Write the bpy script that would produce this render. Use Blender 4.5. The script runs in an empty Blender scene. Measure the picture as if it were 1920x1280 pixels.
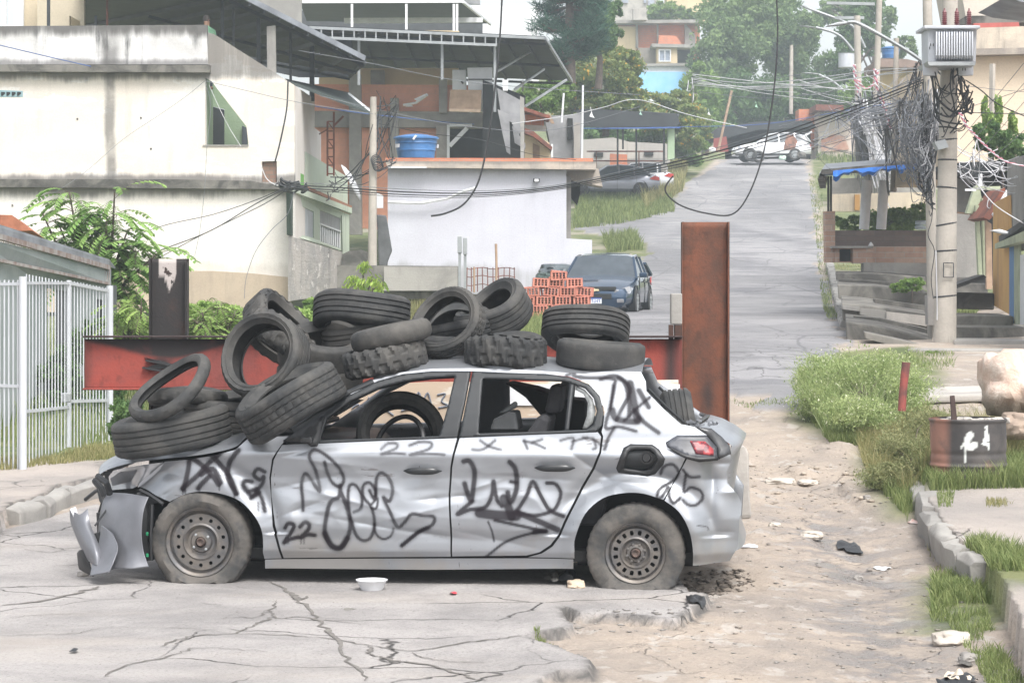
import bpy, bmesh, math, random
import numpy as np
from mathutils import Vector, Matrix, Quaternion, noise as mnoise
from mathutils.geometry import delaunay_2d_cdt, tessellate_polygon
R = math.radians
random.seed(7); rng = np.random.default_rng(7)
sc = bpy.context.scene
col = sc.collection
# ------------------------------------------------------------------ camera
F, CX, CY, CH = 4800.0, 960.0, 540.0, 1.74      # focal length in photo pixels, principal column, horizon row, eye height
cd = bpy.data.cameras.new('camera'); cam = bpy.data.objects.new('camera', cd); col.objects.link(cam)
cd.sensor_width = 36; cd.lens = F / 1920 * 36; cd.shift_y = -100 / 1920
cam.location = (0, 0, CH); cam.rotation_euler = (R(90), 0, 0); cd.clip_start = .5; cd.clip_end = 3000
sc.camera = cam
# ------------------------------------------------------------------ world, sun, exposure
SUN_EL, SUN_AZ = 56, 155                         # overcast: high, wide, weak
w = bpy.data.worlds.new('World'); sc.world = w; w.use_nodes = True
nt = w.node_tree; nt.nodes.clear()
sky = nt.nodes.new('ShaderNodeTexSky'); sky.sky_type = 'NISHITA'; sky.sun_disc = False
sky.sun_elevation = R(SUN_EL); sky.sun_rotation = R(SUN_AZ); sky.dust_density = 4; sky.air_density = 1.0
hs = nt.nodes.new('ShaderNodeHueSaturation'); hs.inputs['Saturation'].default_value = .22
bg = nt.nodes.new('ShaderNodeBackground'); bg.inputs['Strength'].default_value = .15
wo = nt.nodes.new('ShaderNodeOutputWorld')
nt.links.new(sky.outputs[0], hs.inputs['Color']); nt.links.new(hs.outputs[0], bg.inputs[0]); nt.links.new(bg.outputs[0], wo.inputs[0])
sd = bpy.data.lights.new('sun', 'SUN'); sd.energy = 1.4; sd.angle = R(25); sd.color = (1, .97, .93)
sun = bpy.data.objects.new('sun', sd); col.objects.link(sun)
az = R(SUN_AZ)
sun.rotation_euler = Vector((math.sin(az) * math.cos(R(SUN_EL)), math.cos(az) * math.cos(R(SUN_EL)), math.sin(R(SUN_EL)))).to_track_quat('Z', 'Y').to_euler()
sc.view_settings.view_transform = 'Standard'; sc.view_settings.look = 'None'
HAZE = 0.00115
sc.view_settings.exposure = 1.12; sc.view_settings.gamma = 1
sc.render.engine = 'CYCLES'
sc.cycles.max_bounces = 6; sc.cycles.diffuse_bounces = 3; sc.cycles.glossy_bounces = 3; sc.cycles.transparent_max_bounces = 6
sc.cycles.volume_bounces = 1; sc.cycles.use_denoising = True
sc.render.film_transparent = False
# ------------------------------------------------------------------ helpers
def P(px, py, Y): return Vector(((px - CX) / F * Y, Y, CH + (CY - py) / F * Y))
def PX(v): return CX + v[0] / v[1] * F, CY - (v[2] - CH) / v[1] * F
def lerp(a, b, t): return a + (b - a) * t
def sm(a, b, x):
    t = np.clip((x - a) / (b - a), 0, 1); return t * t * (3 - 2 * t)
def _h(ix, iy, s):
    n = np.sin(ix * 127.1 + iy * 311.7 + s * 74.7) * 43758.5453; return n - np.floor(n)
def vn(x, y, s=0):
    x = np.asarray(x, float); y = np.asarray(y, float)
    ix, iy = np.floor(x), np.floor(y); fx, fy = x - ix, y - iy
    fx = fx * fx * (3 - 2 * fx); fy = fy * fy * (3 - 2 * fy)
    a = _h(ix, iy, s); b = _h(ix + 1, iy, s); c = _h(ix, iy + 1, s); d = _h(ix + 1, iy + 1, s)
    return a + (b - a) * fx + (c - a) * fy + (a - b - c + d) * fx * fy
def fbm(x, y, s=0, o=4):
    r = 0; a = .5
    for i in range(o): r = r + a * vn(np.asarray(x) * 2 ** i, np.asarray(y) * 2 ** i, s + i); a *= .5
    return r
def inpoly(x, y, poly):
    x = np.asarray(x, float); y = np.asarray(y, float); c = np.zeros(x.shape, bool); n = len(poly)
    for i in range(n):
        x1, y1 = poly[i][:2]; x2, y2 = poly[i - 1][:2]
        if y1 == y2: continue
        c ^= ((y1 > y) != (y2 > y)) & (x < (x2 - x1) * (y - y1) / (y2 - y1) + x1)
    return c
def pdist(x, y, line, closed=False):
    d = np.full(np.shape(x), 1e9); pts = list(line) + ([line[0]] if closed else [])
    for (x1, y1), (x2, y2) in zip(pts[:-1], pts[1:]):
        dx, dy = x2 - x1, y2 - y1; L = dx * dx + dy * dy + 1e-12
        t = np.clip(((x - x1) * dx + (y - y1) * dy) / L, 0, 1)
        d = np.minimum(d, np.hypot(x - x1 - t * dx, y - y1 - t * dy))
    return d
def smooth_line(pts, n=6):
    pts = [Vector(p) for p in pts]; out = []
    for i in range(len(pts) - 1):
        p0 = pts[max(i - 1, 0)]; p1 = pts[i]; p2 = pts[i + 1]; p3 = pts[min(i + 2, len(pts) - 1)]
        for k in range(n):
            t = k / n
            out.append(.5 * ((2 * p1) + (p2 - p0) * t + (2 * p0 - 5 * p1 + 4 * p2 - p3) * t * t + (3 * p1 - p0 - 3 * p2 + p3) * t ** 3))
    out.append(pts[-1]); return out
def tag(o, label=None, cat=None, group=None, kind=None):
    if label: o['label'] = label
    if cat: o['category'] = cat
    if group: o['group'] = group
    if kind: o['kind'] = kind
    return o
def empty(name, loc=(0, 0, 0), rz=0, label=None, cat=None, group=None):
    o = bpy.data.objects.new(name, None); col.objects.link(o); o.location = loc; o.rotation_euler = (0, 0, rz)
    o.empty_display_size = .2
    return tag(o, label, cat, group)
def link(name, me, mat, parent=None, smooth=False):
    if mat is not None:
        for m in (mat if isinstance(mat, (list, tuple)) else [mat]): me.materials.append(m)
    if smooth: me.polygons.foreach_set('use_smooth', [True] * len(me.polygons))
    o = bpy.data.objects.new(name, me); col.objects.link(o)
    if parent is not None: o.parent = parent
    return o
def np_mesh(name, V, Fc, mat, parent=None, smooth=False, attrs=None):
    V = np.asarray(V, np.float32); Fc = np.asarray(Fc, np.int32)
    me = bpy.data.meshes.new(name); k = Fc.shape[1]
    me.vertices.add(len(V)); me.vertices.foreach_set('co', V.ravel())
    me.loops.add(Fc.size); me.loops.foreach_set('vertex_index', Fc.ravel())
    me.polygons.add(len(Fc)); me.polygons.foreach_set('loop_start', np.arange(0, Fc.size, k, dtype=np.int32))
    me.polygons.foreach_set('loop_total', np.full(len(Fc), k, np.int32))
    me.update(calc_edges=True)
    for n, a in (attrs or {}).items():
        a = np.asarray(a, np.float32)
        if a.ndim == 1: at = me.attributes.new(n, 'FLOAT', 'POINT'); at.data.foreach_set('value', a)
        else:
            at = me.attributes.new(n, 'FLOAT_COLOR', 'POINT')
            at.data.foreach_set('color', np.hstack([a, np.ones((len(a), 4 - a.shape[1]), np.float32)]).ravel())
    return link(name, me, mat, parent, smooth)
def copy_tree(o, parent=None):
    c = o.copy(); col.objects.link(c); c.parent = parent
    for ch in list(o.children): copy_tree(ch, c)
    return c
class MB:
    def __init__(s): s.v = []; s.f = []; s.mi = []; s.cur = 0
    def add(s, vs, fs):
        b = len(s.v); s.v += [tuple(v) for v in vs]; s.f += [tuple(b + i for i in f) for f in fs]; s.mi += [s.cur] * len(fs); return s
    def box(s, c, d, M=None):
        x, y, z = d[0] / 2, d[1] / 2, d[2] / 2; c = Vector(c)
        vs = [Vector((sx * x, sy * y, sz * z)) for sz in (-1, 1) for sy in (-1, 1) for sx in (-1, 1)]
        if M is not None: vs = [M @ v for v in vs]
        return s.add([v + c for v in vs], [(0, 2, 3, 1), (4, 5, 7, 6), (0, 1, 5, 4), (2, 6, 7, 3), (0, 4, 6, 2), (1, 3, 7, 5)])
    def bb(s, x0, x1, y0, y1, z0, z1): return s.box(((x0 + x1) / 2, (y0 + y1) / 2, (z0 + z1) / 2), (abs(x1 - x0), abs(y1 - y0), abs(z1 - z0)))
    def tube(s, pts, r, n=8, cap=True):
        pts = [Vector(p) for p in pts]; rs = r if isinstance(r, (list, tuple)) else [r] * len(pts)
        vs = []; up = None
        for i, p in enumerate(pts):
            t = (pts[min(i + 1, len(pts) - 1)] - pts[max(i - 1, 0)]); t = t.normalized() if t.length > 1e-9 else Vector((0, 0, 1))
            if up is None: up = Vector((0, 0, 1)) if abs(t.z) < .9 else Vector((0, 1, 0))
            a = t.cross(up); a = a.normalized() if a.length > 1e-6 else Vector((1, 0, 0)); b = a.cross(t); up = b
            for k in range(n):
                q = 2 * math.pi * k / n; vs.append(p + (a * math.cos(q) + b * math.sin(q)) * rs[i])
        fs = [(i * n + k, i * n + (k + 1) % n, (i + 1) * n + (k + 1) % n, (i + 1) * n + k) for i in range(len(pts) - 1) for k in range(n)]
        if cap: fs += [tuple(range(n))[::-1], tuple((len(pts) - 1) * n + k for k in range(n))]
        return s.add(vs, fs)
    def bar(s, a, b, w, h=None, up=(0, 0, 1)):
        a, b = Vector(a), Vector(b); h = h or w; t = (b - a).normalized(); u = Vector(up)
        if abs(t.dot(u)) > .99: u = Vector((0, 1, 0))
        x = t.cross(u).normalized() * w / 2; y = x.cross(t).normalized() * h / 2
        vs = [p + i * x + j * y for p in (a, b) for i, j in ((-1, -1), (1, -1), (1, 1), (-1, 1))]
        return s.add(vs, [(3, 2, 1, 0), (4, 5, 6, 7), (0, 1, 5, 4), (1, 2, 6, 5), (2, 3, 7, 6), (3, 0, 4, 7)])
    def prism(s, pts, ext, holes=()):
        ext = Vector(ext); loops = [[Vector(p) for p in pts]] + [[Vector(p) for p in h] for h in holes]
        flat = [p for l in loops for p in l]; tri = tessellate_polygon(loops); n = len(flat)
        fs = [tuple(t) for t in tri] + [tuple(i + n for i in t)[::-1] for t in tri]; o = 0
        for l in loops:
            m = len(l); fs += [(o + i, o + (i + 1) % m, o + (i + 1) % m + n, o + i + n) for i in range(m)]; o += m
        return s.add(flat + [p + ext for p in flat], fs)
    def pw(s, pts, Y, d=.2, holes=(), dY=None):
        """a wall: outline given by where it shows, standing at distance Y (Y may be a function of px), thickness d going back"""
        g = (lambda p: P(p[0], p[1], Y(p[0]) if callable(Y) else Y))
        return s.prism([g(p) for p in pts], (0, d, 0), [[g(p) for p in h] for h in holes])
    def lathe(s, prof, c=(0, 0, 0), n=24, M=None, a0=0, a1=2 * math.pi):
        vs = []; c = Vector(c); full = abs(a1 - a0 - 2 * math.pi) < 1e-6; m = n if full else n + 1
        for k in range(m):
            q = a0 + (a1 - a0) * k / n
            for r, z in prof:
                v = Vector((r * math.cos(q), r * math.sin(q), z)); vs.append((M @ v if M is not None else v) + c)
        L = len(prof); fs = [(k * L + i, ((k + 1) % m) * L + i, ((k + 1) % m) * L + i + 1, k * L + i + 1) for k in range(n) for i in range(L - 1)]
        return s.add(vs, fs)
    def build(s, name, mat, parent=None, smooth=False, fix=True, bevel=0, sub=0):
        me = bpy.data.meshes.new(name); me.from_pydata(s.v, [], s.f); 
        mats = mat if isinstance(mat, (list, tuple)) else [mat]
        if len(mats) > 1: me.polygons.foreach_set('material_index', s.mi)
        if fix:
            b = bmesh.new(); b.from_mesh(me); bmesh.ops.recalc_face_normals(b, faces=b.faces); b.to_mesh(me); b.free()
        o = link(name, me, mats, parent, smooth)
        if bevel: m = o.modifiers.new('b', 'BEVEL'); m.width = bevel; m.segments = 2; m.limit_method = 'ANGLE'
        if smooth and smooth != 'all':
            for p in me.polygons: p.use_smooth = True
            try: me.set_sharp_from_angle(angle=R(smooth if smooth is not True else 45))
            except Exception: pass
        return o
# ------------------------------------------------------------------ materials
class NT:
    def __init__(s, name):
        s.m = bpy.data.materials.new(name); s.m.use_nodes = True; s.t = s.m.node_tree; s.b = s.t.nodes['Principled BSDF']
        s.tc = None
    def n(s, typ, ins=None, **kw):
        nd = s.t.nodes.new(typ)
        for k, v in kw.items(): setattr(nd, k, v)
        for k, v in (ins or {}).items(): s.set(nd.inputs[k], v)
        return nd
    def set(s, sock, v):
        if isinstance(v, bpy.types.NodeSocket): s.t.links.new(v, sock)
        elif isinstance(v, (tuple, list)) and len(v) == 3 and sock.type == 'RGBA': sock.default_value = (*v, 1)
        else: sock.default_value = v
    def pos(s, scale=(1, 1, 1), obj=True):
        if s.tc is None: s.tc = s.n('ShaderNodeTexCoord')
        return s.n('ShaderNodeMapping', {0: s.tc.outputs['Object' if obj else 'Generated'], 3: scale}).outputs[0]
    def noise(s, scale, detail=4, rough=.55, vec=None, dist=0):
        return s.n('ShaderNodeTexNoise', {'Vector': vec if vec is not None else s.pos(), 'Scale': scale, 'Detail': detail, 'Roughness': rough, 'Distortion': dist}).outputs[0]
    def ramp(s, fac, a, b, ca=0., cb=1.):
        r = s.n('ShaderNodeMapRange', {0: fac, 1: a, 2: b, 3: ca, 4: cb}, interpolation_type='SMOOTHSTEP'); return r.outputs[0]
    def mix(s, fac, a, b, mode='MIX'):
        m = s.n('ShaderNodeMix', data_type='RGBA', blend_type=mode); s.set(m.inputs[0], fac); s.set(m.inputs[6], a); s.set(m.inputs[7], b); return m.outputs[2]
    def math(s, op, a, b=0.):
        m = s.n('ShaderNodeMath', {0: a, 1: b}, operation=op); return m.outputs[0]
    def attr(s, name, out='Fac'): return s.n('ShaderNodeAttribute', attribute_name=name).outputs[out]
    def bump(s, h, strength=.3, dist=.01): s.set(s.b.inputs['Normal'], s.n('ShaderNodeBump', {'Height': h, 'Strength': strength, 'Distance': dist}).outputs[0])
    def out(s, colr=None, rough=None, metal=None, **kw):
        if colr is not None: s.set(s.b.inputs['Base Color'], colr)
        if rough is not None: s.set(s.b.inputs['Roughness'], rough)
        if metal is not None: s.set(s.b.inputs['Metallic'], metal)
        for k, v in kw.items(): s.set(s.b.inputs[k.replace('_', ' ')], v)
        return s.m
def simple(name, c, rough=.6, var=.25, scale=3., metal=0., bump=.15, bscale=40, c2=None):
    t = NT(name); n = t.noise(scale, 6, .6); k = t.ramp(n, .3, .7)
    c2 = c2 or tuple(x * (1 - var) for x in c)
    t.out(t.mix(k, c2, c), rough, metal)
    if bump: t.bump(t.noise(bscale, 4), bump, .01)
    return t.m
def plaster(name, c, c2, stain=(.12, .115, .105), streak=.5, patch=.5, low=None, scale=.45, bump=.25, peel=None, white=None):
    """wall render: two-tone patches, rain streaks, grime, optional peeled areas"""
    t = NT(name); big = t.noise(scale, 8, .62, dist=.6); med = t.noise(scale * 5, 6, .6, vec=t.pos((.5, .5, 1.6)))
    base = t.mix(t.ramp(big, .5 - patch * .25, .5 + patch * .25), c, c2)
    if white: base = t.mix(t.math('MULTIPLY', t.ramp(med, .55, .565), t.ramp(t.noise(14, 6, .7), .38, .5, .2, 1)), base, white)
    st = t.noise(2.2, 6, .7, vec=t.pos((1.6, 1.6, .14))); st = t.math('MULTIPLY', t.ramp(st, .5, .75), t.ramp(t.noise(scale * .8, 4), .4, .62))
    base = t.mix(t.math('MULTIPLY', st, streak), base, stain)
    fine = t.noise(26, 5, .7); base = t.mix(t.ramp(fine, .35, .9, 0, .22), base, stain)
    if peel: base = t.mix(t.ramp(t.noise(scale * 2.2, 8, .65), .6, .63), base, peel)
    t.out(base, .9); t.bump(t.math('ADD', fine, t.math('MULTIPLY', med, 1.5)), bump, .02); return t.m
def masonry(name, c1, c2, mortar, bw=.3, bh=.2, ms=.012, bump=.5):
    t = NT(name)
    v = t.n('ShaderNodeSeparateXYZ', {0: t.pos()}); cv = t.n('ShaderNodeCombineXYZ', {0: t.math('ADD', v.outputs[0], v.outputs[1]), 1: v.outputs[2], 2: 0.}).outputs[0]
    b = t.n('ShaderNodeTexBrick', {'Vector': cv, 'Color1': c1, 'Color2': c2, 'Mortar': mortar, 'Scale': 1., 'Mortar Size': ms, 'Mortar Smooth': .3, 'Bias': 0., 'Brick Width': bw, 'Row Height': bh})
    n = t.noise(1.1, 6, .6); cc = t.mix(t.ramp(n, .35, .75, 0, .45), b.outputs[0], tuple(x * .6 for x in mortar))
    cc = t.mix(t.ramp(t.noise(9, 5), .3, .8, 0, .35), cc, tuple(x * .7 for x in c1))
    t.out(cc, .9); t.bump(t.math('SUBTRACT', t.math('MULTIPLY', t.noise(50), .4), b.outputs[1]), bump, .01); return t.m
def corrugated(name, c, c2, axis=0, freq=60., rough=.7):
    t = NT(name); wv = t.n('ShaderNodeTexWave', {'Vector': t.pos(), 'Scale': freq / 20 / 1.0}, bands_direction='XYZ'[axis])
    t.out(t.mix(t.ramp(t.noise(.7, 6, .65), .35, .7), c, c2), rough); t.bump(wv.outputs[1], .6, .03); return t.m
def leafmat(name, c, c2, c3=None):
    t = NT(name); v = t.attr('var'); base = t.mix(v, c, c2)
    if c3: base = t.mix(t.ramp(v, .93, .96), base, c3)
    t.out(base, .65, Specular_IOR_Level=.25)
    tr = t.n('ShaderNodeBsdfTranslucent', {0: base}); mx = t.n('ShaderNodeMixShader', {0: .35, 1: t.b.outputs[0], 2: tr.outputs[0]})
    t.t.links.new(mx.outputs[0], t.t.nodes['Material Output'].inputs[0]); return t.m
M = {}
M['conc'] = plaster('concrete_raw', (.34, .325, .30), (.24, .23, .215), streak=.6, scale=.8)
M['conc_dark'] = plaster('concrete_mossy', (.19, .18, .16), (.055, .052, .047), streak=.7, scale=1.2)
M['conc_light'] = plaster('concrete_pale', (.44, .41, .375), (.30, .28, .26), streak=.35, scale=1.0)
M['pole'] = plaster('pole_concrete', (.46, .42, .37), (.36, .33, .29), streak=.4, scale=.9)
M['dark'] = simple('dark_void', (.02, .022, .022), .8, .3, bump=0)
M['black'] = simple('black_plastic', (.022, .023, .025), .45, .35, 6, bump=.08)
M['cable'] = simple('cable_black', (.03, .032, .035), .6, .2, bump=0)
M['cable_grey'] = simple('cable_grey', (.2, .21, .23), .6, .3, bump=0)
M['cable_blue'] = simple('cable_blue', (.08, .16, .42), .6, .3, bump=0)
M['cable_white'] = simple('cable_white', (.6, .6, .62), .6, .2, bump=0)
M['white'] = simple('white_paint', (.74, .75, .77), .5, .12, 5, bump=.05)
M['whitefence'] = simple('white_fence_paint', (.52, .54, .57), .5, .12, 3, bump=.05)
M['steel'] = simple('galvanised_steel', (.36, .38, .39), .5, .3, 2, .3)
M['rust'] = simple('rusty_steel', (.24, .075, .045), .8, .5, 3, c2=(.1, .045, .035))
M['glass'] = simple('window_glass', (.07, .085, .10), .1, .3, bump=0)
M['wood'] = simple('bare_wood', (.42, .29, .2), .7, .3, 4)
# ------------------------------------------------------------------ terrain
_zr = np.array([(-60, -.4), (0, -.1), (10, 0), (15.5, 0), (17.5, .05), (20, .20), (22.5, .40), (25, .60), (30, .80), (36, .98), (48, 1.1), (61, 1.2), (70, 1.55), (80, 2.2), (100, 4.0), (125, 6.6), (150, 9.24), (160, 9.8), (175, 10.3), (220, 12.5), (320, 15), (900, 16)])
_zl = np.array([(-60, -.4), (0, -.1), (10, 0), (16, 0), (20, .03), (24, .12), (30, .35), (40, .75), (50, .95), (61, 1.1), (70, 1.6), (80, 2.2), (100, 4.0), (125, 6.3), (150, 9.0), (160, 9.6), (175, 10.3), (220, 14), (300, 22), (900, 24)])
ASPH = [(-200, 1290), (-200, 985), (20, 990), (180, 945), (260, 1000), (700, 1010), (1290, 1010), (1296, 1108), (1330, 1112), (1322, 1130), (1262, 1161), (1180, 1150), (1085, 1148), (1056, 1138), (1062, 1158), (1078, 1168), (1062, 1176), (1010, 1184), (998, 1194), (1036, 1204), (1092, 1226), (1112, 1238), (1106, 1254), (1050, 1256), (1022, 1272), (1000, 1290), (985, 1330), (960, 1400), (-200, 1400)]
def gz0(X, Y):
    X = np.asarray(X, float); Y = np.asarray(Y, float)
    a = np.interp(Y, _zr[:, 0], _zr[:, 1]); b = np.interp(Y, _zl[:, 0], _zl[:, 1]); s = X / np.maximum(Y, 5)
    z = lerp(b, a, sm(-.03, .06, s))
    z = z + sm(.14, .2, s) * sm(34, 45, Y) * sm(.14, .4, s) * 2.0 * (1 - sm(120, 200, Y) * .3)
    z = z + sm(222, 262, Y) * 13 * np.exp(-((s - .045) / .045) ** 2) + sm(222, 262, Y) * 5 * np.exp(-((s - .1) / .03) ** 2)
    z = z + .35 * sm(60, 100, Y) * (fbm(X * .12, Y * .12, 5) - .47) * 2 * (1 - sm(.0, .03, s) * (1 - sm(.12, .15, s)))
    return z
def G0(px, py):
    lo, hi = 5., 400.; a = (px - CX) / F; b = (CY - py) / F; Y = 5.
    Ys = np.concatenate([np.arange(5, 40, .05), np.arange(40, 300, .4)])
    d = CH + b * Ys - gz0(a * Ys, Ys); k = np.argmax(d < 0)
    if d[k] >= 0: k = len(Ys) - 1
    return Vector((a * Ys[k], Ys[k], float(gz0(a * Ys[k], Ys[k]))))
def W2(poly): return [tuple(G0(*p)[:2]) for p in poly]
def dens(poly, n=4):
    out = []
    for i in range(len(poly)):
        a = poly[i]; b = poly[(i + 1) % len(poly)]
        out += [(lerp(a[0], b[0], k / n), lerp(a[1], b[1], k / n)) for k in range(n)]
    return out
ASPH_W = [(-6, 9), (-6, 17.6)] + W2([(20, 990), (180, 945)]) + [(-2.3, 18.2), (-1.2, 17), (1.0, 15.9)] + W2(ASPH[7:-2]) + [(.05, 9.5), (.0, 6), (-6, 6)]
SIDE_L = [(-12, 15.2), (-4.9, 15.2)] + W2([(-60, 1050), (0, 1000), (22, 975), (70, 965), (112, 940), (185, 922), (250, 905)]) + [(-2.6, 24), (-12, 24)]
KERB_R = W2([(1722, 925), (1748, 985), (1790, 1045), (1850, 1090), (1895, 1160), (1915, 1230), (1935, 1300)]) + [(2.3, 10), (2.2, 6)]
SIDE_R = KERB_R + [(9, 6), (9, 24), (3.3, 21.5)]
ROAD_FAR = [(2.3, 25.0), (2.6, 26.3), (1.2, 28), (.6, 34), (.9, 45), (1.3, 53)] + W2([(1112, 592), (1112, 505), (1200, 488), (1214, 458), (1120, 442), (1072, 428), (1150, 416), (1248, 398), (1262, 370), (1300, 335), (1352, 306)]) + [(12.6, 150), (13.6, 160), (18.2, 160), (17.3, 150), (14.6, 125), (11.9, 100), (9.4, 78), (7.75, 61), (6.1, 48), (4.72, 36.5), (3.95, 31), (3.35, 26.8), (2.9, 25)]
GRASS = [W2([(1500, 668), (1700, 650), (1760, 700), (1690, 800), (1560, 810), (1500, 780)]),
         W2([(1620, 790), (1740, 760), (1910, 840), (1990, 900), (1910, 925), (1740, 935), (1690, 960), (1640, 900)]),
         W2([(1750, 1060), (1850, 1062), (1960, 1075), (1990, 1150), (1890, 1130), (1830, 1160), (1740, 1150)]),
         [(-12, 23.5), (-4.2, 22.6), (-3.2, 22.9), (-2.8, 24), (-1, 26), (.8, 28), (.4, 34), (.4, 56), (-2, 60), (-30, 60), (-30, 23)],
         [(-2, 57), (1.0, 54), (2.8, 58), (3.0, 64), (4.0, 72), (5.1, 86), (6.2, 104), (8.4, 126), (11.8, 150), (12, 160), (-40, 160), (-40, 60)],
         [(17.6, 150), (14.9, 125), (12.3, 100), (9.7, 78), (8.1, 62), (14, 62), (30, 80), (60, 160), (18.5, 160)]]
_asl = [tuple(p) for p in ASPH_W]
def zones(X, Y):
    n = (fbm(X * 9, Y * 5, 3) - .47); nx = X + n * .05 * sm(10, 14, Y); ny = Y + (fbm(X * 7, Y * 4, 11) - .47) * .14
    d = pdist(nx, ny, _asl, True); ins = inpoly(nx, ny, _asl); asp = sm(-.012, .012, np.where(ins, d, -d))
    sl = inpoly(nx, ny, SIDE_L); sr = inpoly(nx, ny, SIDE_R)
    n2 = (fbm(X * 1.2, Y * .5, 21) - .47)
    n3 = fbm(X * 3, Y * 1.2, 41) - .47; rx = X + n2 * .9 * sm(20, 60, Y) + n3 * .9 * sm(18, 40, Y); far = inpoly(rx, Y + n2 * .8, ROAD_FAR).astype(float)
    g = np.zeros(np.shape(X))
    for q in GRASS: g = np.maximum(g, sm(-.25, .1, np.where(inpoly(X, Y, q), 1, -1) * pdist(X, Y, q, True)) )
    g = np.maximum(g, sm(160, 170, Y)) * (1 - far)
    return asp, sl.astype(float), sr.astype(float), far, g
def gz(X, Y, Z=None):
    X = np.asarray(X, float); Y = np.asarray(Y, float); asp, sl, sr, far, g = Z or zones(X, Y)
    near = 1 - sm(24, 34, Y)
    z = gz0(X, Y) + asp * .0
    dirt = (1 - asp) * (1 - np.maximum(sl, sr)) * near * sm(-1.5, .2, X + (Y - 15) * .1)
    z = z - dirt * (.055 + .05 * (fbm(X * 1.5, Y * 1.2, 8) - .5) - (fbm(X * 11, Y * 6, 9) - .47) * .035)
    ch = X - (2.05 + .25 * np.sin(Y * .45)); z = z - dirt * .05 * np.exp(-(ch / .35) ** 2)
    z = z + np.maximum(sl * .13, sr * .13) * near + (sl + sr) * near * .02 * (fbm(X * 2, Y * 2, 31) - .5)
    z = z + far * 0.03 + asp * .012 * (fbm(X * 1.1, Y * .9, 14) - .47) * near
    z = z + dirt * .05 * sm(.58, .66, vn(X * 2.1, Y * .9 + 3, 77)) * sm(17, 19, Y)
    return z
def gpt(X, Y): return Vector((X, Y, float(gz(np.array([X]), np.array([Y]))[0])))
def G(px, py): p = G0(px, py); return gpt(p.x, p.y)
s_ = np.concatenate([-np.geomspace(.225, 2.2, 22)[::-1], np.linspace(-.222, .222, 330), np.geomspace(.225, 2.2, 22)])
Y_ = np.concatenate([[-40, -15, 0, 4, 7], np.arange(9, 24.5, .045), np.geomspace(24.6, 200, 210), np.geomspace(205, 900, 30)])
SS, YY = np.meshgrid(s_, Y_); XX = SS * np.maximum(YY, 9)
zz = zones(XX.ravel(), YY.ravel()); ZZ = gz(XX.ravel(), YY.ravel(), zz)
nr, nc = SS.shape; ii = np.arange((nr - 1) * (nc - 1)); a = ii // (nc - 1) * nc + ii % (nc - 1)
faces = np.stack([a, a + 1, a + nc + 1, a + nc], 1)
t = NT('ground')
Z1 = t.n('ShaderNodeSeparateColor', {0: t.attr('zone', 'Color')}).outputs; far = t.attr('far')
asph = t.mix(t.ramp(t.noise(.9, 8, .65, dist=.4), .38, .66), (.37, .348, .335), (.245, .232, .226))
spk = t.n('ShaderNodeTexVoronoi', {'Vector': t.pos(), 'Scale': 85.}); asph = t.mix(t.ramp(spk.outputs[0], .0, .35, .35, 0), asph, (.46, .45, .43))
asph = t.mix(t.ramp(t.noise(48, 6, .8), .5, .68, 0, .75), asph, (.13, .125, .12))
asph = t.mix(t.ramp(t.noise(.45, 6, .6, vec=t.pos((.3, 1.2, 1))), .52, .7, 0, .45), asph, (.42, .37, .32))
dv = t.n('ShaderNodeMix', {4: t.pos(), 5: t.n('ShaderNodeTexNoise', {'Vector': t.pos(), 'Scale': 1.4, 'Detail': 6.}).outputs[1], 0: .35}, data_type='VECTOR').outputs[1]
vo = t.n('ShaderNodeTexVoronoi', {'Vector': dv, 'Scale': 1.5}, feature='DISTANCE_TO_EDGE').outputs[0]
crk = t.math('MULTIPLY', t.ramp(vo, .0, .012, 1, 0), t.ramp(t.noise(.55, 4), .46, .6))
fv = t.n('ShaderNodeMix', {4: t.pos((1, .3, 1)), 5: t.n('ShaderNodeTexNoise', {'Vector': t.pos((1, .3, 1)), 'Scale': .8, 'Detail': 6.}).outputs[1], 0: .45}, data_type='VECTOR').outputs[1]
vf = t.n('ShaderNodeTexVoronoi', {'Vector': fv, 'Scale': .8}, feature='DISTANCE_TO_EDGE').outputs[0]
crf = t.math('MULTIPLY', t.ramp(vf, .0, .025, .6, 0), t.ramp(t.noise(.16, 4), .4, .6))
farc = t.mix(t.ramp(t.noise(.28, 8, .6, vec=t.pos((1, .45, 1))), .38, .64), (.285, .278, .282), (.185, .183, .19))
farc = t.mix(t.ramp(t.noise(.9, 6, .6, vec=t.pos((.5, 1.8, 1))), .54, .6, 0, .55), farc, (.12, .12, .13))
dirt = t.mix(t.ramp(t.noise(.8, 8, .65), .36, .66), (.39, .325, .265), (.265, .23, .20))
dirt = t.mix(t.ramp(t.noise(28, 6, .75), .5, .72, 0, .6), dirt, (.2, .175, .16))
dirt = t.mix(t.ramp(t.noise(5, 6, .6, vec=t.pos((1, .6, 1))), .56, .62, 0, .7), dirt, (.41, .375, .34))
vp = t.n('ShaderNodeTexVoronoi', {'Vector': t.pos(), 'Scale': 30.}); dirt = t.mix(t.ramp(vp.outputs[0], .05, .22, .4, 0), dirt, (.52, .47, .42))
slab = t.mix(t.ramp(t.noise(.8, 8, .65), .38, .66), (.38, .335, .30), (.28, .255, .235)); slab = t.mix(t.ramp(t.noise(45, 5, .7), .52, .75, 0, .4), slab, (.24, .22, .2))
gr = t.mix(t.ramp(t.noise(1.2, 8, .7), .35, .65), (.075, .105, .035), (.18, .19, .08)); gr = t.mix(t.ramp(t.noise(.25, 6, .6), .52, .62), gr, (.26, .24, .18))
c = t.mix(Z1[0], dirt, asph); c = t.mix(Z1[2], c, slab); c = t.mix(far, c, farc); c = t.mix(Z1[1], c, gr)
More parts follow.
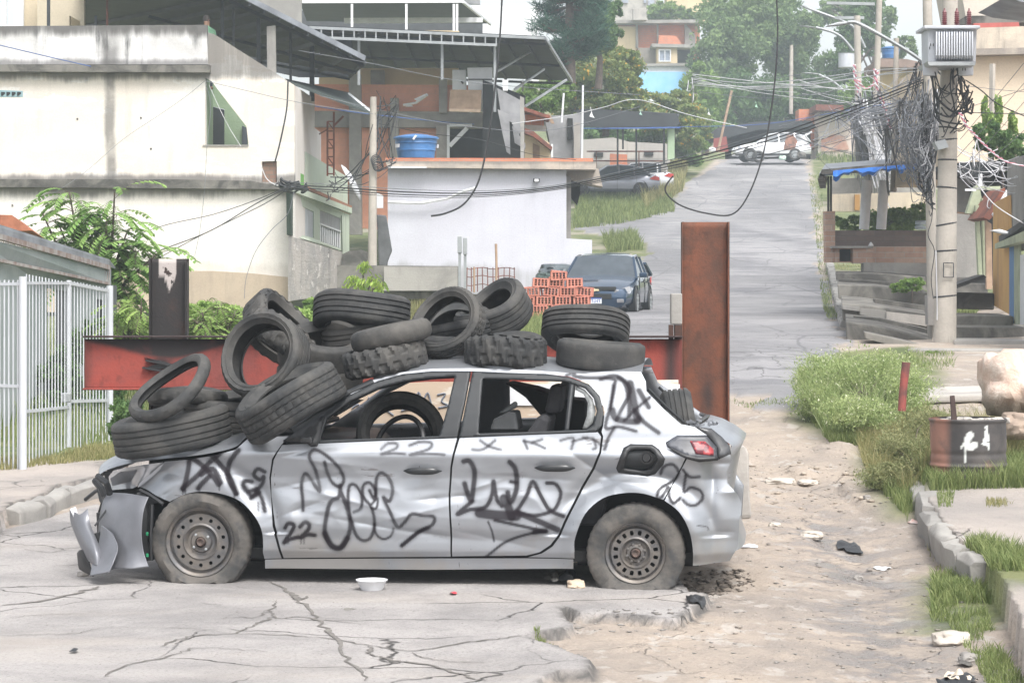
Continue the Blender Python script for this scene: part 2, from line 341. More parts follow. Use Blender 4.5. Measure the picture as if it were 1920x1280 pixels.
asm = t.math('MAXIMUM', Z1[0], t.math('MULTIPLY', Z1[2], .6))
c = t.mix(t.math('MULTIPLY', crk, asm), c, (.07, .065, .06)); c = t.mix(t.math('MULTIPLY', crf, far), c, (.1, .1, .105))
v3 = t.n('ShaderNodeTexVoronoi', {'Vector': t.n('ShaderNodeMix', {4: t.pos((1, .45, 1)), 5: t.n('ShaderNodeTexNoise', {'Vector': t.pos(), 'Scale': 2., 'Detail': 6.}).outputs[1], 0: .2}, data_type='VECTOR').outputs[1], 'Scale': 2.6}, feature='DISTANCE_TO_EDGE').outputs[0]
yy_ = t.n('ShaderNodeSeparateXYZ', {0: t.pos()}).outputs[1]; cm = t.math('MULTIPLY', t.math('MULTIPLY', t.ramp(v3, .0, .035, 1, 0), t.ramp(t.noise(.35, 5), .40, .52)), t.math('MULTIPLY', far, t.ramp(yy_, 75, 35))); c = t.mix(t.math('MULTIPLY', cm, .8), c, (.09, .088, .09))
edge = t.attr('edge'); c = t.mix(t.math('MULTIPLY', edge, t.ramp(t.noise(7, 4), .3, .6)), c, (.10, .095, .09))
wet = t.attr('wet'); c = t.mix(t.math('MULTIPLY', wet, t.ramp(t.noise(3.5, 6, .6), .42, .56, .1, .8)), c, (.17, .155, .15))
rgh = t.n('ShaderNodeMix', {2: .92, 3: .25, 0: t.math('MULTIPLY', wet, t.ramp(t.noise(3.5, 6, .6), .5, .58))}, data_type='FLOAT').outputs[0]
pt = t.n('ShaderNodeTexVoronoi', {'Vector': t.pos((1, .5, 1)), 'Scale': .35}).outputs[1]; sv = t.n('ShaderNodeSeparateColor', {0: pt}).outputs[0]; c = t.mix(t.math('MULTIPLY', t.ramp(sv, .72, .74), t.math('MULTIPLY', far, .35)), c, t.mix(t.noise(20, 5, .7), (.09, .09, .095), (.24, .235, .235)))
c = t.mix(t.ramp(t.noise(16, 8, .8), .58, .72, 0, .55), c, (.10, .09, .08))
t.out(c, rgh, Specular_IOR_Level=.4)
hb = t.math('ADD', t.math('MULTIPLY', t.noise(38, 6, .7), 1.), t.math('MULTIPLY', t.noise(7, 5, .6), 2.))
hb = t.math('SUBTRACT', hb, t.math('MULTIPLY', crk, 2.)); t.bump(hb, .8, .02)
M['ground'] = t.m
fy = YY.ravel(); fx = XX.ravel()
edge = np.exp(-(pdist(fx, fy, _asl, True) / .035) ** 2) * (fy > 8) * (fx > -.9) * (fy < 15.6)
edge = np.maximum(edge, np.exp(-(pdist(fx, fy, [p for p in SIDE_L[1:9]]) / .05) ** 2) * .8)
wet = np.exp(-((fx - (2.0 + .2 * np.sin(fy * .45))) / .42) ** 2) * sm(9, 11, fy) * (1 - sm(18, 21, fy))
wet = np.maximum(wet, .9 * np.exp(-((fx - 2.2) / .6) ** 2 - ((fy - 11.7) / 1.3) ** 2))
gobj = np_mesh('ground', np.stack([fx, fy, ZZ], 1), faces, M['ground'], smooth=True,
               attrs={'zone': np.stack([zz[0], zz[4] , np.maximum(zz[1], zz[2])], 1), 'far': zz[3], 'edge': edge, 'wet': wet})
tag(gobj, kind='structure')
# traced cracks in the near asphalt
def ribbon(mb, pts, w, lift=.004):
    pts = smooth_line([(*G0(*p)[:2], 0) for p in pts], 8); V = []; w *= .55
    for i, p in enumerate(pts):
        q = pts[min(i + 1, len(pts) - 1)] - pts[max(i - 1, 0)]; nrm = Vector((-q.y, q.x, 0)).normalized()
        j = (fbm(np.array([p.x * 22.]), np.array([p.y * 22.]), 5)[0] - .47) * .09; p = p + nrm * j
        ww = w * (.35 + 1.3 * vn(np.array([p.x * 9.]), np.array([p.y * 9.]), 6)[0]) * min(1, .25 + i / 6, .25 + (len(pts) - 1 - i) / 6)
        for s in (-1, 1):
            q2 = p + nrm * ww * s / 2; V.append((q2.x, q2.y, float(gz(np.array([q2.x]), np.array([q2.y]))[0]) + lift))
    mb.add(V, [(2 * i, 2 * i + 1, 2 * i + 3, 2 * i + 2) for i in range(len(pts) - 1)])
cr = MB()
for pts, w_ in [([(0, 1135), (80, 1128), (150, 1112), (185, 1100)], .05), ([(500, 1088), (540, 1112), (562, 1128), (590, 1158), (625, 1195), (655, 1240), (690, 1278)], .035),
                ([(540, 1112), (560, 1125), (572, 1120)], .05), ([(440, 1190), (520, 1192), (620, 1200), (700, 1212), (775, 1220), (860, 1208), (920, 1200), (990, 1192)], .022),
                ([(690, 1212), (700, 1228), (745, 1240), (800, 1245), (850, 1262), (905, 1278)], .04), ([(500, 1145), (520, 1160), (560, 1158), (600, 1162), (690, 1172)], .016),
                ([(300, 1212), (360, 1195), (440, 1188), (480, 1172), (520, 1155)], .03), ([(420, 1162), (450, 1158), (478, 1160), (510, 1140), (520, 1128)], .018),
                ([(200, 1272), (235, 1250), (320, 1228), (380, 1215), (500, 1222)], .02), ([(0, 1195), (60, 1190), (140, 1188), (200, 1180), (330, 1178), (440, 1188)], .012),
                ([(0, 1160), (70, 1152), (170, 1150)], .012), ([(780, 1222), (790, 1235), (860, 1240), (910, 1244)], .015), ([(590, 1158), (640, 1163), (700, 1168)], .012),
                ([(100, 1062), (150, 1058), (205, 1044)], .02), ([(40, 1030), (90, 1036), (128, 1030)], .02), ([(20, 938), (60, 930), (85, 934)], .02)]:
    ribbon(cr, pts, w_)
tag(cr.build('road_cracks', simple('crack_dirt', (.19, .175, .16), .95, .4, 20, bump=.3), fix=False), kind='structure')
# kerbs
def kerb(name, pts, w=.16, h=.13, label='', gap=.02, seg=.75, jit=.02):
    pl = [Vector((*G0(*p)[:2], 0)) for p in pts]; k = 0
    for a_, b_ in zip(pl[:-1], pl[1:]):
        L = (b_ - a_).length; n = max(1, round(L / seg)); t_ = (b_ - a_).normalized(); nn = Vector((-t_.y, t_.x, 0))
        for i in range(n):
            c0 = a_ + t_ * (L * i / n + gap / 2); c1 = a_ + t_ * (L * (i + 1) / n - gap / 2); mb = MB(); V = []
            J = lambda: Vector((random.uniform(-jit, jit), random.uniform(-jit, jit), random.uniform(-jit, jit)))
            zb = [float(gz0(c.x, c.y)) for c in (c0, c1)]
            rings = 5
            for r_ in range(rings):
                c = c0.lerp(c1, r_ / (rings - 1)); z = lerp(zb[0], zb[1], r_ / (rings - 1))
                for (o_, hh) in ((-w / 2, -.15), (-w / 2 - .005, h * .75), (-w / 2 + .03, h), (w / 2 - .02, h + .004), (w / 2, h * .8), (w / 2, -.15)):
                    j = J(); V.append(c + nn * o_ + Vector((0, 0, z + hh)) + j)
            fs = [(r_ * 6 + q, r_ * 6 + (q + 1) % 6, (r_ + 1) * 6 + (q + 1) % 6, (r_ + 1) * 6 + q) for r_ in range(rings - 1) for q in range(6)] + [tuple(range(6)), tuple(range((rings - 1) * 6, rings * 6))]
            mb.add(V, fs); o = mb.build(name, M['conc'], smooth=60, bevel=.02)
            yield o
for i, o in enumerate(kerb('kerb', [(22, 985), (70, 972), (112, 950), (188, 928), (262, 908)], label='left')):
    tag(o, kind='structure')
for i, o in enumerate(kerb('kerb', [(1726, 928), (1748, 985), (1790, 1045), (1850, 1090)], w=.17, h=.12, label='right', jit=.02, gap=.02, seg=.7)):
    tag(o, kind='structure')
for o in kerb('kerb', [(1556, 500), (1566, 540), (1576, 580), (1588, 615)], w=.22, h=.14, label='right', jit=.03): tag(o, kind='structure')
# ------------------------------------------------------------------ the wrecked hatchback
PSI = R(6.0); CO = Vector((0, 14.9, 0)); CW = 1.74
LX = Vector((math.cos(PSI), -math.sin(PSI), 0)); LY = Vector((math.sin(PSI), math.cos(PSI), 0))
def l2w(x, y, z): return CO + LX * x + LY * y + Vector((0, 0, z))
def c2l(px, py, yl=0.):
    """photo point -> car coordinates (x to the rear, z up) on the plane y = yl"""
    d = Vector(((px - CX) / F, 1, (CY - py) / F)); o = Vector((0, 0, CH)); k = (yl - (o - CO).dot(LY)) / d.dot(LY); p = o + d * k - CO
    return p.dot(LX), p.z
def l2px(x, y, z):
    X = CO.x + LX.x * x + LY.x * y; Y = CO.y + LX.y * x + LY.y * y
    return CX + X / Y * F, CY - (z - CH) / Y * F
_pz = np.array([(.0, .09), (.15, .06), (.20, .03), (.27, .022), (.33, .004), (.40, .0), (.48, .014), (.56, .03), (.63, .032), (.70, .018), (.755, .004), (.775, .006), (.80, .022), (.865, .052), (.90, .062), (1.0, .10), (1.1, .145), (1.2, .195), (1.28, .245), (1.34, .33), (1.5, .6)])
_zz = np.linspace(0, 1.5, 601); _yy = np.interp(_zz, _pz[:, 0], _pz[:, 1]); _k = np.exp(-np.linspace(-2, 2, 15) ** 2); _k /= _k.sum(); _yy = np.convolve(np.pad(_yy, 7, 'edge'), _k, 'valid')
WF = c2l(373, 1017); WR = c2l(1191, 1038)
DENTS = [(560, 850, 45, 12, .02, 10), (620, 868, 50, 9, -.015, -6), (590, 900, 60, 12, .018, 12), (640, 935, 80, 14, -.02, -14), (560, 955, 40, 10, .02, 20), (700, 985, 90, 16, .022, -10), (770, 965, 60, 10, -.016, 14),
         (800, 1000, 60, 12, .02, -8), (815, 935, 30, 8, .02, 5), (868, 930, 22, 10, .022, 0), (900, 912, 40, 10, -.014, 18), (920, 1010, 80, 18, .018, -12), (1000, 990, 50, 14, -.012, 10), (980, 895, 60, 9, .01, -4),
         (1110, 878, 45, 18, .035, -35), (1165, 905, 60, 9, -.015, -5), (1130, 915, 30, 16, .022, 20), (1190, 892, 50, 6, .016, -4), (330, 895, 40, 10, .014, -12), (400, 890, 45, 9, -.012, 8), (300, 930, 25, 12, .015, 30),
         (1335, 900, 14, 40, .05, 0), (1375, 925, 25, 14, -.03, 0), (1330, 975, 20, 40, .02, 5), (1360, 1000, 20, 20, .025, 0), (1350, 870, 25, 10, .02, 0), (600, 1030, 60, 8, .008, 0), (740, 850, 90, 6, .006, 2)]
_dl = [(*c2l(a, b), c / 322, d / 322, e, R(f)) for a, b, c, d, e, f in DENTS]
def side_y(x, z, dents=True):
    x = np.asarray(x, float); z = np.asarray(z, float); y = np.interp(z, _zz, _yy)
    y = y + np.clip(-1.75 - x, 0, 9) ** 2 * .75 + np.clip(x - .95, 0, 9) ** 2 * .95
    for wx, wz in (WF, WR):
        d = np.hypot(x - wx, (z - wz) * 1.0); y = y - .028 * np.exp(-((d - .36) / .06) ** 2) * (z < .8) + .03 * np.exp(-((d - .47) / .05) ** 2) * (z < .8) * (z > .3)
    if dents:
        for dx, dz, sx, sz, am, an in _dl:
            u = (x - dx) * math.cos(an) + (z - dz) * math.sin(an); v = -(x - dx) * math.sin(an) + (z - dz) * math.cos(an)
            q = np.abs(u / sx) ** 1.5 + np.abs(v / sz) ** .95; y = y + am * np.exp(-q)
        m = sm(.28, .4, z) * (1 - sm(.66, .78, z)) * sm(-1.45, -1.2, x) * (1 - sm(.5, .8, x))
        y = y + m * .031 * (np.abs(vn(x * 3.2 + z * 2, z * 6.5 - x, 4) - .5) - .2) + m * .013 * (np.abs(vn(x * 7 - z * 3, z * 13 + x, 9) - .5) - .2)
    return y
def o2l(px, py, off=0., dents=False):
    y = 0.
    for i in range(4): x, z = c2l(px, py, y); y = float(side_y(x, z, dents)) + off
    return x, z
def ol(pts, off=0., smooth=0):
    q = [o2l(*p, off) for p in pts]
    return q
GRAF = []   # (points, width px, strength)
def g_(pts, w_, a=1., s=2.724, o=(120, 640), curve=True):
    q = [(o[0] + x / s, o[1] + y / s, 0) for x, y in pts]
    if curve and len(q) > 2: q = smooth_line(q, 5)
    GRAF.append(([(p[0], p[1]) for p in q], w_, a))
for p in [[(615, 570), (690, 620), (740, 665), (790, 730)], [(720, 545), (800, 630), (845, 690), (880, 775)], [(890, 555), (845, 620), (840, 700), (880, 775)], [(810, 560), (740, 620), (680, 685), (605, 750)], [(640, 580), (635, 650), (610, 755)], [(740, 690), (700, 730), (685, 750)], [(700, 680), (760, 650), (800, 720)]]: g_(p, 10, .92)
for x, y, l in [(607, 750, 30), (620, 755, 22), (690, 745, 28), (793, 735, 22), (870, 775, 30)]: g_([(x, y), (x, y + l)], 2.2, .8)
for p in [[(1025, 665), (990, 650), (970, 680), (1000, 705), (1020, 690), (1010, 730), (955, 800)], [(960, 715), (925, 712), (915, 740), (940, 765), (985, 750)], [(980, 760), (1010, 800), (1025, 865)], [(925, 745), (960, 790), (1000, 770)]]: g_(p, 7.5, .9)
g_([(992, 820), (992, 865)], 2, .7)
b = dict(s=2.723, o=(480, 640))
g_([(148, 950), (165, 928), (192, 935), (185, 965), (142, 1025), (170, 1010), (215, 998)], 8, .95, **b); g_([(225, 945), (250, 922), (272, 935), (262, 965), (228, 1000), (262, 985), (300, 988)], 8, .95, **b)
for x in (150, 165, 245, 230): g_([(x, 1000), (x, 1030)], 2, .7, **b)
D = dict(s=2.723, o=(480, 640))
for p, w_ in [([(240, 860), (238, 800), (232, 735), (245, 680), (268, 685), (325, 765), (305, 660), (272, 590), (295, 552), (350, 575), (420, 640), (448, 700), (430, 740), (390, 720), (365, 670), (350, 615)], 6.5),
              ([(430, 735), (425, 790), (380, 820), (358, 900), (352, 980), (385, 1040), (430, 1052), (465, 1005), (482, 930), (465, 850), (430, 760)], 8.5), ([(352, 980), (385, 1040), (430, 1052), (465, 1005)], 12),
              ([(482, 905), (470, 800), (478, 735), (510, 735), (540, 790), (535, 850), (500, 870)], 6), ([(490, 920), (510, 985), (545, 1015), (585, 1000), (605, 930), (590, 850), (548, 790), (548, 735), (580, 720), (610, 760), (600, 800), (580, 760)], 6),
              ([(590, 830), (620, 800), (615, 850), (590, 850)], 4), ([(605, 930), (612, 980), (650, 1008), (690, 990), (702, 955)], 4.5), ([(612, 790), (615, 700), (640, 670), (680, 700), (698, 760), (680, 815), (650, 795), (680, 860), (722, 945), (760, 920), (795, 880), (850, 888), (908, 895), (900, 935), (840, 965), (745, 1040)], 6.5), ([(880, 950), (830, 972), (745, 1040)], 8)]: g_(p, w_, .9, **D)
g_([(640, 550), (670, 522), (715, 520), (715, 545), (640, 575), (700, 570), (760, 575)], 4.5, .75, **D); g_([(785, 530), (840, 512), (895, 518), (880, 550), (785, 578), (870, 572), (962, 578)], 4.5, .75, **D)
E = dict(s=2.724, o=(840, 640))
for p, w_ in [([(80, 612), (110, 610), (135, 660), (130, 740), (118, 810), (95, 760), (85, 725)], 10), ([(125, 815), (70, 860), (50, 882), (110, 858), (190, 845), (225, 780), (232, 712), (248, 800), (275, 840)], 8), ([(315, 615), (345, 655), (350, 750), (320, 820), (305, 770)], 10), ([(320, 715), (350, 720)], 7),
              ([(160, 875), (240, 885), (350, 890)], 20), ([(285, 800), (310, 850), (325, 895)], 17), ([(350, 865), (400, 790), (433, 715), (475, 790), (520, 860), (590, 892)], 8), ([(505, 722), (550, 728), (576, 775), (555, 840), (520, 870), (440, 888), (360, 872)], 7),
              ([(350, 872), (450, 912), (560, 960)], 12), ([(240, 912), (330, 932), (500, 968)], 6), ([(500, 968), (400, 985), (300, 1020), (230, 1070), (165, 1125)], 5), ([(205, 920), (225, 970), (235, 1018)], 3), ([(440, 972), (500, 968)], 9)]: g_(p, w_, .92, **E)
for p in [[(125, 552), (180, 550), (240, 505)], [(165, 505), (210, 535), (270, 553)], [(390, 505), (405, 548)], [(385, 508), (440, 520), (495, 545)], [(480, 500), (430, 515)], [(575, 505), (640, 492), (630, 548)], [(635, 510), (710, 490)], [(690, 490), (740, 500), (755, 540), (740, 550)], [(740, 495), (785, 530)]]: g_(p, 4.5, .7, **E)
for p, w_ in [([(605, 175), (650, 150), (640, 175), (700, 185), (840, 190), (850, 225), (830, 330), (805, 440), (870, 435), (960, 458)], 6), ([(780, 192), (850, 175), (905, 205), (930, 255), (880, 360), (860, 400)], 7), ([(840, 350), (860, 395), (960, 410), (975, 395)], 12), ([(930, 215), (950, 310), (965, 400)], 14), ([(870, 185), (905, 215), (925, 300), (925, 380)], 8), ([(975, 250), (1025, 335)], 9), ([(1030, 285), (960, 345), (900, 405)], 5), ([(950, 350), (1000, 410), (1075, 465)], 8), ([(850, 440), (820, 490), (800, 550)], 6), ([(845, 225), (830, 340)], 5)]: g_(p, w_, .82, **E)
for p in [[(1085, 675), (1105, 637), (1150, 628), (1178, 670), (1150, 710), (1085, 750), (1068, 790), (1085, 800), (1125, 745), (1130, 790), (1150, 825), (1185, 800)], [(1200, 655), (1235, 690), (1285, 690)], [(1215, 680), (1205, 765), (1240, 745), (1290, 762), (1300, 800), (1265, 835), (1225, 832), (1202, 810)]]: g_(p, 5.5, .9, **E)
g_([(1275, 940), (1320, 945), (1330, 962)], 1.5, .9, **E)
def graf_mask(px, py):
    m = np.zeros(len(px)); n = (fbm(px * .25, py * .25, 3) - .47)
    for pts, w_, a_ in GRAF:
        xs = [p[0] for p in pts]; ys = [p[1] for p in pts]; b_ = w_ + 6
        s = (px > min(xs) - b_) & (px < max(xs) + b_) & (py > min(ys) - b_) & (py < max(ys) + b_)
        if not s.any(): continue
        d = pdist(px[s], py[s], pts) ; r_ = w_ / 2 * 1.08
        k = (1 - sm(r_ * .7 - .6, r_ + 1.7, d)) * a_ * np.clip(.78 + .9 * vn(px[s] * .035, py[s] * .05, 8), 0, 1); k = np.maximum(k, .22 * a_ * np.exp(-(np.clip(d - r_, 0, 99) / 3.5) ** 2) * (w_ > 4)); m[s] = 1 - (1 - m[s]) * (1 - k)
    return m
def car_panel(name, outline, mat, parent, holes=(), sp=.0085, off=0., far=False, dents=True, yfn=None, coords='px', graf=True, thick=0.):
    O = ol(outline, off) if coords == 'px' else outline; H = [ol(h, off) if coords == 'px' else h for h in holes]
    def dl(L):
        out = []
        for i in range(len(L)):
            a_ = Vector(L[i]); b_ = Vector(L[(i + 1) % len(L)]); n = max(1, round((b_ - a_).length / sp)); out += [a_.lerp(b_, k / n) for k in range(n)]
        return out
    loops = [dl(O)] + [dl(h) for h in H]; pts = []; ed = []
    for L in loops:
        o_ = len(pts); pts += L; ed += [(o_ + i, o_ + (i + 1) % len(L)) for i in range(len(L))]
    A = np.array(O); x0, z0 = A.min(0); x1, z1 = A.max(0)
    gx = np.arange(x0, x1, sp); gzr = np.arange(z0, z1, sp * .866); X_, Z_ = np.meshgrid(gx, gzr); X_ = X_ + (np.arange(len(gzr)) % 2)[:, None] * sp / 2; X_ = X_.ravel(); Z_ = Z_.ravel()
    k = inpoly(X_, Z_, O) & (pdist(X_, Z_, [tuple(p) for p in O], True) > sp * .55)
    for h in H: k &= ~inpoly(X_, Z_, h) & (pdist(X_, Z_, h, True) > sp * .55)
    pts += [Vector((a_, b_)) for a_, b_ in zip(X_[k], Z_[k])]
    V, _, Fc, *_r = delaunay_2d_cdt(pts, ed, [], 0, 1e-6)
    V = np.array([tuple(v) for v in V]); Fc = np.array([f for f in Fc if len(f) == 3]); cen = V[Fc].mean(1)
    ok = inpoly(cen[:, 0], cen[:, 1], O)
    for h in H: ok &= ~inpoly(cen[:, 0], cen[:, 1], h)
    ar = np.abs(np.cross(V[Fc[:, 1]] - V[Fc[:, 0]], V[Fc[:, 2]] - V[Fc[:, 0]])); Fc = Fc[ok & (ar > sp * sp * .02)]; y = (yfn or side_y)(V[:, 0], V[:, 1], dents) + off if not yfn else yfn(V[:, 0], V[:, 1]) + off
    if far: y = CW - y
    VV = np.stack([V[:, 0], y, V[:, 1]], 1)
    e1 = VV[Fc[:, 1]] - VV[Fc[:, 0]]; e2 = VV[Fc[:, 2]] - VV[Fc[:, 0]]; nn = np.cross(e1, e2)[:, 1]; flip = (nn > 0) if not far else (nn < 0); Fc[flip] = Fc[flip][:, ::-1]
    at = {}
    if graf and not far: px, py = l2px(VV[:, 0], VV[:, 1], VV[:, 2]); at['graf'] = graf_mask(px, py)
    o = np_mesh(name, VV, Fc, mat, parent, True, at)
    if thick: m_ = o.modifiers.new('t', 'SOLIDIFY'); m_.thickness = thick; m_.offset = -1
    return o
t = NT('car_paint'); gf = t.attr('graf')
n1 = t.noise(2.2, 7, .65); sc_ = t.noise(3, 6, .7, vec=t.pos((1, 1, 5)))
pc = t.mix(t.ramp(n1, .4, .75, 0, .35), (.33, .345, .37), (.245, .255, .27))
sp_ = t.math('SUBTRACT', t.ramp(n1, .3, .7, .2, 1), t.math('MULTIPLY', t.n('ShaderNodeSeparateXYZ', {0: t.pos()}).outputs[2], 2.2))
pc = t.mix(t.ramp(sp_, .0, .5, 0, .5), pc, (.36, .33, .29))
pc = t.mix(t.ramp(sc_, .64, .66, 0, .7), pc, (.16, .15, .15)); pc = t.mix(t.ramp(t.noise(40, 3, .8, vec=t.pos((1, 1, .25))), .69, .71, 0, .7), pc, (.12, .11, .10))
pc = t.mix(gf, pc, (.012, .009, .012)); mt = t.math('MULTIPLY', t.math('SUBTRACT', 1., gf), .62)
t.out(pc, t.math('ADD', t.math('MULTIPLY', gf, .35), t.ramp(n1, .35, .75, .36, .5)), mt, Coat_Weight=t.math('MULTIPLY', t.math('SUBTRACT', 1., gf), .25), Coat_Roughness=.12, Specular_IOR_Level=t.math('SUBTRACT', .5, t.math('MULTIPLY', gf, .4)))
M['paint'] = t.m
M['paint_under'] = simple('underbody_black', (.012, .012, .013), .8, .3, bump=0)
M['gloss'] = simple('gloss_black_trim', (.02, .022, .024), .3, .3, 5, bump=.03)
M['trim'] = simple('window_frame_black', (.018, .021, .024), .5, .3, 6, bump=.05)
car = empty('wrecked_hatchback', CO, -PSI, 'silver wrecked hatchback covered in black spray-paint tags with a pile of tyres on top', 'car')
# body panels (near side); all outlines read off the photograph and put on the car's own curved side
arcF = [(493, 1044), (492, 1000), (478, 968), (450, 939), (414, 925), (377, 921), (348, 926), (318, 940), (300, 955)]
sml = lambda L, n=4: [(p.x, p.y) for p in smooth_line([(a_, b_, 0) for a_, b_ in L], n)]
arcF = sml(arcF)
car_panel('front_fender', [(309, 865), (355, 861), (399, 854), (441, 843), (465, 822), (500, 819), (541, 817), (526.5, 835), (510, 860), (505, 895), (511, 985), (528, 1046), (496, 1047)] + arcF[1:-4] + [(301, 933), (262, 912), (282, 894)], M['paint'], car)
fd = car_panel('front_door', [(529, 834), (565, 832), (601, 831), (720, 826), (857, 821), (849, 850), (844.5, 876), (841, 927), (843.5, 990), (845, 1043), (700, 1044), (532, 1045.5), (516, 985), (509, 930), (508, 895), (513, 862)], M['paint'], car)
fdd = c2l(841, 930)
rd = car_panel('rear_door', [(862, 820.5), (960, 816), (1060, 812.5), (1121, 810), (1127, 818), (1123, 848), (1110, 878), (1090, 912), (1072, 948), (1057, 978), (1047, 1002), (1032, 1021), (1012, 1034.5), (987, 1041), (848, 1042.5), (847, 990), (844.5, 927), (848, 876), (853, 850)], M['paint'], car)
arcR = [(1077, 1066), (1078.6, 1007), (1097, 963), (1130, 934), (1170, 924), (1207, 925), (1244, 937), (1273, 959), (1291.5, 992), (1299, 1029), (1299, 1060)]
AR1 = sml([(1244, 937), (1207, 925), (1170, 924), (1130, 934), (1097, 963), (1078.6, 1007), (1077, 1030)])[1:]
AR2 = sml([(1299, 1060), (1299, 1029), (1291.5, 992), (1273, 959), (1246, 938)])
car_panel('rear_quarter', [(1128, 809), (1131, 798), (1134, 772), (1126, 741), (1106, 719), (1069, 706), (1095, 700), (1130, 697), (1170, 696), (1202, 697), (1211, 715), (1212, 733), (1244, 766), (1277, 795), (1302, 800), (1326, 815.5), (1270, 816), (1248, 829), (1251, 836), (1286, 857), (1272, 885), (1258, 912), (1244, 936)] + AR1 + [(1077, 1046.5), (990, 1044), (1016, 1037), (1036, 1024), (1050, 1005), (1061, 980), (1076, 950), (1094, 914), (1114, 880), (1127, 849), (1131, 818)],
          M['paint'], car, holes=[[(1160, 885), (1156, 878), (1170, 840), (1183, 833), (1222, 834), (1234, 843), (1245, 860), (1243, 868), (1228, 886), (1215, 891)]])
def bump_y(x, z): return side_y(x, z) + .05 * np.exp(-((x - 1.17) / .05) ** 2 - ((z - .62) / .1) ** 2)
car_panel('rear_bumper', [(1288, 860), (1310, 866), (1347, 862), (1368, 850), (1372, 862), (1362, 885), (1364, 905), (1383, 926), (1390.5, 944), (1387, 970), (1383, 1025), (1368, 1051), (1317, 1058.5), ] + AR2 + [(1260, 912), (1274, 886)], M['paint'], car)
car_panel('sill', [(497, 1048.5), (700, 1046.5), (988, 1046), (1075, 1048), (1075, 1066), (800, 1067.5), (497, 1065)], M['paint'], car, off=.0, graf=False, sp=.02, dents=False)
car_panel('roof_rail', [(655, 736), (700, 712), (752, 698), (808, 691), (880, 690), (950, 692), (1000, 694), (1040, 697), (1095, 700), (1069, 706), (1023, 700.5), (950, 698.5), (880, 695.5), (810, 696), (757, 702), (710, 716), (660, 741)], M['paint'], car, dents=False)
# black window frames with the open windows
frF = [(531, 825), (601, 777), (656, 740), (708, 714), (755, 701), (810, 695.5), (882, 695.5), (872, 750), (857, 820), (720, 825), (601, 830)]
opF = [(600, 824), (612, 784), (655, 752), (708, 727), (759, 713), (810, 706.5), (853, 704), (840, 760), (824, 817), (720, 821)]
frR = [(886, 695.5), (950, 698.5), (1023, 700.5), (1067, 706.5), (1104, 720), (1124, 742), (1132, 772), (1129, 797), (1118, 809), (980, 815), (861, 820), (875, 750)]
opR = [(897, 812), (905, 709), (985, 711), (1060, 714), (1097, 727), (1113, 745), (1119, 770), (1113, 795), (1100, 805), (1000, 809)]
car_panel('front_window_frame', frF, M['trim'], car, [opF], sp=.012, off=-.004, dents=False, graf=False, thick=.03)
car_panel('rear_window_frame', frR, M['trim'], car, [opR], sp=.012, off=-.004, dents=False, graf=False, thick=.012)
car_panel('window_divider', [(1068, 715), (1077, 717), (1066, 810), (1058, 810)], M['trim'], car, sp=.03, off=-.001, dents=False, graf=False, thick=.02)
t = NT('dusty_glass'); t.out((.12, .125, .13), .3, Transmission_Weight=.0, Alpha=1.); M['dusty'] = t.m
car_panel('quarter_glass', [(1080, 722), (1096, 730), (1111, 747), (1117, 770), (1111, 793), (1100, 803), (1092, 804), (1100, 780), (1102, 755), (1094, 738), (1079, 730)], simple('dusty_quarter_glass', (.22, .23, .23), .5, .5, 30, bump=.2), car, sp=.03, off=.015, dents=False, graf=False, thick=.004)
car_panel('mirror_mount', [(531, 826), (601, 780), (606, 782), (598, 825), (594, 834), (582, 835), (574, 829)], M['black'], car, sp=.03, off=-.02, dents=False, graf=False, thick=.02)
mb = MB(); x_, z_ = o2l(580, 822); mb.box((x_, -.03, z_), (.07, .06, .035)); mb.build('mirror_stump', M['black'], car, bevel=.01)
# dark inner shell behind the gaps
inn = [(500, 835), (700, 838), (1100, 815), (1230, 812), (1300, 825), (1330, 860), (1325, 900), (1285, 955), (1244, 930), (1207, 918), (1170, 917), (1130, 927), (1090, 957), (1071, 1007), (1068, 1060), (500, 1060), (498, 1000), (483, 965), (455, 935), (416, 918), (377, 914), (345, 919), (312, 934), (300, 900), (400, 870)]
car_panel('inner_shell', inn, M['paint_under'], car, sp=.04, off=.045, dents=False, graf=False)
car_panel('fuel_filler', [(1159, 886), (1155, 878), (1169, 839), (1182, 832), (1223, 833), (1236, 842), (1247, 860), (1244, 870), (1229, 888), (1214, 893)], M['black'], car, [[(1168, 880), (1178, 845), (1188, 841), (1218, 841), (1228, 849), (1233, 862), (1222, 880), (1208, 884)]], sp=.02, off=-.003, graf=False, thick=.02)
ff = car_panel('filler_recess', [(1163, 886), (1176, 838), (1225, 838), (1240, 862), (1222, 888)], M['trim'], car, sp=.03, off=.03, dents=False, graf=False)
fx_, fz_ = o2l(1212, 858); mb = MB(); Mx = Matrix.Rotation(R(90), 3, 'X'); mb.lathe([(0, .03), (.022, .03), (.026, .02), (.026, 0), (.04, 0)], (fx_, float(side_y(fx_, fz_)) + .03, fz_), 16, Mx); mb.build('filler_cap', M['black'], car, smooth=True)
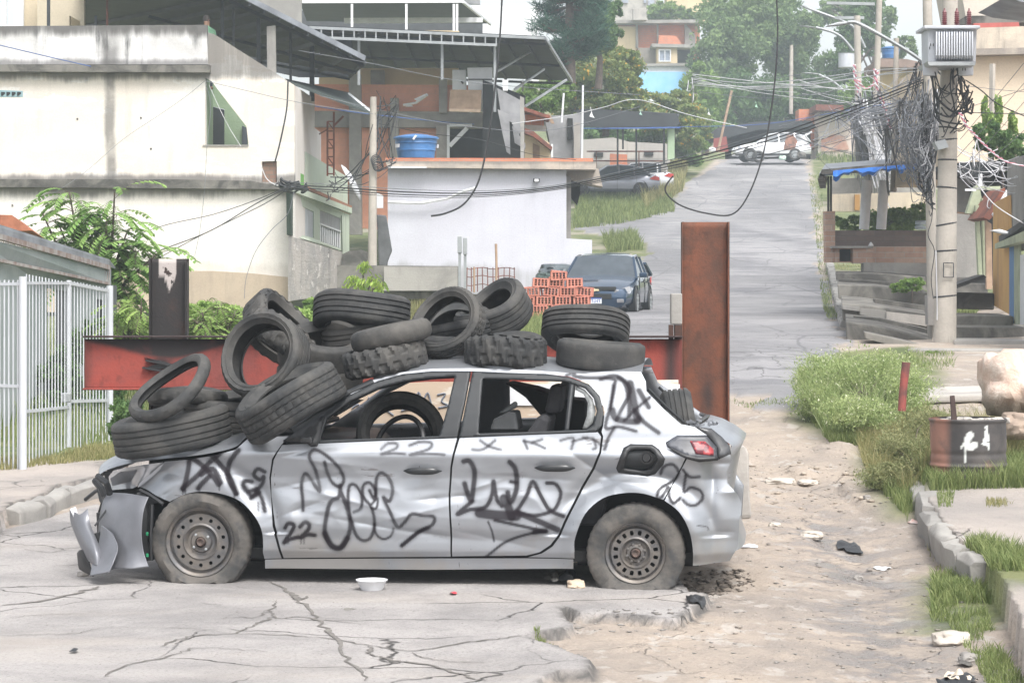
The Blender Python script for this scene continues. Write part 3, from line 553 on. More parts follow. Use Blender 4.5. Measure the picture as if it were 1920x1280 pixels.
# door handles
def handle(px0, py0, px1, py1):
    a_ = o2l(px0, py0); b_ = o2l(px1, py1); cx, cz = (a_[0] + b_[0]) / 2, (a_[1] + b_[1]) / 2; hl = abs(b_[0] - a_[0]) / 2; y0 = float(side_y(cx, cz)); V = []; n = 20; mb = MB()
    for i in range(n + 1):
        t_ = -1 + 2 * i / n; r_ = max(.002, .021 * (1 - abs(t_) ** 3.5)); bow = .028 * (1 - t_ ** 4)
        for k in range(8): q = k * math.pi / 4; V.append((cx + t_ * hl, y0 - .012 - bow + math.cos(q) * r_ * .5, cz + math.sin(q) * r_))
    mb.add(V, [(i * 8 + k, i * 8 + (k + 1) % 8, (i + 1) * 8 + (k + 1) % 8, (i + 1) * 8 + k) for i in range(n) for k in range(8)]).build('door_handle', M['gloss'], car, smooth=True)
    mb = MB(); mb.lathe([(0, -.001), (.9, -.001), (1, .0)], (0, 0, 0), 24)
    mb.v = [(cx - hl * .1 + v[0] * .075, y0 + .002 - v[2], cz + .018 + v[1] * .03) for v in mb.v]; mb.build('handle_recess', M['trim'], car, smooth=True)
handle(757, 883, 829, 881); handle(1002, 877, 1079, 876)
# hood, roof, tail, far side
def lxz(px, py, y=0.): return c2l(px, py, y)
hl_ = smooth_line([(*o2l(px, py), 0) for px, py in [(183, 889), (201, 880), (240, 873), (303, 864), (355, 859), (399, 852), (441, 841), (463, 821), (500, 800), (545, 790)]], 6)
def grid(name, rows, mat, parent, attrs=None, smooth=True):
    nr_, nc_ = len(rows), len(rows[0]); V = [p for r_ in rows for p in r_]; i_ = np.arange((nr_ - 1) * (nc_ - 1)); a_ = i_ // (nc_ - 1) * nc_ + i_ % (nc_ - 1)
    return np_mesh(name, V, np.stack([a_, a_ + 1, a_ + nc_ + 1, a_ + nc_], 1), mat, parent, smooth, attrs)
rows = []
for i, p in enumerate(hl_):
    ye = float(side_y(p.x, min(p.y, .86), False)) + .012; r_ = []; f_ = i / (len(hl_) - 1)
    for k in range(33):
        v = k / 32; ww = 1 - (2 * v - 1) ** 2; y = lerp(ye, CW - ye, v)
        z = p.y + .085 * ww ** .6 * min(1, .25 + f_ * 3) + (.012 if .12 < v < .88 else 0) + .03 * (vn(np.array([p.x * 3]), np.array([v * 5]), 2)[0] - .5)
        r_.append((p.x - .04 * ww * max(0, 1 - f_ * 1.5), y, z))
    rows.append(r_)
for k in range(33):   # nose of the hood turns down
    pass
rows.insert(0, [(x + .03, y, z - .035) for x, y, z in rows[0]])
grid('hood', rows, M['paint'], car)
rl = smooth_line([(*o2l(px, py), 0) for px, py in [(700, 713), (752, 699), (808, 692), (880, 690.5), (950, 692.5), (1000, 694.5), (1040, 697), (1095, 699), (1130, 698), (1170, 697), (1204, 697)]], 4)
rows = []
for i, p in enumerate(rl):
    ye = float(side_y(p.x, p.y, False)); f_ = i / (len(rl) - 1); rows.append([(p.x + .06 * (1 - (2 * k / 24 - 1) ** 2) * (1 - f_) - .12 * (f_ < .2) * (1 - (2 * k / 24 - 1) ** 2), lerp(ye, CW - ye, k / 24), p.y + .062 * (1 - abs(2 * k / 24 - 1) ** 2.6)) for k in range(25)])
grid('roof', rows, M['paint'], car)
car_panel('front_carrier', [(192, 884), (240, 876), (303, 867), (399, 856), (462, 826), (470, 870), (320, 935), (262, 950), (222, 935), (200, 915)], M['paint_under'], car, sp=.015, off=.035, dents=False, graf=False)
# windscreen with cracked glass leaning under the tyres
a0 = o2l(545, 805); a1 = o2l(700, 716)
t = NT('cracked_glass'); v_ = t.n('ShaderNodeTexVoronoi', {'Vector': t.pos(), 'Scale': 9.}, feature='DISTANCE_TO_EDGE').outputs[0]
t.out(t.mix(t.ramp(v_, 0, .02, 1, 0), (.03, .035, .04), (.5, .52, .54)), .12); M['crack'] = t.m
grid('windscreen', [[(lerp(a0[0], a1[0], f_) - .12 * (1 - (2 * k / 12 - 1) ** 2), lerp(.12 + f_ * .1, CW - .12 - f_ * .1, k / 12), lerp(a0[1], a1[1], f_) + .03 * (1 - (2 * k / 12 - 1) ** 2)) for k in range(13)] for f_ in (0, .2, .4)], M['crack'], car)
mb = MB(); mb.tube([(a0[0] + (a1[0] - a0[0]) * k / 10, .10 + .1 * k / 10, a0[1] + (a1[1] - a0[1]) * k / 10 + .02 * math.sin(k / 10 * 3.1)) for k in range(11)], .022, 8); mb.build('windscreen_pillar', M['gloss'], car, smooth=True)
mb = MB(); mb.bb(a0[0] - .22, a0[0] + .02, .1, CW - .1, a0[1] - .03, a0[1] + .0); mb.build('cowl', M['black'], car, bevel=.01)
# A-pillar silver strip above the frame
strip = [(545, 800), (600, 764), (650, 733), (662, 739), (605, 775), (552, 812)]
car_panel('pillar_strip', strip, M['gloss'], car, sp=.03, off=.015, dents=False, graf=False)
# rear: tailgate frame with missing glass
q0 = o2l(1209, 712); q1 = o2l(1300, 800); q2 = o2l(1366, 836); q3 = o2l(1370, 856)
M['tail_dark'] = simple('tailgate_dark', (.06, .062, .066), .25, .4, 4, bump=.05)
mb = MB()
for s in (0, 1):
    Y3 = [float(side_y(*o2l(px, py))) + .012 for px, py in ((1212, 732), (1246, 766), (1279, 795))]
    mb.tube([(o2l(px, py)[0] + .012, yy if s == 0 else CW - yy - .1, o2l(px, py)[1] + (.008 if s == 0 else -.03)) for (px, py), yy in zip(((1212, 732), (1246, 766), (1279, 795)), Y3)], .009, 8)
mb.tube([(q1[0], .16, q1[1]), (q1[0] + .06, CW / 2, q1[1] + .02), (q1[0], CW - .16, q1[1])], .015, 8)
mb.build('tailgate_frame', M['gloss'], car, smooth=True)
rows = []
for f_, zz_ in ((0, 0), (.35, 0), (.7, 0), (1, 0)):
    x = lerp(q1[0], q2[0], f_); z = lerp(q1[1], q2[1], f_) + .02 * math.sin(f_ * 3.1)
    rows.append([(x + .07 * (1 - (2 * k / 16 - 1) ** 4) + 0.02 * f_, lerp(.16 - .02 * f_, CW - .16 + .02 * f_, k / 16), z + .02 * (1 - (2 * k / 16 - 1) ** 2)) for k in range(17)])
rows.append([(x - .03, y, z - .07) for x, y, z in rows[-1]]); rows.append([(x - .05, y, z - .3) for x, y, z in rows[-1]]); rows.append([(x + .08, y, z - .25) for x, y, z in rows[-1]])
grid('tailgate', rows, M['paint'], car)
car_panel('tailgate_corner', [(1306, 800), (1334, 803), (1354, 819), (1368, 835), (1371, 850), (1348, 861), (1346, 840), (1327, 815)], M['tail_dark'], car, sp=.02, off=-.002, graf=False, thick=.03)
for i in range(9): 
    pass
mb = MB()
for i in range(14):
    a_ = o2l(1286 + i * 4.3 + random.uniform(-3, 3), 797 + random.uniform(-4, 6)); c_ = Vector((a_[0], .12 + random.random() * .12, a_[1] + .01)); mb.bar(c_, c_ + Vector((random.uniform(-.06, .06), random.uniform(-.05, .05), random.uniform(-.005, .03))), .008, .012)
mb.build('broken_trim', M['cable_grey'], car)
t = NT('lamp_red'); t.out(t.mix(t.ramp(t.noise(30, 2), .45, .55), (.32, .04, .045), (.12, .02, .03)), .35); M['lamp_red'] = t.m
M['lamp_smoke'] = simple('lamp_smoke', (.09, .095, .11), .38, .6, 6, bump=0)
tl = car_panel('tail_light', [(1248.5, 830), (1270, 816.5), (1325, 816.5), (1344, 838), (1346, 860), (1311, 863.5), (1288, 856), (1252, 836)], M['lamp_smoke'], car, sp=.02, off=-.012, dents=False, graf=False, thick=.02)
car_panel('red_lens', [(1294, 826), (1322, 827), (1338, 842), (1338, 853), (1305, 850)], M['lamp_red'], tl, sp=.02, off=-.018, dents=False, graf=False, thick=.004)
car_panel('lamp_rim', [(1250, 836), (1288, 852), (1311, 858), (1346, 856), (1346, 863), (1311, 866), (1286, 859)], M['black'], tl, sp=.02, off=-.02, dents=False, graf=False, thick=.01)
t = NT('headlamp'); t.out(t.mix(t.ramp(t.noise(2.5, 1, .4, vec=t.pos((3, 1, 1))), .42, .58), (.34, .35, .37), (.5, .51, .54)), .1, .5, Coat_Weight=1.); M['headlamp'] = t.m
M['lens_clear'] = simple('lens_clear', (.5, .51, .54), .15, .2, bump=0)
hlp = car_panel('headlight', [(203, 893), (212, 882), (232, 877), (268, 871), (307, 866), (282, 892), (262, 909), (249, 915), (224, 917), (205, 919)], M['headlamp'], car, sp=.01, off=-.004, dents=False, graf=False)
car_panel('lamp_bar', [(262, 905), (300, 873), (307, 868), (300, 880), (272, 905), (258, 914)], M['lens_clear'], hlp, sp=.01, off=-.012, dents=False, graf=False)
car_panel('lamp_bowl', [(206, 897), (225, 884), (256, 880), (244, 902), (210, 910)], M['lamp_smoke'], hlp, sp=.01, off=-.009, dents=False, graf=False)
# far side
mb = MB()
fw = [o2l(*p) for p in opF]; rw = [o2l(*p) for p in opR]
farO = [o2l(*p) for p in [(309, 865), (463, 821), (531, 822), (601, 777), (656, 738), (708, 712), (755, 699), (810, 692), (950, 694), (1067, 700), (1200, 699), (1212, 733), (1302, 800), (1345, 840), (1360, 905), (1388, 945), (1383, 1025), (1368, 1051), (1299, 1060)] + arcR[::-1][1:] + [(1076, 1064), (497, 1063)] + arcF[1:-4] + [(300, 935), (262, 912)]]
shr = lambda L, k=.93: (lambda c: [(c[0] + (x - c[0]) * k, c[1] + (z - c[1]) * k) for x, z in L])((sum(p[0] for p in L) / len(L), sum(p[1] for p in L) / len(L)))
car_panel('far_side', farO, M['paint'], car, [shr(fw, .96), shr(rw, .96)], sp=.06, far=True, dents=False, coords='lc', graf=False, thick=.02)
x0, x1 = fw[0][0], rw[-1][0]
mb = MB(); mb.bb(lxz(300, 0)[0], lxz(1340, 0)[0], .12, CW - .12, .14, .2); mb.bb(lxz(1200, 0)[0], lxz(1330, 0)[0], .2, CW - .2, .2, .62); mb.build('floor_pan', M['paint_under'], car)
mb = MB(); mb.bb(lxz(255, 0)[0], lxz(520, 0)[0], .3, CW - .3, .25, .74); mb.build('engine_block', M['paint_under'], car, bevel=.03)
for wx, wz in (WF, WR):
    for far in (0, 1):
        mb = MB(); Mx = Matrix.Rotation(R(90), 3, 'X'); mb.lathe([(.0, 0), (.385, 0), (.385, -.24)] , (wx, .32 if not far else CW - .32, wz + .03), 32, Mx if not far else Matrix.Rotation(R(-90), 3, 'X'), 0, 2 * math.pi)
        mb.v = [v if v[2] > .1 else (v[0], v[1], .1) for v in mb.v]
        mb.v = [(v[0], v[1] - (0 if not far else 0), v[2]) for v in mb.v]; mb.build('wheel_well', M['paint_under'], car, smooth=True)
# interior
M['seat'] = simple('seat_cloth', (.045, .045, .05), .9, .4, 8, bump=.2); M['seatg'] = simple('seat_grey', (.10, .105, .11), .85, .3, 8)
for yc in (.5, 1.24):
    sx, sz = lxz(960, 900); mb = MB()
    prof = [(sx - .42, .36), (sx - .05, .34), (sx + .02, .42), (sx + .16, .78), (sx + .2, .98), (sx + .14, 1.0), (sx + .04, .86), (sx - .08, .54), (sx - .42, .52)]
    mb.prism([(a_, yc - .24, b_) for a_, b_ in prof], (0, .48, 0)); mb.prism([(sx + .15, yc - .12, .99), (sx + .25, yc - .12, .99), (sx + .27, yc - .12, 1.16), (sx + .19, yc - .12, 1.17)], (0, .24, 0))
    mb.build('front_seat', M['seat'] if yc < 1 else M['seatg'], car, bevel=.03)
sx, sz = lxz(1120, 900); mb = MB(); mb.prism([(sx - .45, .2, .36), (sx, .2, .34), (sx + .16, .2, .92), (sx + .06, .2, .94), (sx - .1, .2, .52), (sx - .45, .2, .5)], (0, CW - .4, 0))
for yc in (.5, 1.24): mb.lathe([(0, -.09), (.07, -.08), (.1, 0), (.08, .08), (0, .1)], (sx + .13, yc, .99), 12)
mb.build('rear_bench', M['seat'], car, bevel=.03)
dx, dz = lxz(620, 830); mb = MB(); mb.prism([(dx - .3, .14, .5), (dx + .12, .14, .5), (dx + .16, .14, .74), (dx + .05, .14, .84), (dx - .3, .14, .84)], (0, CW - .28, 0)); mb.build('dashboard', M['black'], car, bevel=.03)
# sagging headliner seen in the rear window
h0 = lxz(945, 712, 1.1); pts = [(945, 717), (1000, 728), (1060, 748), (1100, 752), (1100, 800), (1085, 812), (1040, 812), (1010, 775), (985, 745)]
mb = MB(); mb.prism([(*(lambda q: (q[0], 1.0, q[1]))(lxz(px, py, 1.0)),) for px, py in pts], (0, .45, 0)); mb.build('sagging_headliner', M['paint_under'], car, bevel=.02)
mb = MB(); pts = [(918, 806), (925, 785), (952, 772), (966, 772), (972, 806)]; mb.prism([(lambda q: (q[0], .35, q[1]))(lxz(px, py, .35)) for px, py in pts], (0, .3, 0)); mb.build('torn_seat_panel', M['seatg'], car, bevel=.02)
mb = MB(); pts = [(935, 773), (965, 752), (970, 756), (968, 764), (945, 776)]; mb.prism([(lambda q: (q[0], .7, q[1]))(lxz(px, py, .7)) for px, py in pts], (0, .05, 0)); mb.build('seat_belt_anchor', M['steel'], car, bevel=.01)
swc = lxz(748, 812, .45); mb = MB(); Mx = Matrix.Rotation(R(68), 3, 'Y') @ Matrix.Rotation(R(0), 3, 'X')
Mx = Matrix.Rotation(R(-35), 3, 'Z') @ Matrix.Rotation(R(70), 3, 'X')
mb.lathe([(.19 + .016 * math.cos(q), .016 * math.sin(q)) for q in np.linspace(0, 2 * math.pi, 9)], (swc[0], .45, swc[1] - .08), 32, Mx)
mb.build('steering_wheel', M['black'], car, smooth=True)
mb = MB(); c_ = lxz(497 + 0, 0); ms = lxz(665, 796, CW); mb.box((ms[0], CW + .06, ms[1] + .02), (.05, .16, .09)); mb.build('far_mirror', M['gloss'], car, bevel=.015)
# torn front bumper
def sheet(name, ptsy, mat, parent, th=.006, n=1, bulge=0.):
    """outline points (px, py, y in car coordinates) -> bent sheet of painted plastic"""
    loc = []
    for px, py, y in ptsy: x, z = c2l(px, py, y); loc.append((x, y, z))
    c_ = Vector((sum(p[0] for p in loc), sum(p[1] for p in loc), sum(p[2] for p in loc))) / len(loc); c_.y -= bulge
    b = bmesh.new(); vs = [b.verts.new(p) for p in loc]; cv = b.verts.new(c_); [b.faces.new((vs[i], vs[(i + 1) % len(vs)], cv)) for i in range(len(vs))]
    bmesh.ops.subdivide_edges(b, edges=b.edges, cuts=3, use_grid_fill=True); 
    me = bpy.data.meshes.new(name); b.to_mesh(me); b.free(); o = link(name, me, mat, parent, True)
    s_ = o.modifiers.new('s', 'SOLIDIFY'); s_.thickness = th; return o
M['bump'] = simple('bumper_paint', (.21, .215, .235), .42, .3, 3, metal=.4, bump=.04)
def gridpx(name, rows, mat, n=8, th=.006):
    R_ = []
    for r_ in rows:
        L = []
        for px, py, y in r_: x, z = c2l(px, py, y); L.append((x, y, z))
        R_.append([tuple(v) for v in smooth_line(L, n)])
    cols = list(zip(*R_)); out = [[tuple(v) for v in smooth_line(list(c__), n)] for c__ in cols]
    o = grid(name, out, mat, car); s_ = o.modifiers.new('s', 'SOLIDIFY'); s_.thickness = th; s_.offset = 1; return o
fb = gridpx('front_bumper', [[(203, 924, .3), (236, 925, .12), (262, 929, .03), (279, 932, .0)], [(192, 947, .26), (226, 950, .08), (254, 955, -.02), (270, 957, -.04)], [(186, 987, .24), (216, 990, .06), (246, 995, -.04), (266, 998, -.07)],
                         [(184, 1032, .16), (216, 1030, .02), (246, 1032, -.06), (270, 1034, -.08)], [(186, 1070, .02), (224, 1066, -.08), (250, 1066, -.11), (279, 1062, -.09)]], M['bump'])
gridpx('bumper_flap', [[(192, 985, .16), (200, 990, .08), (212, 1000, .02)], [(186, 1020, .1), (205, 1022, .0), (222, 1026, -.06)], [(176, 1050, .02), (200, 1056, -.08), (215, 1050, -.14)], [(170, 1080, -.06), (188, 1076, -.14), (206, 1072, -.16)]], M['bump'])
gridpx('bumper_shard', [[(132, 955, .3), (142, 960, .25), (152, 964, .2), (165, 953, .2)], [(134, 978, .28), (146, 982, .2), (160, 984, .14), (169, 984, .16)], [(142, 1000, .22), (156, 1004, .12), (172, 1008, .06), (180, 1012, .1)], [(152, 1024, .16), (166, 1030, .04), (180, 1036, -.02), (190, 1040, .02)], [(166, 1050, .1), (175, 1056, .0), (182, 1060, -.04), (188, 1062, -.02)]], M['bump'])
gridpx('bumper_beam', [[(146, 1036, .2), (152, 1030, .14), (164, 1034, .1)], [(148, 1058, .2), (158, 1056, .12), (170, 1060, .08)], [(150, 1066, .2), (168, 1076, .12), (176, 1080, .06)]], M['black'])
mb = MB()
for pts, r_ in [([(183, 892, .2), (200, 905, .15), (206, 925, .2)], .02), ([(178, 900, .35), (190, 915, .3), (196, 930, .3)], .022), ([(186, 912, .5), (192, 938, .45), (206, 950, .4)], .02), ([(160, 936, .7), (180, 920, .6), (196, 915, .5)], .012),
                ([(262, 918, .1), (285, 930, .08), (306, 945, .06)], .011), ([(262, 925, .15), (272, 960, .12), (272, 1010, .12), (280, 1050, .12)], .035), ([(285, 945, .05), (283, 1000, .04), (284, 1050, .05)], .012), ([(196, 960, .4), (198, 1010, .4), (205, 1040, .35)], .05), ([(182, 998, .2), (190, 1030, .2), (198, 1050, .2)], .025), ([(196, 940, .5), (240, 960, .5), (270, 960, .5)], .09), ([(196, 1000, .5), (240, 1010, .5), (275, 1010, .5)], .09), ([(178, 985, .12), (200, 955, .2)], .006)]:
    mb.tube([(lambda q, y: (q[0], y, q[1]))(c2l(px, py, y), y) for px, py, y in pts], r_, 7)
mb.build('grille_remains', M['black'], car, smooth=40)
gridpx('white_bracket', [[(131, 954, .26), (142, 950, .27)], [(139, 972, .25), (147, 968, .26)]], M['white'], 2)
mb = MB()
M['clip'] = simple('clip_green', (.03, .35, .16), .5, .1, bump=0)
for px, py in ((277, 1000), (277, 1040), (184, 1054)): q = c2l(px, py, .07); mb = MB(); mb.lathe([(0, -.012), (.009, -.008), (.009, .008), (0, .012)], (q[0], .06, q[1]), 8); mb.build('green_clip', M['clip'], car)

# wheels
t = NT('tyre_rubber'); n_ = t.noise(7, 6, .65); rb = t.mix(t.ramp(n_, .4, .72), (.024, .026, .028), (.062, .061, .058)); rb = t.mix(t.ramp(t.noise(2.2, 5), .6, .75, 0, .5), rb, (.12, .11, .095)); rb = t.mix(t.ramp(t.noise(45, 3, .7), .6, .75, 0, .3), rb, (.11, .105, .10)); oi = t.n('ShaderNodeObjectInfo').outputs['Random']; rb = t.mix(t.math('MULTIPLY', oi, t.ramp(t.noise(3, 6, .7), .3, .7, .1, .8)), rb, (.105, .098, .088))
t.out(rb, .72, Specular_IOR_Level=.35); t.bump(t.math('ADD', t.noise(60, 5, .7), t.math('MULTIPLY', n_, 2.)), .3, .006); M['rubber'] = t.m
t = NT('dirty_tyre'); n_ = t.noise(5, 6, .65); rb = t.mix(t.ramp(n_, .35, .62), (.04, .04, .039), (.11, .10, .09)); rb = t.mix(t.ramp(t.noise(9, 5), .52, .7, 0, .8), rb, (.05, .052, .055))
t.out(rb, .85); t.bump(t.noise(40, 5), .3, .01); M['rubber_dirty'] = t.m
M['rim'] = simple('steel_wheel', (.10, .10, .105), .5, .5, 9, metal=.4, c2=(.17, .15, .13), bump=.2)
M['hub'] = simple('rusty_hub', (.11, .07, .055), .8, .5, 20, c2=(.07, .055, .05))
def wheel(cx_, cz_, R0, rr, holes, square, ground_l, far=False, tilt=0., dirt=True):
    yb = .02 if not far else CW - .02; s = 1 if not far else -1
    wobj = bpy.data.objects.new('wheel', None); col.objects.link(wobj); wobj.parent = car; wobj.empty_display_size = .2
    def C(v): return (cx_ + v[0], yb + s * v[1], cz_ + v[2])     # v: x, depth inward, z
    Wd = .19; prof = []
    for r_, d_ in [(rr + .003, .012), (rr + .018, .0), (rr + (R0 - rr) * .45, -.008), (R0 * .93, .004), (R0 * .975, .014), (R0, .035), (R0 * 1.004, Wd / 2), (R0, Wd - .035), (R0 * .975, Wd - .014), (R0 * .93, Wd - .004), (rr + .02, Wd), (rr, Wd - .02)]: prof.append((r_, d_))
    n = 120; V = []; pl = len(prof)
    for k in range(n):
        q = 2 * math.pi * k / n
        for j, (r_, d_) in enumerate(prof):
            if 3 <= j <= 5: d_ = d_ + (.004 if k % 3 == 0 else 0)
            if j in (5, 6, 7) : r_ = r_ - (.004 if k % 3 == 0 else 0)
            x, z = r_ * math.cos(q), r_ * math.sin(q); d2 = d_
            zl = ground_l - cz_ + .008
            if z < zl + .05:
                ex = max(0, zl + .05 - z); k2 = ex / .15; fl = zl + max(0, .05 * math.exp(-ex / .05)) * .6
                z = max(z, zl)
                if j < 5: d2 = d_ - .055 * min(1, k2 * 2.2) * math.sin(min(1, max(0, (r_ - rr) / (R0 - rr))) * math.pi) * (1 + .3 * math.sin(q * 9))
                x *= 1 + .26 * min(1, k2)
            else:
                d2 = d_ + (.0 if j > 4 else -.006 * math.sin(q * 5 + 1) * math.sin(min(1, max(0, (r_ - rr) / (R0 - rr))) * math.pi))
            V.append(C((x, d2, z)))
    Fc = [(k * pl + i, ((k + 1) % n) * pl + i, ((k + 1) % n) * pl + i + 1, k * pl + i + 1) for k in range(n) for i in range(pl - 1)]
    MB().add(V, Fc).build('tyre', M['rubber_dirty' if dirt else 'rubber'], wobj, smooth=40)
    mb = MB(); rp = [(rr + .004, .0), (rr + .006, .01), (rr - .004, .014), (rr - .012, .022), (rr - .016, .05), (rr * .83, .055)]
    def L(prof_): 
        m_ = MB(); m_.lathe([(a_, b_) for a_, b_ in prof_], (0, 0, 0), 48); mb.add([C((v[0], v[2], v[1])) for v in m_.v], m_.f)
    L(rp); ro, ri = rr * .83, rr * .56
    L([(ri, .03), (ri - .01, .024), (ri * .72, .05), (ri * .60, .05), (ri * .52, .035), (.034, .032), (.032, .02)])
    m_ = MB(); ring = lambda r_, n_=64: [(r_ * math.cos(2 * math.pi * k / n_), r_ * math.sin(2 * math.pi * k / n_), .0) for k in range(n_)]
    hs_ = []; rm = (ro + ri) / 2
    for k in range(holes):
        a_ = 2 * math.pi * (k + .5) / holes; hw, hh = (.0105, .0135) if square else (.0115, .0115); c__ = Vector((rm * math.cos(a_), rm * math.sin(a_), 0)); pts = []
        for q in range(12):
            u = math.cos(q * math.pi / 6); v = math.sin(q * math.pi / 6)
            if square: u = math.copysign(min(1, abs(u) * 1.3), u); v = math.copysign(min(1, abs(v) * 1.3), v)
            pts.append(tuple(c__ + Vector((-math.sin(a_), math.cos(a_), 0)) * u * hw + Vector((math.cos(a_), math.sin(a_), 0)) * v * hh))
        hs_.append(pts)
    m3 = MB(); m_ = MB(); m_.prism(ring(ro + .002), (0, 0, .006), [ring(ri - .002, 48)] + hs_)
    m3.add([C((v[0], .03 + v[2] + 0, v[1])) for v in m_.v], m_.f); m3.build('rim_plate', M['rim'], wobj)
    mb.build('rim', M['rim'], wobj, smooth=35)
    mb = MB(); m_ = MB(); m_.lathe([(0, .02), (.012, .018), (.02, .01), (.028, .022), (.03, .04)], (0, 0, 0), 20); mb.add([C((v[0], v[2], v[1])) for v in m_.v], m_.f); mb.build('hub', M['hub'], wobj, smooth=True)
    for k in range(4 if not square else 8):
        mb = MB()
        a_ = 2 * math.pi * (k + .4) / (4 if not square else 8); m_ = MB(); m_.lathe([(0, .026), (.008, .028), (.009, .045)], (0, 0, 0), 6); mb.add([C((v[0] + .052 * math.cos(a_), v[2], v[1] + .052 * math.sin(a_))) for v in m_.v], m_.f); mb.build('wheel_nut', M['rim'] if square else M['steel'], wobj)
    pass
    mb = MB(); m_ = MB(); m_.lathe([(0, .1), (rr * .98, .1)], (0, 0, 0), 32); mb.add([C((v[0], v[2], v[1])) for v in m_.v], m_.f); mb.build('brake_disc', M['paint_under'], wobj)
wheel(WF[0], WF[1], .298, .198, 14, False, lxz(373, 1095)[1]); wheel(WR[0], WR[1], .288, .170, 16, True, lxz(1190, 1107)[1])
wheel(WF[0], WF[1] + .02, .298, .198, 14, False, 0, far=True); wheel(WR[0], WR[1] + .02, .29, .17, 16, True, 0, far=True)
# ------------------------------------------------------------------ tyres
def tyre_mesh(Rr, r, w_, style='rib', seed=0):
    h = w_ / 2; P_ = []
    if style == 'moto': base = [(r, h * .45), (r + .012, h * .75), ((r + Rr) / 2, h), (Rr - .02, h * .85), (Rr - .004, h * .5), (Rr, 0)]
    else: base = [(r, h * .62), (r + .012, h * .74), (r + (Rr - r) * .30, h * .93), (r + (Rr - r) * .34, h * .97), (r + (Rr - r) * .38, h * .94), (r + (Rr - r) * .62, h), (r + (Rr - r) * .68, h * 1.03), (r + (Rr - r) * .72, h * .985), (Rr - .022, h * .95), (Rr - .008, h * .86), (Rr - .001, h * .74)]
    left = [(a_, b_, 'w') for a_, b_ in base]; tread = []
    if style in ('rib', 'block'):
        g = [.52, .2, -.2, -.52]; 
        for c_ in g: tread += [(Rr, c_ * h + .006, 't'), (Rr - .009, c_ * h + .004, 'g'), (Rr - .009, c_ * h - .004, 'g'), (Rr, c_ * h - .006, 't')]
    elif style == 'knob': tread = [(Rr, c_ * h, 't') for c_ in (.6, .45, .3, .15, 0, -.15, -.3, -.45, -.6)]
    elif style == 'bald': tread = [(Rr, .4 * h, 't'), (Rr + .001, 0, 't'), (Rr, -.4 * h, 't')]
    right = [(a_, -b_, k) for a_, b_, k in left[::-1]]
    if style == 'moto': right = right[1:]
    outer = left + tread + right; inner = [(r + .004, -h * .5), (r + .02, -h * .66), (r + (Rr - r) * .5, -h * .86), (Rr - .028, -h * .7), (Rr - .02, 0), (Rr - .028, h * .7), (r + (Rr - r) * .5, h * .86), (r + .02, h * .66), (r + .004, h * .5)]
    prof = outer + [(a_, b_, 'i') for a_, b_ in inner]; pl = len(prof); n = 144 if style in ('knob', 'block') else 96; V = []
    rs = np.random.default_rng(seed); ov = rs.uniform(-.026, .026, 3)
    for k in range(n):
        q = 2 * math.pi * k / n; o_ = 1 + ov[0] * math.cos(2 * q + seed) + ov[1] * .5 * math.cos(3 * q + 1)
        for i, (r_, z_, kd) in enumerate(prof):
            dr = 0
            if style == 'knob' and kd in 'tw' and r_ > Rr - .03:
                lug = ((k + (2 if z_ > 0 else -2) * abs(z_) / h * 2) % 8) < 4; side = abs(z_) > h * .25
                if lug and side: dr = -.018 if abs(z_) > h * .7 else -.013
                elif (k % 4 == 0): dr = -.004
            if style == 'block' and kd == 't' and (k + int(z_ / h * 3)) % 4 == 0: dr = -.006
            if style == 'moto' and kd == 'w' and r_ > Rr - .03 and (k + int(abs(z_) * 150)) % 5 == 0: dr = -.005
            if style in ('block', 'rib') and kd == 'w' and Rr - .03 < r_ < Rr and k % 3 == 0: dr = -.003
            rr_ = (r_ + dr) * o_; V.append((rr_ * math.cos(q), rr_ * math.sin(q), z_ + ov[2] * .8 * math.sin(q * 2 + seed)))
    i_ = [(k * pl + i, ((k + 1) % n) * pl + i, ((k + 1) % n) * pl + (i + 1) % pl, k * pl + (i + 1) % pl) for k in range(n) for i in range(pl)]
    me = bpy.data.meshes.new('tyre'); me.from_pydata(V, [], i_); b = bmesh.new(); b.from_mesh(me); bmesh.ops.recalc_face_normals(b, faces=b.faces); b.to_mesh(me); b.free()
    me.materials.append(M['rubber'])
    for p in me.polygons: p.use_smooth = True
    me.set_sharp_from_angle(angle=R(38)); return me
def tyre(px, py, Y, Rr, r, w_, axis, label, style='rib', group='tyres piled on the wrecked car', roll=0.):
    o = bpy.data.objects.new('old_tyre', tyre_mesh(Rr, r, w_, style, int(px))); col.objects.link(o); o.location = P(px, py, Y)
    a_ = Vector(axis).normalized(); q = a_.to_track_quat('Z', 'X'); o.rotation_euler = (q @ Quaternion((0, 0, 1), roll)).to_euler()
    return tag(o, label, 'tyre', group)
# axis: unit vector of the wheel axis in world space (x right, y away, z up)
tyre(321, 807, 15.45, .355, .215, .215, (-.17, -.06, 1), 'big ribbed car tyre lying on the hood, lowest of the left heap', 'rib')
tyre(352, 743, 15.75, .25, .16, .10, (.02, .02, 1), 'thin dark tyre lying flat behind the leaning motorcycle tyre', 'moto')
tyre(320, 728, 15.3, .285, .215, .085, (-.45, -.36, .68), 'slim motorcycle tyre leaning over the hood tyre, its hole open to the front', 'moto')
tyre(432, 775, 15.8, .30, .18, .2, (-.05, -.1, 1), 'black tyre wedged between the hood tyre and the windscreen', 'rib')
tyre(497, 671, 15.5, .272, .198, .2, (-.42, -.82, .36), 'worn tyre standing on edge above the windscreen, facing the street with its inside showing', 'rib')
tyre(528, 640, 16.0, .24, .15, .20, (.55, .25, .8), 'chunky tyre behind the standing tyre, seen through its hole and above it', 'knob')
tyre(522, 612, 16.35, .25, .16, .2, (.5, -.25, .45), 'knobbly tyre on top of the heap behind the standing tyre', 'knob')
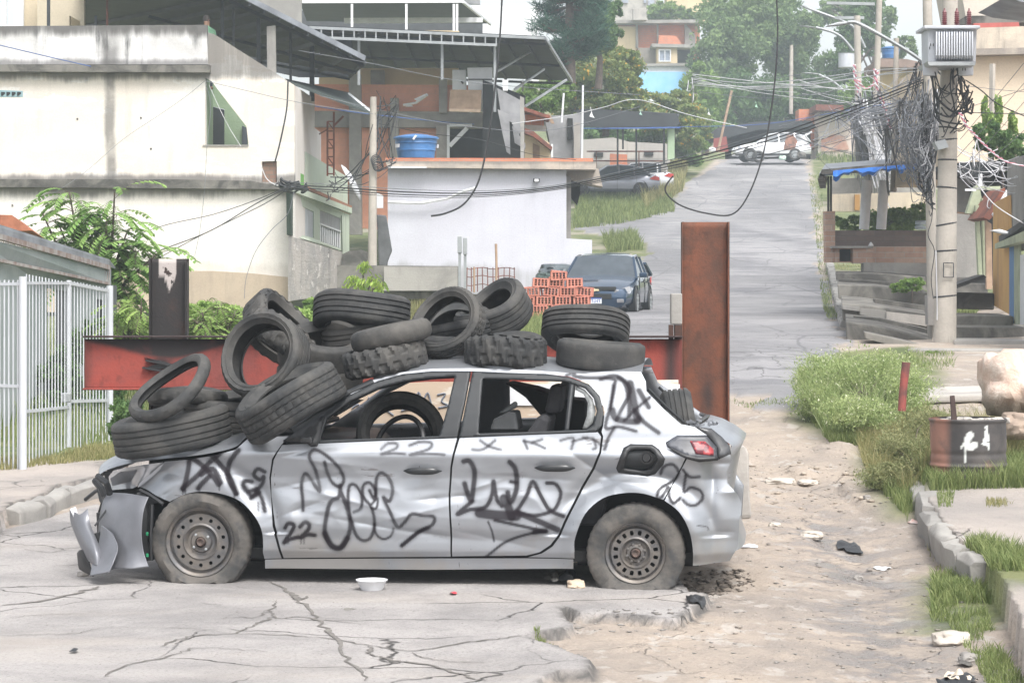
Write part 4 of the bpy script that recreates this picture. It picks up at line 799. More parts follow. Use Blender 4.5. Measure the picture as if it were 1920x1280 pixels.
tyre(603, 655, 15.95, .27, .165, .2, (.06, -.34, .93), 'smooth tyre lying to the right of the standing tyre with its hole visible', 'bald')
tyre(600, 712, 16.0, .27, .165, .2, (.06, -.05, .98), 'dark tyre at the bottom of the heap on the windscreen edge', 'bald')
tyre(542, 750, 15.1, .325, .20, .225, (-.47, -.16, .87), 'block-tread tyre sliding down the windscreen pillar', 'block')
tyre(679, 590, 16.1, .305, .19, .20, (.02, .26, 1), 'broad grooved tyre tipped back at the top of the middle heap', 'rib')
tyre(682, 640, 16.15, .27, .17, .18, (.0, .02, 1), 'black tyre under the broad grooved tyre', 'rib')
tyre(733, 628, 15.4, .245, .155, .125, (-.22, -.02, 1), 'narrow tyre tilted on top of the knobbly one above the front window', 'moto')
tyre(722, 674, 15.4, .255, .16, .165, (-.18, .0, 1), 'knobbly off-road tyre on the roof edge above the front window', 'knob')
tyre(838, 606, 15.6, .235, .165, .13, (-.42, -.72, .5), 'thin tyre standing on edge in the middle of the roof', 'block')
tyre(835, 655, 15.9, .25, .16, .19, (-.02, -.05, 1), 'dark tyre lying flat on the roof below the standing thin tyre', 'bald')
tyre(855, 615, 16.0, .25, .16, .17, (-.15, -.3, 1), 'pale dusty tyre leaning inside the standing thin tyre', 'rib')
tyre(925, 586, 16.1, .24, .15, .20, (-.42, -.30, .75), 'fat tyre tipped behind the standing thin tyre, open end up', 'rib')
tyre(948, 658, 15.35, .25, .155, .185, (.0, -.03, 1), 'chunky tractor-tread tyre lying flat on the middle of the roof', 'knob')
tyre(1098, 620, 15.9, .275, .175, .185, (.10, .42, 1), 'worn tyre tipped up behind the rear roof tyre', 'rib')
tyre(1126, 666, 15.35, .265, .165, .165, (.07, -.02, 1), 'smooth muddy tyre lying on the rear edge of the roof', 'bald')
tyre(1274, 800, 15.7, .235, .15, .18, (1, -.03, .12), 'tyre standing on edge in the broken rear window', 'rib')
tyre(752, 818, 15.55, .27, .19, .18, (.10, -.85, .32), 'tyre dumped inside the car behind the steering wheel', 'bald')
# ------------------------------------------------------------------ red steel beam and posts
def steelmat(name, c, c2, burn, bz=None):
    t = NT(name); base = t.mix(t.ramp(t.noise(1.6, 8, .7), .42, .62), c, c2); base = t.mix(t.ramp(t.noise(14, 6, .7, vec=t.pos((1, 1, .6))), .5, .68, 0, .5), base, tuple(x * .5 for x in c2))
    b_ = t.attr('burn'); base = t.mix(t.math('MULTIPLY', b_, t.ramp(t.noise(3, 6, .65), .2, .5, .55, 1)), base, burn); pe = t.attr('peel'); base = t.mix(t.math('MULTIPLY', pe, t.ramp(t.noise(12, 6, .6), .40, .44)), base, (.40, .36, .34))
    t.out(base, .8); t.bump(t.noise(45, 6, .7), .5, .008); return t.m
M['beam'] = steelmat('beam_red', (.27, .05, .035), (.19, .048, .04), (.022, .018, .018)); M['post'] = steelmat('post_rust', (.165, .055, .027), (.075, .036, .024), (.02, .018, .018))
def plate(name, w_, h_, th, fn, mat, parent, n=(60, 24), wx='x'):
    """a subdivided plate in its own frame: x in 0..w, z in 0..h, carrying the burn/peel masks"""
    nx, nz = n; V = []; at = {'burn': [], 'peel': []}; 
    for s in (0, 1):
        for j in range(nz + 1):
            for i in range(nx + 1):
                x, z = w_ * i / nx, h_ * j / nz; V.append((x, s * th, z) if wx == 'x' else (s * th, x, z)); b_, p_ = fn(x, z); at['burn'].append(b_); at['peel'].append(p_)
    m = (nx + 1) * (nz + 1); Fc = []
    for s in (0, 1):
        for j in range(nz):
            for i in range(nx): a_ = s * m + j * (nx + 1) + i; Fc.append((a_, a_ + 1, a_ + nx + 2, a_ + nx + 1) if (s == 0) == (wx == 'x') else (a_, a_ + nx + 1, a_ + nx + 2, a_ + 1))
    for i in range(nx): Fc += [(i, i + m, i + 1 + m, i + 1), (nz * (nx + 1) + i, nz * (nx + 1) + i + 1, nz * (nx + 1) + i + 1 + m, nz * (nx + 1) + i + m)]
    for j in range(nz): a_ = j * (nx + 1); Fc += [(a_, a_ + nx + 1, a_ + nx + 1 + m, a_ + m), (a_ + nx, a_ + nx + m, a_ + 2 * nx + 1 + m, a_ + 2 * nx + 1)]
    return np_mesh(name, V, Fc, mat, parent, False, at)
YB = 17.3; pL = P(155, 730, YB); pR = P(1279, 716, YB + .05); Lb = pR.x - pL.x; zB0 = P(0, 731, YB).z; zB1 = P(0, 633, YB).z
beam = empty('steel_beam', (pL.x, YB, zB0), 0, 'long red painted steel beam with soot marks lying across behind the car', 'beam')
def fb_(x, z):
    b_ = 0; u = x / Lb
    if z > .33 - .0: b_ = .9
    d = math.exp(-((u - .15) / .085) ** 2) * .115 + math.exp(-((u - .08) / .09) ** 2) * .03; top = zB1 - zB0
    b_ = max(b_, float(sm(-.02, .02, z - (top - .02 - d))))
    b_ = max(b_, math.exp(-(((u - .128) / .018) ** 2 + ((z - .17) / .05) ** 2)) * 1.1, .5 * math.exp(-(((u - .003) / .01) ** 2)))
    b_ = max(b_, float(sm(.955, .985, u)) * (.75 + .25 * math.sin(x * 40)), .7 * math.exp(-((u - .975) / .006) ** 2)); return min(1, b_), 0
web = plate('beam_web', Lb, zB1 - zB0 - .02, .012, fb_, M['beam'], beam, (220, 30)); web.location = (0, .07, .01)
tf = plate('top_flange', Lb, .15, .012, lambda x, z: (.95, 0), M['beam'], beam, (60, 2)); tf.rotation_euler = (R(-90), 0, 0); tf.location = (0, 0, zB1 - zB0)
tf.rotation_euler = (R(90), 0, 0); tf.location = (0, .15, zB1 - zB0)
bf = plate('bottom_flange', Lb, .15, .012, lambda x, z: (.35 * vn(np.array([x * 3.]), np.array([1.]), 3)[0], 0), M['beam'], beam, (60, 2)); bf.rotation_euler = (R(90), 0, 0); bf.location = (0, .15, .0)
mb = MB()
mb.add([(Lb * .128 + .02 + a_, .055, .17 + c_) for a_, c_ in ((-.13, .05), (.0, .02), (.07, .0), (0, -.03), (-.12, -.02), (-.02, 0.01))], [(0, 1, 2, 3, 4, 5)]); o = mb.build('torn_metal', M['black'], beam); m_ = o.modifiers.new('s', 'SOLIDIFY'); m_.thickness = .03
mb = MB(); mb.bar((Lb * .128 - .1, .05, .2), (Lb * .128 + .08, .04, .165), .03, .012); mb.bar((Lb * .128 - .12, .045, .15), (Lb * .128 + .06, .035, .12), .03, .012); mb.build('bent_bracket', M['black'], beam)
def post(name, label, px0, px1, pyt, Y, dz, fw_, fn, mat, base_z=-.1, yaw=0.):
    x0, x1 = P(px0, 0, Y).x, P(px1, 0, Y).x; zt = P(0, pyt, Y).z; W_ = x1 - x0; H = zt - base_z
    e = empty(name, ((x0 + x1) / 2, Y, base_z), yaw, label, 'steel post')
    wb = plate('web', W_ - .02, H, .014, fn, mat, e, (30, 60)); wb.location = (-W_ / 2 + .01, .05, 0)
    for s in (-1, 1):
        f_ = plate('flange', dz, H, .012, lambda x, z, s=s: (fn(W_ / 2 * (1 + s) * .96, z)[0], 0), mat, e, (4, 60), 'y'); f_.location = (s * W_ / 2 - (.012 if s > 0 else 0), 0, 0)
    return e
HR = P(0, 415, 17.6).z + .1
post('steel_post', 'tall rusty red steel post standing behind the rear of the car', 1279, 1368, 416, 17.6, .13, 0, lambda x, z: (.35 * math.exp(-((x - .17) / .06) ** 2) * float(sm(0, 1.2, HR - z)) + .5 * math.exp(-((z - 1.1) / .12) ** 2) * math.exp(-((x - .17) / .05) ** 2), 0), M['post'])
HL = P(0, 484, 17.55).z + .1
def pl_(x, z):
    d = HL - z; lim = .19 - abs(x - .12) * 1.1 + .03 * math.sin(x * 60); return (1, 1.0 if d < lim and .055 < x < .17 else 0)
post('steel_post', 'short soot-black steel post with peeling grey paint at its top, rising above the beam', 279, 350, 485, 17.55, .13, 0, pl_, M['post'])
# bolted plate on the right end of the beam
e = empty('post_bracket', P(1268, 726, 17.42), 0, 'narrow upright bracket clamped between the beam end and the tall post', 'bracket')
a_ = P(1258, 550, 17.42) - e.location; b__ = P(1279, 608, 17.42) - e.location
mb = MB(); mb.bb(a_.x, b__.x, -.01, .12, b__.z, a_.z); mb.build('upper_block', M['conc'], e, bevel=.008)
mb = MB(); mb.bb(b__.x - .05, b__.x, -.02, .1, -.02, b__.z - .003); mb.bb(b__.x - .09, b__.x - .06, -.015, .05, .0, b__.z - .003); mb.build('burnt_strip', simple('burnt_steel', (.03, .022, .02), .8, .4, 8, c2=(.09, .035, .02)), e)
# low concrete barrier behind the car and the pale graffitied board
b = MB(); b.v = []
pts = [(1366, 975), (1364, 850), (1372, 838), (1398, 836), (1404, 850), (1406, 930), (1410, 972)]
o = MB().prism([P(px, py, 16.9) for px, py in pts], (0, .28, 0)).build('concrete_block', M['conc_light'], bevel=.02); tag(o, 'pale concrete block standing on end behind the rear bumper', 'concrete block')
t = NT('pale_board'); base = t.mix(t.ramp(t.noise(1.5, 6), .35, .7), (.56, .44, .33), (.46, .38, .30)); base = t.mix(t.ramp(t.noise(2, 5, .6, vec=t.pos((1, 1, 4))), .55, .6), base, (.66, .60, .52))
sc1 = t.n('ShaderNodeTexNoise', {'Vector': t.pos((6, 1, 9)), 'Scale': 1.2, 'Detail': 1., 'Distortion': 2.}).outputs[0]; ab = t.math('ABSOLUTE', t.math('SUBTRACT', sc1, .5)); t.out(base, .85); M['board'] = t.m
bd = empty('graffiti_board', P(955, 800, 17.1), 0, 'long pale board with grey scribbles leaning under the beam, seen through the car windows', 'board')
pc_ = P(955, 800, 17.1); mb = MB()
pts = [(610, 830), (622, 738), (690, 722), (800, 716), (950, 716), (1272, 712), (1273, 746), (1210, 790), (1180, 900), (610, 900)]
mb.prism([P(px, py, 17.1) - pc_ for px, py in pts], (0, .03, 0)); mb.build('board_panel', M['board'], bd)
mb = MB(); q0_ = P(925, 712, 17.08) - pc_; q1_ = P(1275, 760, 17.08) - pc_; mb.bb(q0_.x, q1_.x, -.012, .0, q1_.z, q0_.z - .03); mb.build('white_sheet', M['white'], bd)
mb = MB()
for pts in [[(690, 745), (705, 752), (698, 765), (688, 758)], [(715, 742), (728, 738), (722, 752), (735, 758)], [(742, 752), (752, 738), (765, 742), (758, 755), (745, 760)], [(775, 758), (785, 735), (792, 752), (802, 736), (808, 756)], [(820, 740), (835, 738), (828, 752), (840, 760), (822, 764)], [(700, 775), (720, 768), (738, 778)], [(660, 765), (672, 758), (680, 770)], [(752, 770), (772, 765)], [(845, 742), (852, 755)]]:
    mb.tube([P(px, py, 17.095) - pc_ for px, py in [(p[0], p[1]) for p in smooth_line([(x, y, 0) for x, y in pts], 4)]], .006, 5)
mb.build('scribbles', simple('scribble_grey', (.22, .24, .28), .9, .2, bump=0), bd)
# ------------------------------------------------------------------ left: fence, shed, big plastered house
def zat(py, Y): return CH + (CY - py) / F * Y
fn = empty('bar_fence', P(43, 900, 21.8), 0, 'white steel bar fence with a gate along the left sidewalk', 'fence'); fo = fn.location.copy()
def Fp(px, pyt=None):  # fence line: distance as a function of the column
    return lerp(21.8, 26.0, (px - 43) / 163.) if px > 43 else 21.8 + (43 - px) * .004
def fz_top(px): return zat(lerp(508, 541, (px - 43) / 163.), Fp(px)) if px > 43 else zat(525, 21.9)
def fz_bot(px): return zat(lerp(893, 868, (px - 43) / 163.), Fp(px)) if px > 43 else zat(892, 21.9)
mbs = MB(); W3 = lambda px, z: Vector((P(px, 0, Fp(px)).x, Fp(px), z)) - fo
gate = MB()
for k in range(27):
    px = 43 + 6.05 * (k + 1) - .1 * k * (k / 27.) + random.uniform(-.4, .4); tgt = gate if 126 < px < 205 else mbs
    tgt.tube([W3(px, fz_bot(px) + .02), W3(px + .3, fz_top(px) + (.0 if tgt is gate else -.02))], .0058, 6)
for px in np.arange(-60, 40, 8.5): mbs.tube([W3(px, fz_bot(px) + .02), W3(px + random.uniform(-.5, .5), fz_top(px))], .0075, 6)
mbs.build('bars', M['whitefence'], fn, smooth=True)
mb = MB()
for a_, b_, f_ in [(43, 130, .0), (43, 130, .33), (43, 130, .97)]:
    L = lambda px: lerp(fz_bot(px), fz_top(px), [.02, .33, .985][[.0, .33, .97].index(f_)]); mb.bar(W3(a_, L(a_)), W3(b_, L(b_)), .02, .025)
for z_ in (.02, .46, .98): mb.bar(W3(-70, lerp(fz_bot(0), fz_top(0), z_)), W3(43, lerp(fz_bot(0), fz_top(0), z_)), .02, .025)
mb.build('rails', M['whitefence'], fn)
gt = gate.build('gate', M['whitefence'], fn, smooth=True)
mb = MB()
for f_ in (.02, .36, .985): mb.bar(W3(129, lerp(fz_bot(129), fz_top(129), f_)), W3(203, lerp(fz_bot(203), fz_top(203), f_)), .02, .03)
mb.bar(W3(129, fz_bot(129)), W3(129, fz_top(129)), .035, .035); mb.build('gate_frame', M['whitefence'], gt)
mb = MB(); mb.box(W3(124, lerp(fz_bot(124), fz_top(124), .38)), (.09, .05, .09)); mb.build('gate_lock', M['steel'], gt, bevel=.01)
for px, r_ in ((43, .034), (206, .034)):
    mb = MB(); mb.tube([W3(px, fz_bot(px) - .12), W3(px, fz_top(px) + .03)], r_, 10); mb.build('post', M['whitefence'], fn, smooth=True)
# shed with zinc roof behind the fence
M['zinc'] = simple('old_zinc', (.28, .30, .33), .5, .35, 2, .3, c2=(.17, .18, .2)); M['slat'] = simple('rusty_slats', (.36, .34, .33), .7, .5, 5, c2=(.2, .13, .11))
sh = empty('shed', P(60, 870, 27), 0, 'low grey shed with zinc gutter and rusty slatted band behind the white fence', 'shed'); so = sh.location.copy()
Ys_ = lambda px: lerp(25.5, 33.5, (px + 60) / 265.)
ln = lambda pts: [Vector((P(px, py, Ys_(px)).x, Ys_(px), zat(py, Ys_(px)))) - so for px, py in pts]
mb = MB(); mb.prism(ln([(-60, 404), (0, 424), (205, 488), (205, 497), (0, 440), (-60, 424)]), (0, -.12, 0)); mb.build('gutter', M['zinc'], sh)
mb = MB(); mb.prism(ln([(-60, 402), (0, 421), (205, 486), (205, 489), (0, 425), (-60, 407)]), (0, .5, -.1)); mb.build('roof', M['zinc'], sh)
mb = MB()
for px in np.arange(-58, 205, 4.1):
    t0 = lerp(448, 503, px / 205.); t1 = lerp(490, 531, px / 205.); j = random.uniform(-1, 1) + (2 if px > 140 else 0); mb.bar(ln([(px + j, t0)])[0], ln([(px, t1)])[0], .010, .012, (0, 1, 0))
mb.bar(ln([(-58, 428)])[0], ln([(204, 502)])[0], .05, .06); mb.bar(ln([(-58, 476)])[0], ln([(204, 532)])[0], .04, .035); mb.bar(ln([(12, 455)])[0], ln([(12, 492)])[0], .06, .03, (0, 1, 0)); mb.build('slatted_band', M['slat'], sh)
mb = MB(); mb.prism([p + Vector((0, .25, 0)) for p in ln([(-60, 440), (200, 505), (200, 532), (185, 860), (-60, 880)])], (0, .12, 0), [[p + Vector((0, .25, 0)) for p in ln([(78, 540), (128, 548), (128, 800), (78, 800)])], [p + Vector((0, .25, 0)) for p in ln([(172, 560), (185, 562), (185, 700), (172, 700)])]]); mb.build('wall', plaster('shed_wall', (.30, .33, .33), (.22, .26, .25), streak=.3), sh)
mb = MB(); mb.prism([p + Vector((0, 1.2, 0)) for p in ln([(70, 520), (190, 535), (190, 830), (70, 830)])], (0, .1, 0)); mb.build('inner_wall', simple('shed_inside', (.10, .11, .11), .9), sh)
o = MB(); o.prism([P(px, py, 36) for px, py in [(-30, 402), (22, 403), (60, 432), (-30, 436)]], (0, 1, -.1)); o = o.build('tiled_roof', simple('clay_tiles', (.42, .16, .09), .9, .4, 6)); tag(o, 'small orange clay tile roof peeking above the zinc gutter', 'roof')
# big house
M['wall_main'] = plaster('wall_cream', (.64, .575, .50), (.72, .68, .63), streak=.3, patch=1.0, scale=.35, white=(.74, .71, .67))
M['wall_low'] = plaster('wall_lower', (.80, .77, .74), (.74, .69, .63), streak=.2, patch=1.0, scale=.3)
M['parapet'] = plaster('wall_parapet', (.70, .69, .69), (.50, .49, .48), streak=1.6, patch=.9, scale=.9, stain=(.07, .07, .07))
M['green'] = plaster('wall_green', (.36, .46, .30), (.30, .40, .27), streak=.3); M['green2'] = plaster('wall_pale_green', (.55, .62, .50), (.50, .55, .45), streak=.5)
def box_stain(mat, x, w_, z0, z1, c=(.11, .105, .10), a_=.8):
    """one long damp stain running down the wall where a pipe leaks"""
    tr = mat.node_tree; b_ = tr.nodes['Principled BSDF']; old = b_.inputs['Base Color'].links[0].from_socket; q = NT.__new__(NT); q.m = mat; q.t = tr; q.b = b_; q.tc = None
    s = q.n('ShaderNodeSeparateXYZ', {0: q.pos()}); nz_ = q.noise(1.2, 5); dx_ = q.math('ABSOLUTE', q.math('SUBTRACT', q.math('ADD', s.outputs[0], q.math('MULTIPLY', q.math('SUBTRACT', nz_, .5), .22)), x))
    m_ = q.math('MULTIPLY', q.ramp(dx_, w_ * .3, w_, 1, 0), q.ramp(q.noise(1.5, 5), .3, .55, .5, 1)); q.set(b_.inputs['Base Color'], q.mix(q.math('MULTIPLY', m_, a_), old, c))
box_stain(M['wall_main'], P(207, 0, 60).x, .17, 0, 0, a_=.75); box_stain(M['parapet'], P(207, 0, 60).x, .3, 0, 0, a_=.7)
def grime(mat, z0, z1, a_=.8, c=(.10, .095, .09), sx=1.3):
    tr = mat.node_tree; b_ = tr.nodes['Principled BSDF']; old = b_.inputs['Base Color'].links[0].from_socket; q = NT.__new__(NT); q.m = mat; q.t = tr; q.b = b_; q.tc = None
    z = q.n('ShaderNodeSeparateXYZ', {0: q.pos()}).outputs[2]; s = q.noise(sx, 7, .7, vec=q.pos((1, 1, .1))); k = q.ramp(z, z1, z0, 0, 1); m_ = q.ramp(q.math('ADD', q.math('MULTIPLY', k, .55), s), .72, 1.05)
    q.set(b_.inputs['Base Color'], q.mix(q.math('MULTIPLY', m_, a_), old, c))
_z = lambda py: CH + (CY - py) / F * 60.
grime(M['parapet'], _z(50), _z(92), .95); grime(M['parapet'], _z(121), _z(98), .7); grime(M['wall_main'], _z(136), _z(170), .8); grime(M['wall_main'], _z(338), _z(312), .8); grime(M['wall_low'], _z(350), _z(392), .8); grime(M['wall_low'], _z(510), _z(470), .4, (.4, .36, .3))
Yh = 60.; big = empty('plastered_house', (0, 0, 0), 0, 'large cream two-storey house with stained plaster and a roof terrace on the left', 'house')
def part(name, mat, pts, Y=Yh, d=.3, holes=(), parent=big, **kw): return MB().pw(pts, Y, d, holes).build(name, mat, parent, **kw)
tri_o = [(385, 146), (397, 153), (430, 196), (462, 237), (466, 272), (385, 272)]
part('wall', M['wall_main'], [(-90, 134), (390, 134), (390, 61), (404, 66), (470, 108), (552, 160), (552, 345), (-90, 340)], holes=[tri_o, [(491, 303), (519, 302), (519, 345 - 3), (491, 342 - 1)]])
part('parapet', M['parapet'], [(-90, 50), (388, 47), (390, 121), (-90, 121)], Yh - .02, .22)
part('ledge', M['conc_dark'], [(-90, 121), (393, 122), (393, 136), (-90, 134)], Yh - .25, .5); part('ledge', M['conc_dark'], [(-90, 336), (300, 336), (470, 339), (500, 345), (548, 346), (548, 355), (-90, 350)], Yh - .2, .5)
part('lower_wall', M['wall_low'], [(-90, 350), (552, 353), (552, 455), (540, 470), (540, 575), (-90, 575)], Yh + .01)
part('plinth', plaster('plinth_beige', (.50, .41, .31), (.42, .34, .26), streak=.3), [(-90, 506), (400, 508), (470, 512), (545, 520), (545, 585), (-90, 585)], Yh - .06, .2)
part('brick_patch', masonry('patch_brick', (.32, .2, .14), (.26, .15, .11), (.2, .17, .14), .2, .1), [(492, 303), (518, 303), (518, 342), (492, 341)], Yh + .1, .15)
part('stair_room', M['green'], [(360, 130), (480, 130), (480, 275), (360, 275)], Yh + 1.6, .1, holes=[[(396, 199), (421, 205), (421, 271), (396, 271)]])
part('stair_door', simple('dark_door', (.04, .045, .05), .6), [(397, 200), (420, 206), (420, 271), (397, 271)], Yh + 1.55, .1)
part('stair_window', M['glass'], [(454, 236), (464, 240), (464, 271), (454, 271)], Yh + 1.5, .08)
part('stair_side', M['green'], [(384.6, 140), (388, 140), (388, 272), (384.6, 272)], Yh + .3, 1.3); part('sill', M['conc'], [(380, 271.5), (466, 271.5), (466, 274), (380, 274)], Yh - .03, .3)
mb = MB(); V = [P(552, 160, 60.3), P(590, 186, 66), P(590, 240, 66), P(602, 249, 68), P(602, 291, 68), P(602, 560, 68), P(552, 560, 60.3)]; mb.prism(V, (-.3, .1, 0)); mb.build('side_wall', plaster('wall_side', (.74, .70, .66), (.66, .61, .56), streak=.25), big)
mb = MB(); tile = simple('blue_tile', (.28, .42, .46), .5, .1, bump=0); mb.pw([(-4, 169), (43, 171), (43, 182), (-4, 182)], Yh - .01, .1); mb.build('vent_tile', tile, big)
mb = MB()
for k in range(4): mb.pw([(2 + k * 10, 172.5), (9 + k * 10, 173), (9 + k * 10, 176), (5 + k * 10, 179.5), (2 + k * 10, 180)], Yh - .03, .03)
mb.build('vent_slots', M['dark'], big)
for px, py in ((264, 221), (283, 279), (23, 385), (145, 223)): mb = MB(); mb.pw([(px - 1.6, py - 1.6), (px + 1.4, py - 1.8), (px + 1.8, py + 1.2), (px - 1, py + 2)], Yh - .015, .05); mb.build('hole', M['conc_dark'], big)
part('terrace_room', plaster('wall_sand', (.68, .58, .42), (.62, .52, .38), streak=.1), [(42, -60), (155, -60), (155, 52), (42, 50)], Yh + 4, .2); part('terrace_wing', plaster('wall_sand_shade', (.55, .48, .36), (.5, .44, .33), streak=.2), [(70, -60), (158, -60), (158, 52), (70, 50)], Yh + 3.2, .2, holes=[[(130, 30), (150, 40), (150, 49), (130, 49)]])
part('terrace_door', M['white'], [(6, -60), (44, -60), (44, 50), (6, 50)], Yh + 3.8, .1, holes=[[(12, -50), (26, -50), (26, 48), (12, 48)]])
M['canopy'] = simple('canopy_dark', (.035, .04, .045), .7, .4, 1.2, bump=.1)
def roofslab(name, A, B, C_, D_, mat, parent, th=.06, edge=None, ribs=0):
    mb = MB(); mb.prism([A, B, C_, D_], (0, 0, th)); o = mb.build(name, mat, parent)
    if ribs:
        mb = MB()
        for k in range(ribs + 1): f_ = k / ribs; mb.bar(A.lerp(B, f_) - Vector((0, 0, .06)), D_.lerp(C_, f_) - Vector((0, 0, .06)), .06, .1)
        for f_ in (.03, .5, .97): mb.bar(A.lerp(D_, f_) - Vector((0, 0, .14)), B.lerp(C_, f_) - Vector((0, 0, .14)), .06, .08)
        mb.build('rafters', M['canopy'], parent)
    if edge: mb = MB(); mb.bar(A + Vector((0, -.02, th / 2)), B + Vector((0, -.02, th / 2)), .05, .13); mb.build('roof_edge', edge, parent)
    return o
c1 = empty('terrace_canopy', (0, 0, 0), 0, 'dark sheet roof with a pale sloping edge over the terrace of the cream house', 'canopy')
roofslab('roof', P(440, -12, 60.5), P(684, 112, 63), P(655, 140, 76), P(150, 48, 76), M['canopy'], c1, edge=M['zinc'], ribs=9)
MB().prism([P(150, -40, 60.6), P(440, -12, 60.5), P(150, 48, 76)], (0, 0, .05)).build('roof_wing', M['canopy'], c1)
for px, pt, pb, Y, w_ in [(91, -20, 50, 61, .07), (201, 0, 50, 62, .05), (417, 0, 78, 61.5, .07), (438, 15, 92, 61.5, .05), (485, 35, 118, 62, .09), (545, 50, 165, 63, .06), (585, 80, 190, 65, .12), (180, 30, 50, 62, .07)]:
    a_, b_ = P(px, pt, Y), P(px, pb, Y); MB().bar(a_, b_, w_, w_).build('post', M['canopy'] if px not in (201,) else M['rust'], c1)
MB().pw([(150, 20), (470, 30), (660, 70), (660, 145), (560, 145), (150, 56)], 77, .1).build('shade_sheet', simple('terrace_shade', (.05, .055, .06), .9), c1)  # near-black sheet added as painted shade under the canopy
o = MB().pw([(500, 50), (516, 48), (517, 140), (501, 140)], 61.5, .2).build('concrete_post', M['conc']); tag(o, 'grey concrete post standing behind the sloping stair wall', 'post')
mb = MB(); mb.v = []
for k in range(24): mb.bar(P(190 + k * 8.2, 37 + k * .1, 75), P(190 + k * 8.2, 46, 75), .02)
mb.bar(P(188, 34, 75), P(385, 41, 75), .05); mb.bar(P(188, 44, 75), P(385, 47, 75), .05); o = mb.build('terrace_railing', M['rust']); tag(o, 'rusty railing at the back of the terrace under the dark canopy', 'railing')
# canopy above the lane and the lattice tower
c2_ = empty('lane_canopy', (0, 0, 0), 0, 'dark green sheet roof with scalloped white edge between cream house and brick house', 'canopy')
roofslab('roof', P(545, 158, 62), P(703, 218, 62.5), P(655, 178, 68), P(535, 152, 66), simple('canopy_green', (.045, .06, .055), .7), c2_)
mb = MB()
for k in range(22): a_ = P(655, 178, 64).lerp(P(706, 219, 62.4), k / 21); mb.box(a_ + Vector((0, -.05, .02)), (.05, .06, .05), Matrix.Rotation(R(45), 3, 'Y'))
mb.build('white_edge', M['white'], c2_)
tw = empty('lattice_mast', P(620, 320, 64), 0, 'thin rusty lattice mast under the green canopy', 'mast'); mb = MB(); to = tw.location.copy()
for px in (614, 626): mb.bar(P(px, 228, 64) - to, P(px, 330, 64) - to, .045)
for py in (228, 246, 262, 278, 294, 310, 326): mb.bar(P(614, py, 64) - to, P(626, py, 64) - to, .03)
for py in (228, 262, 294): mb.bar(P(614, py, 64) - to, P(626, py + 16, 64) - to, .025)
mb.bar(P(626, 210, 64) - to, P(626, 240, 64) - to, .05); mb.bar(P(626, 236, 64) - to, P(644, 218, 64) - to, .05); mb.bar(P(598, 252, 64) - to, P(614, 243, 64) - to, .03); mb.build('lattice', M['rust'], tw)
# small green house in the lane (its front runs away from the street)
gh = empty('green_house', (0, 0, 0), 0, 'small pale green house front beside the cream house, with barred window and brick-pattern panel', 'house')
Yg = lambda px: lerp(60.4, 73., (px - 550) / 105.)
gp = lambda name, mat, pts, off=0, d=.25, holes=(), par=gh: (lambda m_: m_.prism([P(a_, b_, Yg(a_) + off) for a_, b_ in pts], (-.1, d, 0), [[P(a_, b_, Yg(a_) + off) for a_, b_ in h] for h in holes]).build(name, mat, par))(MB())
gp('upper_wall', M['green2'], [(572, 284), (600, 302), (652, 332), (652, 392), (572, 348)])
gp('side_window', simple('lime_reveal', (.16, .42, .08), .8), [(558, 322), (570, 328), (570, 352), (558, 348)], -.1, .1)
gp('brick_panel', masonry('panel_brick', (.46, .40, .38), (.36, .3, .29), (.62, .60, .56), .35, .2, .03), [(601, 304), (626, 318), (626, 360), (601, 350)], -.06, .1)
gp('wall', M['green2'], [(549, 358), (655, 402), (655, 500), (640, 490), (640, 470), (549, 442)], 0, .25, [[(564, 386), (588, 397), (588, 446), (564, 440)], [(600, 394), (638, 409), (638, 466), (600, 452)]])
gp('eave', M['green2'], [(546, 346), (660, 390), (660, 400), (546, 358)], -.6, .9); gp('roof_tiles', simple('clay_tiles_small', (.38, .17, .1), .9), [(574, 348), (660, 386), (660, 391), (574, 354)], -.6, .9)
gp('door', simple('grey_metal_door', (.45, .48, .52), .5), [(565, 387), (587, 398), (587, 446), (565, 440)], .15, .1); gp('window', simple('window_shade', (.22, .23, .24), .5), [(600, 394), (638, 409), (638, 466), (600, 452)], .15, .1)
mb = MB()
for k in range(10): px = 601 + k * 4; mb.bar(P(px, 420 + k * 1.6, Yg(px) - .05), P(px, 452 + k * 1.4, Yg(px) - .05), .03)
mb.bar(P(600, 420, Yg(600) - .05), P(638, 434, Yg(638) - .05), .04); mb.build('window_grille', M['white'], gh)
gp('column', M['green2'], [(641, 404), (653, 406), (655, 500), (643, 496)], -.3, .3)
gp('corner_gap', simple('dark_green_gap', (.05, .08, .06), .8), [(544, 352), (550, 354), (550, 442), (545, 440)], -.3, .1)
mb = MB(); mb.prism([P(a_, b_, lerp(59.5, 64, (a_ - 540) / 100.)) for a_, b_ in [(540, 442), (560, 448), (640, 472), (636, 500), (636, 548), (600, 556), (540, 565)]], (0, .5, 0)); o = mb.build('rough_base_wall', plaster('rubble_wall', (.50, .46, .43), (.36, .34, .33), streak=.8, scale=1.4, peel=(.62, .59, .56), bump=.8)); tag(o, 'rough grey rubble base wall under the pale green house', 'wall')
mb = MB(); mb.prism([P(a_, b_, 70) for a_, b_ in [(655, 470), (676, 468), (696, 475), (700, 520), (640, 540), (636, 480)]], (0, .3, 0)); o = mb.build('mossy_wall', plaster('mossy', (.26, .25, .23), (.13, .125, .115), streak=.9, scale=1.5)); tag(o, 'dark mossy wall at the end of the lane left of the pole', 'wall')
